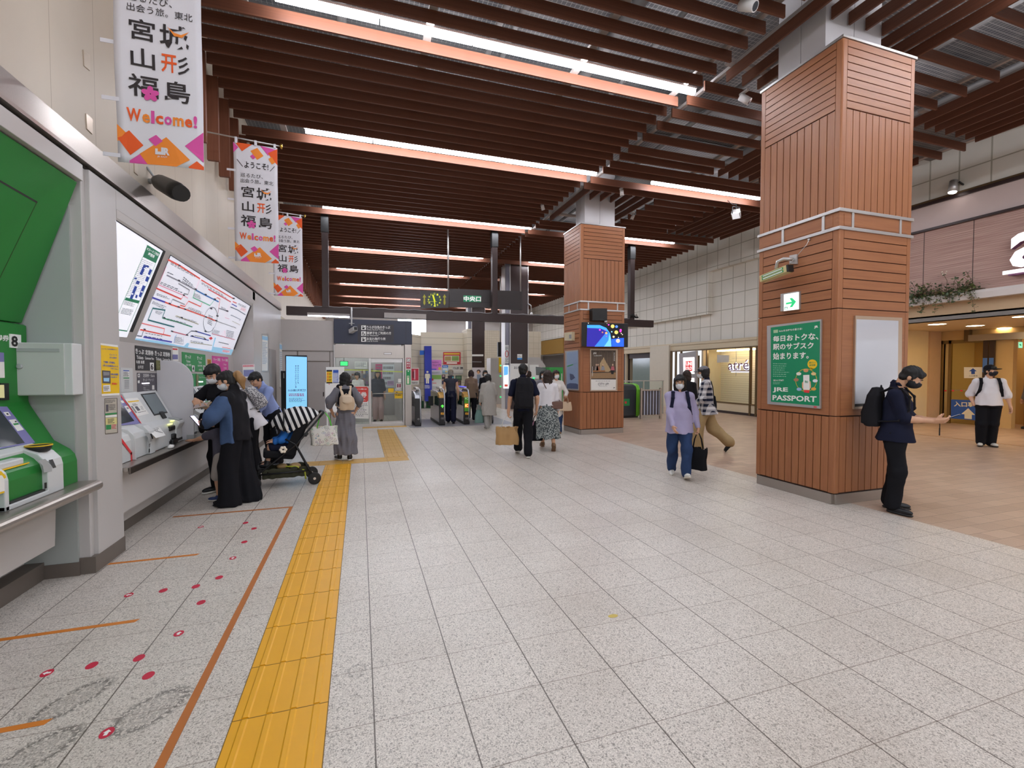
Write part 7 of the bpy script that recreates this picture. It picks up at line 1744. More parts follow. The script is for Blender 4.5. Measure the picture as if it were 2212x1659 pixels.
    # ---- top
    if top:
        mat=top['mat'];q=SDF();l=top.get('loose',1.0);hem=top.get('hem',-.08)*s
        st=[(hem,0,top.get('hf',0)*s,.165*s*g*l,top.get('hd',1.0)*.125*s*g*l),(.05*s,0,.003,.152*s*g*l,.118*s*g*l),(.2*s,0,.008*s,.145*s*g*l,.112*s*g*l),(.34*s,0,.008*s,.158*s*(.5+.5*l),.118*s*(.5+.5*l)),(.43*s,0,0,.145*s,.095*s),(.48*s,0,-.004*s,.085*s,.072*s)]
        if hem<-.3:st.insert(1,(-.15*s,0,0,.168*s*g*l,.128*s*g*l))
        q.loft(hipc,Rt,st,.035)
        sl=top.get('sleeve','long')
        if sex=='f' and not top.get('flat'):
            for sd_ in(1,-1):q.ell(hipc+Rt@A(sd_*.06,.085,.30),A(.062,.05,.055),Rt,.05)
        for sd_ in(1,-1):
            S,el,W,f,pn,hd=arms[sd_];wr=top.get('arm',1.0)
            if sl=='none':q.cone(S-rt*sd_*.04*s,S,.07*s,.058*s,.04);continue
            q.cone(neck0+rt*sd_*.045*s-up*.035*s,S,.058*s,.060*s*min(wr,1.1),.04)
            if sl=='short':q.cone(S,S+(el-S)*.72,.060*s*wr,.062*s*wr,.03)
            elif sl=='elbow':q.chain([S,el-(el-S)*.04,el+(W-el)*.1],[.060*s*wr,.058*s*wr,.056*s*wr],.03)
            elif sl=='puff':q.chain([S,S+(el-S)*.75,el+(W-el)*.3],[.066*s,.085*s,.055*s],.03)
            else:q.chain([S,el,W-(W-el)*.06],[.06*s*wr,.052*s*wr,.04*s*wr],.03)
        q.cone(neck0+up*.0*s,neck0+up*.06*s,.066*s,.06*s,.02)
        q.cone(neck0+up*.02*s+fw*.015*s,neck0+up*.12*s+fw*.03*s,.052*s,.062*s,.01,-1)
        sdf_obj(top.get('name','top'),q,h,mat,t,folds=(top.get('fold',.005),30,abs(5+int(loc[1]*10))))
        if top.get('collar'):
            c=SDF();cc=neck0+up*.035*s
            for sd_ in(1,-1):c.chain([cc+fw*.062*s+rt*sd_*.012*s-up*.02*s,cc+rt*sd_*.06*s+fw*.02*s+up*.02*s,cc-fw*.05*s+up*.03*s],[.012*s,.014*s,.013*s],.015)
            sdf_obj('collar',c,.005,mat,t)
    # ---- shoes
    if shoes:
        for sd_ in(1,-1):
            hj,kn,ank,Fm=legs[sd_];F0=ank-Fm@A(0,-.05,.085)
            q=SDF();q.ell(F0+Fm@A(0,-.045,.055),A(.038,.055,.05),Fm,.02).ell(F0+Fm@A(0,.05,.04),A(.043,.105,.036),Fm,.03).cone(F0+Fm@A(0,-.05,.06),ank+Fm@A(0,0,.0),.045*s,.045*s,.02)
            q.box(F0+Fm@A(0,.03,-.06),A(.1,.25,.06),Fm,0,.001,-1)
            so=sdf_obj('shoe',q,.006,shoes['mat'],t)
            q=SDF();q.ell(F0+Fm@A(0,-.055,.012),A(.04,.055,.02),Fm,.01).ell(F0+Fm@A(0,.06,.012),A(.046,.10,.02),Fm,.04).box(F0+Fm@A(0,.03,-.05),A(.1,.25,.05),Fm,0,.001,-1)
            sdf_obj('sole',q,.006,shoes.get('sole',shoes['mat']),so)
            if shoes.get('lace'):
                for k in range(3):
                    p=F0+Fm@A(0,.045+.022*k,.078-.009*k);obj('lace',MB().tube([p-Fm@A(.022,0,.006),p,p+Fm@A(.022,0,-.006)],.003,5),shoes['lace'],so)
    # ---- hair
    if hair:
        q=SDF();st,mat=hair['style'],hair['mat']
        E=lambda v,r,k=.02,op=1:q.ell(hd_(v),A(*r),Hm,k,op)
        E((0,-.022,.034),(.085,.102,.096))
        if st in('bob','long'):
            L=.10 if st=='bob' else hair.get('L',.26)
            q.loft(hd_((0,-.03,0)),Hm,[(-L*s,0,-.005,.085*s,.062*s),(-L*.6*s,0,0,.102*s,.08*s),(-.03*s,0,.005,.1*s,.088*s),(.06*s,0,.005,.086*s,.088*s)],.03)
            q.box(hd_((0,.115,-.08)),A(.05,.085,.115),Hm,.012,.01,-1)
            E((0,.062,.062),(.066,.034,.035),.02)
            q.box(hd_((0,.10,-.03)),A(.05,.05,.05),Hm,.02*s,.01,-1)
        else:
            q.box(hd_((0,.100,-.066)),A(.09,.07,.078),Hm,.02,.01,-1)
            E((0,.05,.074),(.066,.036,.034),.02);E((.034,.064,.052),(.03,.02,.024),.01);E((-.03,.066,.056),(.03,.018,.022),.01)
            E((0,-.06,-.04),(.068,.045,.05),.03)
            for sd_ in(1,-1):E((sd_*.07,.018,.012),(.012,.016,.03),.01)
            q.box(hd_((0,-.02,-.145)),A(.1,.12,.045),Hm,.01,.01,-1)
            for sd_ in(1,-1):q.ell(hd_((sd_*.088,-.002,-.03)),A(.02,.032,.045),Hm,.01,-1)
            if st=='pony':
                q.chain([hd_((0,-.11,.05)),hd_((0,-.155,.03)),hd_((0,-.175,-.06)),hd_((0,-.165,-.16))],[.025*s,.042*s,.045*s,.018*s],.03)
        sdf_obj('hair',q,.006,mat,t,folds=(.0035,95,2))
        if hair.get('tail'):
            q=SDF().chain([hd_((0,-.10,.03)),hd_((0,-.15,.03)),hd_((0,-.165,-.05)),hd_((0,-.15,-.17))],[.02*s,.042*s,.048*s,.016*s],.03);sdf_obj('ponytail',q,.006,hair['tail'],t,folds=(.004,95,4))
    if cap:
        q=SDF().ell(hd_((0,-.016,.05)),A(.088,.105,.088),Hm).box(hd_((0,0,-.06)),A(.15,.17,.085),Hm,0,.001,-1)
        co=sdf_obj('cap',q,.006,cap['mat'],t)
        q=SDF().ell(hd_((0,.115,.04)),A(.07,.075,.012),Hm,.01);sdf_obj('brim',q,.005,cap['mat'],co)
    if mask:
        q=SDF().ell(hd_((0,.026,-.044)),A(.0655,.0865,.066),Hm).ell(hd_((0,.06,-.03)),A(.035,.06,.04),Hm,.03)
        q.box(hd_((0,-.06,-.04)),A(.12,.065,.2),Hm,0,.001,-1).box(hd_((0,.05,.07)),A(.12,.2,.078),Hm,0,.001,-1)
        mo=sdf_obj('mask',q,.005,mask,t,folds=(.0012,120,1))
        for sd_ in(1,-1):obj('ear_loop',MB().tube([hd_((sd_*.064,.03,-.02)),hd_((sd_*.078,.0,-.005)),hd_((sd_*.08,-.02,-.02)),hd_((sd_*.066,.02,-.075))],.0022,5),mask,mo)
    if glasses:
        g_=MB()
        for sd_ in(1,-1):
            g_.tube([hd_((sd_*.034+.023*math.cos(a),.098,.0+.017*math.sin(a)))for a in np.linspace(0,2*math.pi,17)],.0022,5);g_.tube([hd_((sd_*.057,.096,.006)),hd_((sd_*.08,.0,.006))],.002,5)
        g_.tube([hd_((.011,.1,.004)),hd_((-.011,.1,.004))],.002,5);obj('glasses',g_,M('gold wire','#8a6a40',.3,.7),t)
    bpy.context.view_layer.update()
    Wm=t.matrix_world.copy()
    def w(v):return Wm@Vector(v)
    return dict(t=t,w=w,arms=arms,legs=legs,hc=hc,Hm=Hm,hip=hipc,Rt=Rt,s=s,chest=chest,shl=shl,M=Wm,b=bearing)
# ================================================================ people
NAVY_F=fabric('navy','#171a2e');BLK_F=fabric('black','#15151a');BLK2_F=fabric('soft black','#1c1b1f');WHT_F=fabric('white','#e2dfe2',.03);LAV_F=fabric('lavender','#a79fbe',.04);DENIM=fabric('denim','#2c3f63',.15);DENIM2=fabric('blue denim jacket','#44597c',.15)
KHAKI=fabric('khaki','#a8916a',.06);GREYC=fabric('grey coat','#a39f98',.06);CHAR=fabric('charcoal vest','#34353f');BRWN=fabric('brown jacket','#7a6652');CREAM_F=fabric('cream coat','#d8d2cb',.03);GRYT=fabric('grey tee','#55525e');STONE=fabric('stone shorts','#a59d96');LBLUE=fabric('pale blue knit','#8f9fd0',.04);SKYT=fabric('pale cyan','#9cc6d8');GREY_F=fabric('mid grey','#7c7a80')
SHO_W=M('white sneaker','#d8d6d0',.6);SHO_K=M('black shoe leather','#15161a',.4);SHO_B=M('blue sneaker','#3a4a78',.6);SOLE_W=M('pale sole','#cfc6b8',.6);TAN_SH=M('tan shoe','#7a5c42',.6)
def patt(name,kind):
    m,nt,b,oc,xyz=base('fabric '+name,.85,.2)
    if kind=='plaid':
        v1=mth(nt,'GREATER_THAN',mth(nt,'FRACT',mth(nt,'MULTIPLY',mth(nt,'ADD',xyz[0],xyz[1]),8.0)),.5);v2=mth(nt,'GREATER_THAN',mth(nt,'FRACT',mth(nt,'MULTIPLY',xyz[2],9.5)),.5)
        s_=mth(nt,'MULTIPLY',mth(nt,'ADD',v1,v2),.5);c=mixc(nt,s_,lin('#d6d4d6'),lin('#1d2236'))
    if kind=='fleck':
        c=mixc(nt,ramp(nt,noise(nt,oc,42,2),.45,.55),lin('#3f474a'),lin('#a7adaa'))
    if kind=='check':
        j=mth(nt,'MAXIMUM',joint(nt,xyz[0],0,.018,.006),joint(nt,xyz[2],0,.018,.006));c=mixc(nt,mth(nt,'MULTIPLY',j,.5),lin('#67666e'),lin('#8d8c92'))
    if kind=='stripe':
        f=mth(nt,'FRACT',mth(nt,'MULTIPLY',mth(nt,'ADD',xyz[0],mth(nt,'MULTIPLY',xyz[2],.35)),13));c=mixc(nt,mth(nt,'GREATER_THAN',f,.5),lin('#15151a'),lin('#dcdad8'))
    if kind=='print':
        v=nd(nt,'ShaderNodeTexVoronoi');v.inputs['Scale'].default_value=26;nt.links.new(oc,v.inputs['Vector'])
        d=mth(nt,'LESS_THAN',mth(nt,'ABSOLUTE',mth(nt,'SUBTRACT',v.outputs['Distance'],.36)),.07);hs=nd(nt,'ShaderNodeHueSaturation');nt.links.new(v.outputs['Color'],hs.inputs['Color']);hs.inputs['Value'].default_value=.55;hs.inputs['Saturation'].default_value=.6
        c=mixc(nt,mth(nt,'MULTIPLY',d,.8),lin('#dcd9d2'),hs.outputs[0])
    if kind=='net':
        c=mixc(nt,mth(nt,'GREATER_THAN',noise(nt,oc,60,1),.52),lin('#6e6c70'),lin('#c9c7c6'))
    nt.links.new(c,b.inputs['Base Color']);return m
PLAID,FLECK,CHECK,STRIPE,PRINT,NET=patt('plaid','plaid'),patt('fleck','fleck'),patt('check','check'),patt('stripe','stripe'),patt('print','print'),patt('net','net')
def backpack(P,mat,label,w=.29,hh=.42,d=.14,drop=.0,flap=None,pocket=True,cat='backpack',off=0.0):
    """worn on a person's back: panel, straps over both shoulders"""
    s=P['s'];t=thing('backpack',label,cat,P['t'].location,-RAD(P['b']),local=True)
    R=P['Rt'];c=P['hip']+R@np.array([0,-(.125+off)*s-d/2,.27*s-drop])
    q=SDF().loft(c,R,[(-hh/2,0,0,w*.48,d*.5),(-hh/2+.04,0,0,w*.5,d*.56),(0,0,-.008,w*.5,d*.55),(hh*.3,0,0,w*.46,d*.48),(hh/2,0,.01,w*.3,d*.28)],.02,1,3.2)
    if pocket:q.loft(c+R@np.array([0,-d*.5,-hh*.16]),R,[(-hh*.27,0,0,w*.38,.03),(0,0,-.005,w*.4,.04),(hh*.2,0,0,w*.34,.025)],.02,1,3)
    sdf_obj('bag',q,.007,mat,t,folds=(.004,30,1))
    if flap:
        q=SDF().loft(c+R@np.array([0,-d*.36,hh*.2]),R,[(-hh*.26,0,-.012,w*.22,.035),(-hh*.16,0,-.01,w*.36,.04),(hh*.2,0,.02,w*.38,.05),(hh*.26,0,.03,w*.2,.03)],.02,1,2.6);sdf_obj('flap',q,.006,flap,t)
    for sd_ in(1,-1):
        S=P['shl'][sd_];a=c+R@np.array([sd_*w*.24,d*.4,hh*.40])
        p1=S+R@np.array([-sd_*.062,-.05,.075])*s;p2=S+R@np.array([-sd_*.058,.05,.07])*s;p3=S+R@np.array([-sd_*.05,.128,-.02])*s;p4=S+R@np.array([-sd_*.03,.135,-.16])*s;p5=S+R@np.array([sd_*.0,.05,-.29])*s;p6=c+R@np.array([sd_*w*.42,d*.4,-hh*.36])
        q=SDF()
        for u,v in((a,p1),(p1,p2),(p2,p3),(p3,p4),(p4,p5),(p5,p6)):
            x=nrm(v-u);side=nrm(R[:,0]-x*(R[:,0]@x));q.box((u+v)/2,(.02*s,.002,np.linalg.norm(v-u)/2+.006),np.stack([side,np.cross(x,side),x],1),.006,.012)
        sdf_obj('strap',q,.006,mat if not flap else flap,t)
    obj('top_handle',MB().tube([c+R@np.array([.03,d*.3,hh*.47]),c+R@np.array([0,d*.3,hh*.56]),c+R@np.array([-.03,d*.3,hh*.47])],.008,6),mat if not flap else flap,t)
    return t
def carrier(label,p,bearing,w,hh,d,mat,hlen,hmat,name='shopping_bag',cat='bag',sag=1.0,split=.03,topw=None):
    """a bag hanging from its handles; p is the grip"""
    t=thing(name,label,cat,p,-RAD(bearing),local=True)
    tw=topw or w
    q=SDF().loft((0,0,0),np.eye(3),[(-hlen-hh,0,0,w/2*sag,d/2),(-hlen-hh*.9,0,0,w/2,d/2*1.05),(-hlen-hh*.4,0,0,(w*.6+tw*.4)/2,d/2),(-hlen,0,0,tw/2,d/2*.7)],.01,1,4)
    q.loft((0,0,0),np.eye(3),[(-hlen-hh*.5,0,0,tw/2-.015,d/2*.6),(-hlen+.01,0,0,tw/2-.01,d/2*.7-.008)],.005,-1,4)
    sdf_obj('body',q,.007,mat,t,folds=(.004,26,2))
    for sd_ in(1,-1):
        y=sd_*d*.3;obj('handle',MB().tube([(-tw*.28,y,-hlen-.03),(-tw*.18,y*.7,-hlen*.4),(-.015,y*.15,0),(.015,y*.15,0),(tw*.18,y*.7,-hlen*.4),(tw*.28,y,-hlen-.03)],.006,6),hmat,t)
    return t
KM_=M('kraft paper','#b08a5a',.75,var=.06);LEA=M('brown leather','#6e4f42',.5);BEI=M('beige canvas','#c9b093',.75,var=.04);TEAL=M('teal nylon','#5f7f78',.6)
p1=gz(1930,1104)
P=human('man in navy polo standing at the near column, looking down at his phone',(p1.x,p1.y,0),158,1.665,'m',lean=.03,head=(.1,.62,0),neck_fwd=.04,
hands={1:dict(at=(.055,.33,1.08),pole=(.35,-1,-1),dir=(-.3,1,.12),palm=(-.6,.1,.7),curl=.55,thumb=.9),-1:dict(at=(-.055,.33,1.08),pole=(-.35,-1,-1),dir=(.3,1,.10),palm=(.6,.1,.7),curl=.55,thumb=.9)},
feet={1:(.10,.05,0,-.35,0),-1:(-.12,-.02,0,.3,0)},top=dict(mat=NAVY_F,sleeve='elbow',hem=-.10,hd=1.25,collar=True,loose=1.2,name='polo_shirt'),bottom=dict(kind='pants',mat=BLK_F,w=1.08),shoes=dict(mat=SHO_K,lace=SHO_K),hair=dict(style='short',mat=HAIRK),mask=MASK_K,h=.007)
backpack(P,BLK2_F,'black backpack worn by the man looking at his phone',.30,.44,.15)
W1=(P['arms'][1][2]+P['arms'][-1][2])/2
t=thing('smartphone','smartphone held in both hands by the man at the near column','phone',P['w'](W1+np.array([0,.13,.045])),-RAD(158),local=True)
R_=Matrix.Rotation(RAD(28),3,'X');obj('body',MB().obox((0,0,0),(.037,.078,.0045),R_),SHO_K,t,bevel=.004);obj('screen',MB().obox(R_@Vector((0,0,.005)),(.034,.072,.0006),R_),emis('#b8c4d8',.5),t)
obj('strap',MB().tube([R_@Vector((.0,-.075,0)),Vector((.0,-.085,-.06)),Vector((0,-.085,-.13))],.004,5).box(-.006,.006,-.09,-.08,-.2,-.12),SHO_K,t)
p=gz(2132,965)
P=human('man in white T-shirt, black cap and black mask standing before the shop entrance',(p.x,p.y,0),232,1.70,'m',bulk=1.22,head=(.75,-.02,0),hands={1:dict(at=(.24,.06,.90),dir=(-.15,.2,-1),curl=.4,hide=True),-1:dict(at=(-.30,.10,.86),dir=(-.1,.15,-1),palm=(1,.3,0),curl=.4)},
feet={1:(.10,0,0,-.3,0),-1:(-.09,-.05,0,.3,0)},top=dict(mat=WHT_F,sleeve='elbow',hem=-.06,loose=1.1,arm=1.2,name='t_shirt'),bottom=dict(kind='pants',mat=BLK_F,w=1.3),shoes=dict(mat=SHO_W,sole=SHO_K),hair=dict(style='short',mat=HAIRK),mask=MASK_K,cap=dict(mat=BLK_F),h=.011,fine=.008)
backpack(P,BLK_F,'black backpack worn by the man in the white T-shirt',.30,.42,.14,off=.03)
p=gz(1466,1030)
P=human('woman in lavender top, jeans, glasses and white mask walking towards the camera',(p.x,p.y,0),212,1.56,'f',bulk=1.2,lean=.04,head=(-.1,.12,0),
hands={1:dict(at=(.12,.28,.82),pole=(.6,-1,0),dir=(-.35,.5,-.8),palm=(-1,0,-.2),curl=.3),-1:dict(at=(-.29,-.02,.82),dir=(0,.1,-1),palm=(1,0,0),curl=.9)},
feet={1:(.09,-.2,.01,-.1,-.2),-1:(-.10,.24,.03,.1,.3)},hip=(0,0,-.03),top=dict(mat=LAV_F,sleeve='long',hem=-.16,hd=1.25,loose=1.12,name='jersey_top'),bottom=dict(kind='pants',mat=DENIM,w=1.15),shoes=dict(mat=SHO_W,sole=SOLE_W,lace=SHO_W),hair=dict(style='long',mat=HAIRK,L=.15),mask=MASK_W,glasses=True,h=.008)
backpack(P,NAVY_F,'navy backpack with thin straps worn by the woman in lavender',.27,.38,.12)
carrier('black tote with a pink lining edge carried low by the woman in lavender',P['w'](P['arms'][-1][2]+np.array([0,.02,-.09])),232,.26,.34,.1,BLK_F,.2,BLK_F,'tote_bag')
p=gy(1484,812,8.6)
human('person with brown hair walking behind the woman in lavender, mostly hidden by her',(p.x,p.y,0),30,1.60,'f',top=dict(mat=BLK2_F),bottom=dict(kind='pants',mat=BLK_F),shoes=dict(mat=SHO_K),hair=dict(style='long',mat=HAIRB,L=.16),h=.014,fine=.012)
p=gz(1528,975)
P=human('man in plaid shirt, khaki trousers, grey cap and white mask striding past the shop',(p.x,p.y,0),318,1.70,'m',lean=.06,head=(.05,.1,0),hands={-1:dict(at=(-.2,.26,.92),dir=(0,.9,-.3),palm=(1,0,0),curl=.6),1:dict(at=(.22,.22,.95),dir=(0,.9,-.3),palm=(-1,0,0),curl=.6)},
feet={-1:(-.08,.22,0,.05,.05),1:(.08,-.42,.12,-.05,-.9)},hip=(0,.02,-.03),top=dict(mat=PLAID,sleeve='long',hem=-.16,hd=1.35,loose=1.2,arm=1.15,name='plaid_shirt',fold=.008),bottom=dict(kind='pants',mat=KHAKI,w=1.55,fold=.01),shoes=dict(mat=SHO_K,sole=SHO_K),hair=dict(style='bob',mat=HAIRK),mask=MASK_W,cap=dict(mat=GREY_F),h=.009)
c=P['w'](P['hip']+np.array([.19,-.10,.06]))
t=thing('shoulder_bag','black cloth shoulder bag with white print worn by the man in plaid','bag',c,-RAD(310),local=True)
q=SDF().loft((0,0,0),np.eye(3),[(-.2,0,0,.15,.04),(-.17,0,0,.17,.055),(0,0,0,.165,.05),(.12,0,0,.15,.03)],.02,1,3.5);sdf_obj('body',q,.008,BLK_F,t,folds=(.006,30,2))
obj('strap',MB().tube([(-.12,0,.1),(-.09,.02,.3),(-.02,.05,.42),(.06,.03,.3),(.12,0,.1)],.01,6),BLK_F,t)
sh=Sheet((-.04,-.058,.02),X_,Z_,.1,.12,t);sh.rect('print',K_PAPER,.1,.1,.9,.3,1).rect('print',K_PAPER,.2,.4,.8,.55,1).rect('print',K_PAPER,.3,.65,.7,.75,1).flush()
p=gz(1130,986)
P=human('man in black with a big backpack walking away towards the gates',(p.x,p.y,0),14,1.73,'m',lean=.03,head=(-.25,.05,0),hands={-1:dict(at=(-.27,-.02,.83),dir=(0,.1,-1),palm=(1,0,0),curl=.9),1:dict(at=(.26,.1,.86),curl=.5)},
feet={1:(.07,-.14,0,-.05,-.05),-1:(-.07,.3,.02,.05,-.2)},hip=(0,0,-.015),top=dict(mat=NAVY_F,sleeve='short',hem=-.08,name='t_shirt'),bottom=dict(kind='pants',mat=BLK_F,w=1.18),shoes=dict(mat=SHO_K,sole=SHO_W,lace=SHO_W),hair=dict(style='short',mat=HAIRK),mask=MASK_W,h=.009)
backpack(P,BLK2_F,'large black backpack worn by the man walking to the gates',.33,.56,.2,drop=.02)
g0=P['w'](P['arms'][-1][2]+np.array([-.02,.01,-.085]))
carrier('wide brown paper bag carried by the man with the big backpack',g0,20,.40,.33,.16,KM_,.20,M('clear handle','#cfcac0',.4),'paper_bag')
p=gz(1183,972)
P=human('woman in white knit and flecked grey long skirt walking away beside the backpack man',(p.x,p.y,0),12,1.60,'f',head=(-.1,.05,0),hands={-1:dict(at=(-.24,.05,.8),dir=(0,.1,-1),palm=(1,0,0),curl=.9),1:dict(at=(.24,.1,.8),curl=.5)},
feet={-1:(-.07,.28,0,.05,0),1:(.09,-.22,.05,-.05,-.9)},top=dict(mat=WHT_F,sleeve='long',hem=.02,loose=1.15,arm=1.15,name='knit_top'),bottom=dict(kind='skirt',mat=FLECK,hem=.26,flare=.27,fold=.014,fr=30),shoes=dict(mat=TAN_SH,sole=TAN_SH),hair=dict(style='long',mat=HAIRB,L=.27),h=.010,fine=.008)
c=P['w'](P['hip']+np.array([.17,-.06,.03]))
t=thing('shoulder_bag','small brown shoulder bag at the hip of the woman in the flecked skirt','bag',c,-RAD(12),local=True)
sdf_obj('body',SDF().box((0,0,0),(.10,.03,.055),None,.02),.007,LEA,t);obj('strap',MB().tube([(-.1,0,.05),(-.2,-.03,.3),(-.3,-.04,.5),(-.27,.05,.53),(-.05,.1,.2),(.1,.0,.05)],.009,6),LEA,t);obj('flap',MB().box(-.105,.105,-.054,-.048,-.01,.07),LEA,t,bevel=.004)
g0=P['w'](P['arms'][-1][2]+np.array([0,.01,-.085]));carrier('black shopping bag hanging between the backpack man and the woman in white',g0,15,.26,.40,.1,BLK_F,.12,BLK_F,'shopping_bag')
carrier('pink and white carrier bag beside the black shopping bag',g0+Vector((-.13,.1,-.02)),15,.2,.36,.08,M('pink white plastic','#dca0b8',.5,var=.25,scale=18),.1,K_PINK,'carrier_bag')
p=gz(1200,938)
P=human('woman in long cream coat and white mask facing the camera beside the far column',(p.x,p.y,0),200,1.60,'f',head=(.4,.02,0),hands={1:dict(at=(.05,.2,1.13),pole=(.7,-.4,-.7),dir=(-.9,.3,.1),palm=(0,-1,0),curl=.6),-1:dict(at=(-.24,.24,1.0),pole=(-.7,-.6,-.5),dir=(.1,.8,.1),palm=(0,0,1),curl=.8)},
top=dict(mat=CREAM_F,sleeve='long',hem=-.46,loose=1.15,name='coat'),bottom=dict(kind='pants',mat=DENIM,w=1.3),shoes=dict(mat=TAN_SH,sole=SHO_W),hair=dict(style='bob',mat=HAIRB),mask=MASK_W,h=.011,fine=.009)
carrier('beige handbag on the arm of the woman in the cream coat',P['w'](P['arms'][-1][1]+(P['arms'][-1][2]-P['arms'][-1][1])*.6+np.array([0,0,-.03])),210,.30,.22,.12,BEI,.13,BEI,'handbag',topw=.24)
p=gy(1180,818,11.9)
human('masked person half hidden behind the long haired woman in white',(p.x-.1,p.y,0),190,1.58,'f',top=dict(mat=GREY_F),bottom=dict(kind='pants',mat=BLK_F),shoes=dict(mat=SHO_K),hair=dict(style='bob',mat=HAIRK),mask=MASK_W,h=.014,fine=.012)
p=gz(1056,927)
P=human('older woman in long grey coat walking through the ticket gates with a teal bag',(p.x,p.y,0),355,1.50,'f',bulk=1.15,lean=.08,head=(.1,.1,0),hands={-1:dict(at=(-.26,.1,.78),dir=(0,.1,-1),palm=(1,0,0),curl=.9),1:dict(at=(.26,.12,.85),curl=.5)},
feet={-1:(-.08,-.02,0,.05,0),1:(.1,.3,.02,-.05,-.2)},top=dict(mat=GREYC,sleeve='long',hem=-.5,loose=1.2,arm=1.25,name='coat'),bottom=dict(kind='pants',mat=fabric('pale grey','#9a9894'),w=1.2),shoes=dict(mat=TAN_SH,sole=SHO_W),hair=dict(style='bob',mat=HAIRK),h=.012,fine=.01)
carrier('teal cloth bag carried by the woman in the grey coat',P['w'](P['arms'][-1][2]+np.array([-.03,0,-.085])),0,.26,.36,.14,TEAL,.12,TEAL,'cloth_bag',topw=.14)
p=gz(972,913)
human('man in dark vest and flat hat passing the second ticket gate',(p.x,p.y-.15,0),10,1.62,'m',lean=.1,head=(0,.15,0),feet={1:(.08,-.2,.02,0,-.5),-1:(-.08,.2,0,0,0)},top=dict(mat=CHAR,sleeve='none',hem=-.1,name='vest'),bottom=dict(kind='pants',mat=NAVY_F,w=1.25),shoes=dict(mat=SHO_K),hair=dict(style='short',mat=fabric('grey hair','#8a867e')),cap=dict(mat=fabric('taupe hat','#7d7362')),h=.013,fine=.011)
p=gz(1018,909)
human('woman in brown jacket walking away beyond the third ticket gate',(p.x,p.y,0),8,1.60,'f',feet={1:(.08,-.1,0,0,0),-1:(-.08,.25,0,0,0)},top=dict(mat=BRWN,sleeve='long',hem=-.16,loose=1.15,name='jacket'),bottom=dict(kind='pants',mat=BLK_F,w=1.1),shoes=dict(mat=SHO_K,sole=SHO_W),hair=dict(style='bob',mat=HAIRB),h=.013,fine=.011)
p=gy(1048,830,15.9)
human('woman in dark clothes and white mask coming through the fourth ticket gate',(p.x,p.y,0),192,1.60,'f',head=(.1,.05,0),top=dict(mat=BLK2_F,sleeve='long',hem=-.1,name='jacket'),bottom=dict(kind='pants',mat=BLK_F),shoes=dict(mat=SHO_K),hair=dict(style='bob',mat=HAIRK),mask=MASK_W,h=.013,fine=.011)
p=gy(1142,830,14.5)
human('dark haired person hidden behind the backpack man at the gates',(p.x,p.y,0),20,1.58,'f',top=dict(mat=BLK2_F),bottom=dict(kind='pants',mat=BLK_F),shoes=dict(mat=SHO_K),hair=dict(style='bob',mat=HAIRB),h=.016,fine=.013)
p=gz(747,994)
P=human('young woman in black vest and long grey checked skirt seen from behind',(p.x,p.y,0),350,1.56,'f',head=(-.35,.1,0),hands={-1:dict(at=(-.22,.12,.92),pole=(-1,-.6,0),dir=(.3,.6,-.7),palm=(1,0,0),curl=.5),1:dict(at=(.2,.14,.92),pole=(1,-.6,0),dir=(-.3,.6,-.7),palm=(-1,0,0),curl=.5)},
feet={1:(.07,-.05,0,-.25,0),-1:(-.12,.1,0,.3,0)},top=dict(mat=CHECK,sleeve='puff',hem=.0,name='blouse',fold=.007,flat=True),bottom=dict(kind='skirt',mat=CHECK,hem=.13,flare=.215,fold=.012,fr=32),shoes=dict(mat=SHO_K,sole=SHO_W,lace=SHO_W),hair=dict(style='long',mat=HAIRK,L=.15),h=.009,fine=.008)
q=SDF().loft(P['hip'],P['Rt'],[(.06,0,0,.142,.112),(.2,0,.005,.14,.112),(.32,0,.005,.145,.118),(.42,0,0,.118,.095)],.02);q.cone(P['chest']+np.array([.1,0,.0]),P['chest']+np.array([.1,0,.05]),.06,.05,.03).cone(P['chest']-np.array([.1,0,.0]),P['chest']+np.array([-.1,0,.05]),.06,.05,.03)
sdf_obj('vest',q,.009,BLK_F,P['t'])
backpack(P,BEI,'pale beige flap backpack on the woman in the grey skirt',.24,.27,.11,drop=.06,flap=M('pale beige flap','#d3bda2',.7),pocket=False)
p=gz(486,1062)
P=human('man in black T-shirt and white mask counting money from a wallet at the ticket machines',(p.x,p.y,0),212,1.70,'m',lean=.12,bulk=1.1,head=(.25,.55,0),neck_fwd=.03,hands={1:dict(at=(.10,.32,1.23),pole=(.9,-.3,-.5),dir=(-.75,.3,-.55),palm=(-.2,-.4,-1),curl=.6,thumb=.8),-1:dict(at=(-.14,.30,1.13),pole=(-.8,-.5,-.6),dir=(.85,.5,.1),palm=(.1,-.3,1),curl=.6,thumb=.8)},
feet={1:(.12,.05,0,-.2,0),-1:(-.1,-.05,0,.2,0)},top=dict(mat=BLK2_F,sleeve='elbow',hem=-.12,loose=1.12,arm=1.15,name='t_shirt'),bottom=dict(kind='pants',mat=BLK_F,w=1.1),shoes=dict(mat=SHO_K,sole=SHO_W),hair=dict(style='short',mat=HAIRK),mask=MASK_W,h=.008)
wl=P['w'](P['arms'][-1][2]+P['arms'][-1][3]*.10+np.array([0,.0,.03]))
t=thing('wallet','open pale wallet with a green card held by the man in the black T-shirt','wallet',wl,-RAD(212),local=True)
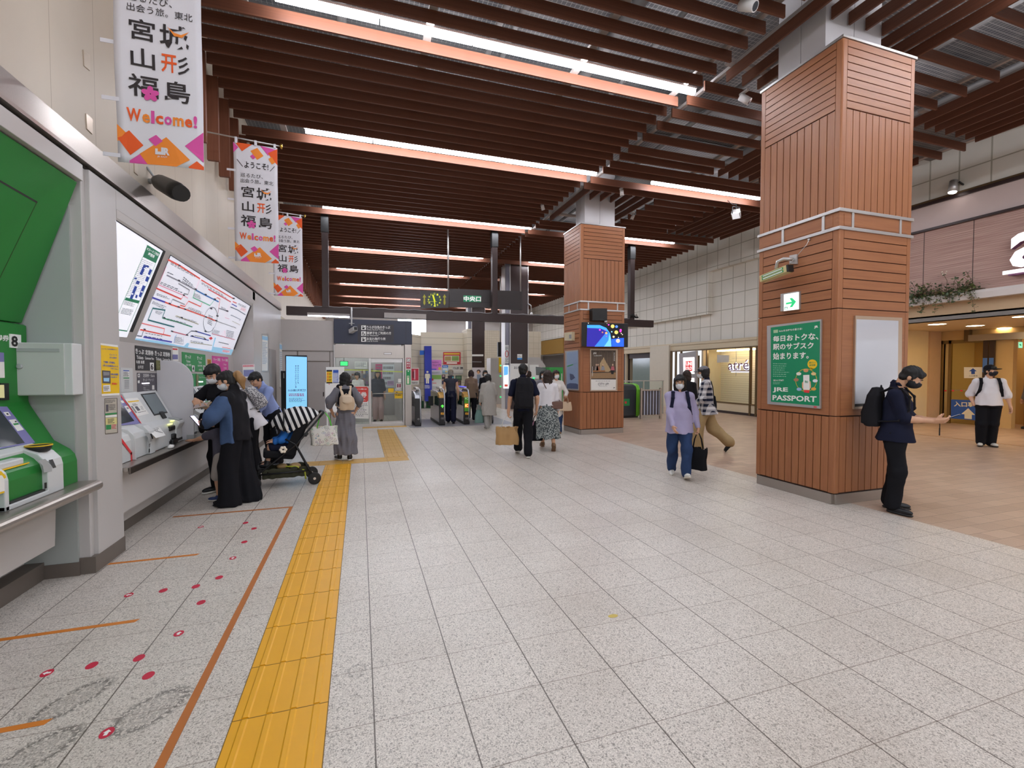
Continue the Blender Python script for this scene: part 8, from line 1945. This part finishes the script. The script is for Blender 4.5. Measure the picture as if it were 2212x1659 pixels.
R_=Matrix.Rotation(RAD(-35),3,'X')@Matrix.Rotation(RAD(12),3,'Z');obj('cover',MB().obox((0,0,0),(.09,.05,.008),R_),M('wallet tan','#a59176',.6),t,bevel=.004);obj('banknote',MB().obox(R_@Vector((.01,.02,.014)),(.08,.04,.001),R_@Matrix.Rotation(.2,3,'Z')),M('banknote','#b9a9a4',.6),t);obj('card',MB().obox(R_@Vector((-.01,-.06,-.004)),(.035,.03,.001),R_),K_PAPER,t);obj('card_stripe',MB().obox(R_@Vector((-.01,-.064,-.002)),(.02,.016,.001),R_),K_GREEN2,t)
bp=gy(458,895,p.y-.12)
t=thing('black_bag','black gathered bag hanging in front of the man counting money','bag',bp,-RAD(200),local=True)
q=SDF().loft((0,0,0),np.eye(3),[(-.2,.03,0,.12,.06),(-.12,.01,0,.15,.08),(0,0,0,.13,.075),(.1,-.03,0,.07,.05)],.03).ell((.13,0,-.14),(.05,.05,.1));sdf_obj('body',q,.008,BLK_F,t,folds=(.009,45,3));obj('strap',MB().tube([(-.03,0,.09),(-.08,.02,.25),(-.16,.04,.3)],.012,6),BLK_F,t)
p=gz(515,1086)
P=human('woman in blue denim jacket and very wide black trousers standing with her back half turned',(p.x,p.y,0),285,1.60,'f',lean=.1,head=(.15,.38,0),hands={-1:dict(at=(-.16,.30,1.02),pole=(-1,-.2,-.5),dir=(.3,.9,.1),palm=(1,0,.3),curl=.6),1:dict(at=(.1,.32,1.0),pole=(1,-.5,-.4),dir=(-.4,.8,.1),palm=(-1,0,.3),curl=.6)},
feet={1:(.11,-.06,0,-.1,0),-1:(-.13,.08,0,.1,0)},top=dict(mat=BLK2_F,sleeve='long',hem=-.12,loose=1.22,arm=1.35,name='knit_top',fold=.008),bottom=dict(kind='wide',mat=BLK_F,w=1.05,fold=.009),shoes=dict(mat=SHO_K),hair=dict(style='short',mat=HAIRK,tail=HAIRG),mask=MASK_W,h=.009)
q=SDF();S,el,W=P['arms'][-1][:3];q.chain([S+(el-S)*.25,el,W-(W-el)*.15],[.09,.086,.06],.04);q.loft(P['hip'],P['Rt'],[(-.13,-.045,.0,.165,.165),(.1,-.05,0,.15,.15),(.3,-.06,0,.125,.14),(.38,-.07,0,.09,.11)],.05);q.box(P['hip']+P['Rt']@np.array([.16,0,.1]),(.12,.4,.5),P['Rt'],0,.001,-1).box(P['hip']+P['Rt']@np.array([0,-.28,.1]),(.5,.24,.6),P['Rt'],0,.03,-1)
sdf_obj('denim_jacket',q,.008,DENIM2,P['t'],folds=(.008,26,4))
ph=P['w']((P['arms'][-1][2]+np.array([.03,.12,.05])))
t=thing('smartphone','smartphone with a bright screen in the hand of the woman in denim','phone',ph,-RAD(285),local=True);R_=Matrix.Rotation(RAD(50),3,'X');obj('body',MB().obox((0,0,0),(.036,.075,.005),R_),SHO_K,t,bevel=.004);obj('screen',MB().obox(R_@Vector((0,0,.0056)),(.033,.07,.0006),R_),emis('#d8d4ff',2.0),t)
p=gz(483,1079)
P=human('small child in grey T-shirt and shorts reaching for the counter of the ticket machines',(p.x,p.y,0),290,1.06,'m',lean=.05,head=(.3,.1,0),hands={1:dict(at=(.08,.56,1.17),pole=(1,0,-.6),dir=(0,1,.05),palm=(-.2,0,-1),curl=.2),-1:dict(at=(-.10,.58,1.17),pole=(-1,0,-.6),dir=(0,1,.05),palm=(.2,0,-1),curl=.2)},
feet={1:(.1,-.02,0,-.1,0),-1:(-.1,.08,0,.1,0)},top=dict(mat=GRYT,sleeve='short',hem=-.13,loose=1.25,arm=1.25,name='t_shirt'),bottom=dict(kind='shorts',mat=STONE,w=1.25),shoes=dict(mat=SHO_B,sole=SHO_W),hair=dict(style='bob',mat=HAIRK),mask=MASK_W,h=.007,fine=.005)
P['t'].scale=(1,1,1)
p=gz(548,1022)
P=human('person in white vest over grey bending towards the stroller',(p.x,p.y,0),265,1.60,'f',lean=.5,head=(.0,.45,0),hands={-1:dict(at=(-.16,.36,.95),pole=(-.8,-.8,0),dir=(0,.6,-.7),palm=(1,0,0),curl=.5),1:dict(at=(.16,.36,.95),pole=(.8,-.8,0),dir=(0,.6,-.7),palm=(-1,0,0),curl=.5)},top=dict(mat=WHT_F,sleeve='short',hem=-.2,loose=1.15,name='vest'),bottom=dict(kind='pants',mat=BLK_F,w=1.1),shoes=dict(mat=SHO_K),hair=dict(style='bob',mat=HAIRK),mask=MASK_W,skin=SKIN2,h=.010,fine=.008)
backpack(P,NET,'silver grey netted backpack on the person bending over the stroller',.28,.38,.14)
p=gz(590,1008)
P=human('person in pale blue long sleeves reaching down over the stroller',(p.x,p.y,0),225,1.64,'m',lean=.42,head=(.2,.5,0),hands={-1:dict(at=(-.16,.46,.86),pole=(-.6,-1,0),dir=(0,.5,-.8),palm=(1,0,-.2),curl=.5),1:dict(at=(.16,.44,.9),pole=(.6,-1,0),dir=(0,.5,-.8),palm=(-1,0,0),curl=.5)},top=dict(mat=LBLUE,sleeve='long',hem=-.1,loose=1.05,name='sweater'),bottom=dict(kind='pants',mat=BLK_F),shoes=dict(mat=SHO_K),hair=dict(style='short',mat=HAIRK),h=.010,fine=.008)
p=gz(2228,928)
human('person in grey at the extreme right edge inside the entrance',(p.x,p.y,0),300,1.66,'m',top=dict(mat=GREY_F,sleeve='long',hem=-.12,loose=1.2),bottom=dict(kind='pants',mat=GREY_F),shoes=dict(mat=SHO_K),hair=dict(style='short',mat=HAIRK),h=.015,fine=.013)
p=gy(*OA(965,1000),15.9)
human('staff member in pale shirt and dark apron behind the office counter',(p.x,p.y,0),200,1.55,'f',lean=.15,head=(0,.3,0),top=dict(mat=CREAM_F,sleeve='short',hem=-.1),bottom=dict(kind='pants',mat=BLK_F),shoes=dict(mat=SHO_K),hair=dict(style='bob',mat=HAIRK),h=.014,fine=.012)
p=gy(*OA(1195,1000),14.9)  # figure in the glass, modelled as a person standing inside
human('figure in dark top and pale pink trousers placed behind the glass office door',(p.x,p.y,0),185,1.60,'f',top=dict(mat=CHAR,sleeve='elbow',hem=-.1,loose=1.15),bottom=dict(kind='pants',mat=fabric('pale pink','#b89a98'),w=1.2),shoes=dict(mat=SHO_K),hair=dict(style='long',mat=HAIRK,L=.2),h=.014,fine=.012)
# ================================================================ stroller
p0=gz(622,1052)
def stroller():
    """local frame: child faces -X; wheels on the floor"""
    o=gz(620,1045)
    t=thing('stroller','black stroller with a zebra striped canopy beside the woman in denim','stroller',(o.x,o.y,0),RAD(10),local=True)
    FRM=M('stroller frame black','#18181a',.4,.3);SEAT=fabric('stroller black','#17171a')
    def wheel(x,y,r=.085):
        w=thing_wheel=obj('wheel',MB().lathe([(r*.80,-.016),(r,-.012),(r,.012),(r*.80,.016)],(x,y,r),'y',24),M('tyre','#1d1d1e',.7),t)
        m=MB().cyl((x,y-.018,r),(x,y+.018,r),.018)
        for k in range(5):a=2*math.pi*k/5;m.tube([(x,y,r),(x+r*.82*math.cos(a),y,r+r*.82*math.sin(a))],.008,6)
        obj('hub',m,T_ALU,w)
    for x,y in((-.40,-.20),(-.40,.20),(.34,-.22),(.34,.22)):wheel(x,y)
    for sy in(-1,1):
        y=sy*.20
        obj('frame_leg',MB().tube([(-.40,y,.10),(-.34,y,.22),(.12,y,.58),(.42,y*.95,.94)],.013,8),FRM,t)
        obj('frame_leg',MB().tube([(.34,sy*.22,.10),(.26,y,.24),(.10,y,.58),(-.02,y,.66)],.013,8),FRM,t)
        obj('side_bar',MB().tube([(-.36,y,.2),(.30,y,.2)],.011,8),FRM,t)
    obj('handle',MB().tube([(.42,-.19,.94),(.47,-.18,1.0),(.48,0,1.01),(.47,.18,1.0),(.42,.19,.94)],.016,8),FRM,t)
    obj('axle',MB().tube([(-.38,-.2,.14),(-.38,.2,.14)],.01,6).tube([(.32,-.22,.13),(.32,.22,.13)],.01,6),FRM,t)
    sdf_obj('seat',SDF().box((-.10,0,.44),(.16,.15,.02),np.array(Matrix.Rotation(RAD(8),3,'Y')),.03,.05).box((.13,0,.66),(.03,.15,.22),np.array(Matrix.Rotation(RAD(22),3,'Y')),.03,.05),.009,SEAT,t)
    obj('seat_wing',MB().prism([(-.05,.45),(.05,.44),(.25,.86),(.12,.84)],'y',-.205,-.19),SEAT,t);obj('seat_wing',MB().prism([(-.05,.45),(.05,.44),(.25,.86),(.12,.84)],'y',.19,.205),SEAT,t)
    q=SDF().ell((.13,0,.84),(.34,.235,.24),np.array(Matrix.Rotation(RAD(-14),3,'Y')),.02).ell((.10,0,.80),(.315,.215,.215),np.array(Matrix.Rotation(RAD(-14),3,'Y')),.01,-1).box((.05,0,.56),(.6,.5,.17),np.array(Matrix.Rotation(RAD(-30),3,'Y')),0,.001,-1)
    sdf_obj('canopy',q,.009,STRIPE,t,folds=(.005,40,1))
    obj('canopy_rib',MB().tube([(-.02+.02*math.cos(a),.235*math.cos(a),.72+.34*math.sin(a))for a in np.linspace(.15,math.pi-.15,15)],.009,6),FRM,t)
    sdf_obj('basket',SDF().box((-.02,0,.19),(.27,.15,.05),None,.02,.02).box((-.02,0,.26),(.25,.13,.07),None,.02,.01,-1),.009,fabric('basket mesh','#3c3c2e'),t,folds=(.005,30,2))
    obj('footrest',MB().box(-.36,-.22,-.14,.14,.26,.275),FRM,t,bevel=.004)
    obj('basket_items',MB().ell((.1,-.05,.25),(.08,.07,.05)).ell((-.06,.03,.25),(.07,.08,.04)),M('tan cloth items','#b08f62',.7,var=.2),t)
    obj('yellow_strap',MB().tube([(-.02,-.12,.27),(.12,-.14,.26),(.22,-.17,.2),(.23,-.17,.08)],.011,6),M('lime strap','#b8bf3a',.6),t)
    fl=MB()
    for k in range(6):a=k*math.pi/3;fl.ell((-.05+.03*math.cos(a),-.215,.52+.03*math.sin(a)),(.022,.012,.022),0,8,6)
    obj('flower_clip',fl,M('cream flower','#efe3d0',.6),t)
    return t,o
st,so=stroller()
Ms=Matrix.Translation((so.x,so.y,0))@Matrix.Rotation(RAD(10),4,'Z')
t=thing('person','toddler in a blue jacket sitting in the stroller','person',(so.x,so.y,0),RAD(10),local=True)
b=SDF().ell((.0,0,.93),(.075,.07,.08)).ell((-.02,0,.90),(.06,.058,.06)).cone((.03,0,.55),(.01,0,.80),.085,.06,.03).cone((.01,0,.8),(0,0,.88),.04,.04,.02)
for sd_ in(1,-1):
    b.chain([(.01,sd_*.08,.76),(-.06,sd_*.12,.64),(-.17,sd_*.09,.62)],[.035,.03,.022],.02);hand(b,np.array([-.17,sd_*.09,.62]),(-1,0,-.1),(0,0,-1),sd_,.55,.3)
    b.chain([(.0,sd_*.06,.53),(-.2,sd_*.08,.53),(-.24,sd_*.08,.34)],[.055,.04,.028],.02).ell((-.27,sd_*.08,.31),(.06,.028,.025))
sdf_obj('body',b,.006,SKIN,t)
q=SDF().ell((.015,0,.945),(.082,.08,.082)).box((-.1,0,.88),(.07,.1,.055),None,.01,.01,-1).box((0,0,.82),(.2,.2,.03),None,0,.001,-1);sdf_obj('hair',q,.006,HAIRK,t,folds=(.003,95,1))
q=SDF().cone((.03,0,.52),(.01,0,.79),.105,.075,.03)
for sd_ in(1,-1):q.chain([(.01,sd_*.08,.76),(-.06,sd_*.12,.64),(-.14,sd_*.1,.62)],[.052,.046,.04],.03)
sdf_obj('jacket',q,.007,fabric('bright blue','#2f6fc0'),t,folds=(.005,40,2))
q=SDF()
for sd_ in(1,-1):q.chain([(.0,sd_*.06,.53),(-.18,sd_*.08,.535)],[.07,.056],.03)
sdf_obj('shorts',q,.008,NAVY_F,t)
for sd_ in(1,-1):sdf_obj('shoe',SDF().ell((-.275,sd_*.08,.30),(.068,.034,.03)).cone((-.245,sd_*.08,.3),(-.24,sd_*.08,.35),.035,.034,.02),.006,SHO_K,t)
for sd_ in(1,-1):obj('eye',MB().ell((-.068,sd_*.025,.935),(.009,.009,.009)),EYE_K,t)
g0=Ms@Vector((.49,-.10,.99))
carrier('white tote with tiny colourful print and green handles hanging on the stroller',g0,0,.36,.27,.14,PRINT,.19,M('green handle','#58c83a',.6),'tote_bag')
# ================================================================ floor marks
K_OT=M('orange floor tape','#b4692a',.5,var=.08);K_OT2=M('bright orange floor tape','#cf7a26',.5,var=.06)
def flat(name,pts,mat,label,cat,group=None,z=.0014,parent=None):
    ar=sum(pts[i][0]*pts[(i+1)%len(pts)][1]-pts[(i+1)%len(pts)][0]*pts[i][1]for i in range(len(pts)))
    pts=pts if ar>0 else pts[::-1]
    mb=MB().prism(list(pts),'z',.0004,z);o=obj(name,mb,mat,parent)
    return tag(o,label,cat,group)if label else o
flat('floor_tape',[(-.805,.6),(-.765,.6),(-.762,5.91),(-1.955,5.91),(-1.955,5.87),(-.80,5.87)],K_OT,'long brown orange tape outlining the queue area beside the yellow strip','floor tape','orange tapes on the floor')
for y,x0,x1,lab in((4.615,-1.99,-1.36,'short orange tape on the floor at the foot of the pale pillar'),(3.505,-2.15,-1.375,'orange tape across the queue area at the left edge, upper one'),(2.61,-2.2,-1.37,'short orange tape near the bottom left corner')):
    flat('floor_tape',[(x0,y-.018),(x1,y-.018),(x1+.015,y+.018),(x0,y+.018)],K_OT2,lab,'floor tape','orange tapes on the floor')
DOTS=[(-1.156,5.421,0),(-1.034,5.2,0),(-1.56,5.421,1),(-1.04,4.818,0),(-1.045,4.431,2),(-1.049,4.045,0),(-1.17,3.929,0),(-1.374,3.93,0),(-1.58,3.928,1),(-1.056,3.644,0),(-1.062,3.251,2),(-1.183,3.04,0),(-1.397,3.042,0),(-1.587,3.038,1),(-1.069,2.847,0),(-1.077,2.447,2)]
K_DOT=M('crimson sticker','#c4203f',.45,var=.1)
DL=['plain red dot on the floor, left of the farthest two','plain red dot on the floor, farthest on the right','farthest red arrow dot, near the machines','plain red dot below the farthest pair','red dot with an arrow beside the middle of the long tape','plain red dot next to the tape, right end of the upper dot row',
'plain red dot, third in the upper dot row','plain red dot, second in the upper dot row','red arrow dot at the left end of the upper dot row','plain red dot just below the upper dot row','red dot with an arrow between the two dot rows','plain red dot at the right end of the lower dot row','plain red dot in the middle of the lower dot row','red arrow dot at the left end of the lower dot row','plain red dot just below the lower dot row','large red arrow dot nearest the camera by the floor stains']
for(x,y,k),lab in zip(DOTS,DL):
    o=flat('floor_sticker',[(x+.026*math.cos(a),y+.034*math.sin(a))for a in np.linspace(0,6.06,24)],K_DOT,lab,'floor sticker','red dots on the floor',.0012)
    if k:
        R_=Matrix.Rotation(RAD(90)if k==1 else 0,2)
        ar=[R_@Vector(v)*.55 for v in((0,.034),(.028,.004),(.013,.004),(.013,-.03),(-.013,-.03),(-.013,.004),(-.028,.004))]
        flat('arrow',[(x+v.x,y+v.y)for v in ar],K_PAPER,None,None,None,.0018,o)
flat('floor_sticker',[(1.55+.035*math.cos(a),2.60+.02*math.sin(a))for a in np.linspace(0,6.06,12)],M('worn yellow sticker','#cdb45a',.6),'small worn yellow spot on the open floor','floor mark')
# ---- tactile paving: warm yellow slabs with raised bars
K_TAC=M('tactile yellow','#e3a50f',.4,var=.06,scale=6);K_TACD=M('tactile joint','#7a5a18',.7);K_TAC2=M('tactile yellow reflection paled','#c69a4a',.35,var=.08,scale=6)  # last tone has the floor's reflection painted in as a paler yellow
def tactile(x0,x1,y0,y1,label,along,mat,n=4,rows=None):
    t=thing('tactile_paving',label,'tactile paving',((x0+x1)/2,(y0+y1)/2,0))
    obj('slab',MB().box(x0,x1,y0,y1,.0003,.0022),mat,t)
    mb=MB()
    L=(y1-y0)if along=='y' else(x1-x0);W=(x1-x0)if along=='y' else(y1-y0)
    a0=y0 if along=='y' else x0;c0=x0 if along=='y' else y0
    m=max(1,round(L/.4));st_=L/m
    for k in range(m):
        for j in range(n):
            c=c0+W*(j+.5)/n;w=.017;e0,e1=a0+k*st_+.006,a0+(k+1)*st_-.006
            f=[(c-w,.0022),(c-w+.007,.0065),(c+w-.007,.0065),(c+w,.0022)]
            if along=='y':mb.prism(f,'y',e0,e1)
            else:mb.prism(f,'x',e0,e1)
    obj('raised_bar',mb,mat,t)
    jb=MB()
    for k in range(1,m):
        q=a0+k*st_
        if along=='y':jb.box(x0,x1,q-.0022,q+.0022,.0022,.0027)
        else:jb.box(q-.0022,q+.0022,y0,y1,.0022,.0027)
    if along=='y':jb.box(x0-.004,x0,y0,y1,.0003,.0024).box(x1,x1+.004,y0,y1,.0003,.0024)
    obj('joint',jb,K_TACD,t)
    return t
tactile(-.567,-.162,.75,8.32,'wide yellow tactile strip running from the bottom edge towards the gates','y',K_TAC)
tactile(-1.06,.82,8.325,8.73,'reflection-paled yellow tactile strip crossing in front of the woman in the grey skirt','x',K_TAC2)
tactile(.42,.84,8.735,12.9,'reflection-paled yellow tactile strip leading on to the ticket gates','y',K_TAC2)
tactile(.05,1.25,13.3,13.6,'short reflection-paled yellow tactile strip before the glass office door','x',K_TAC2)
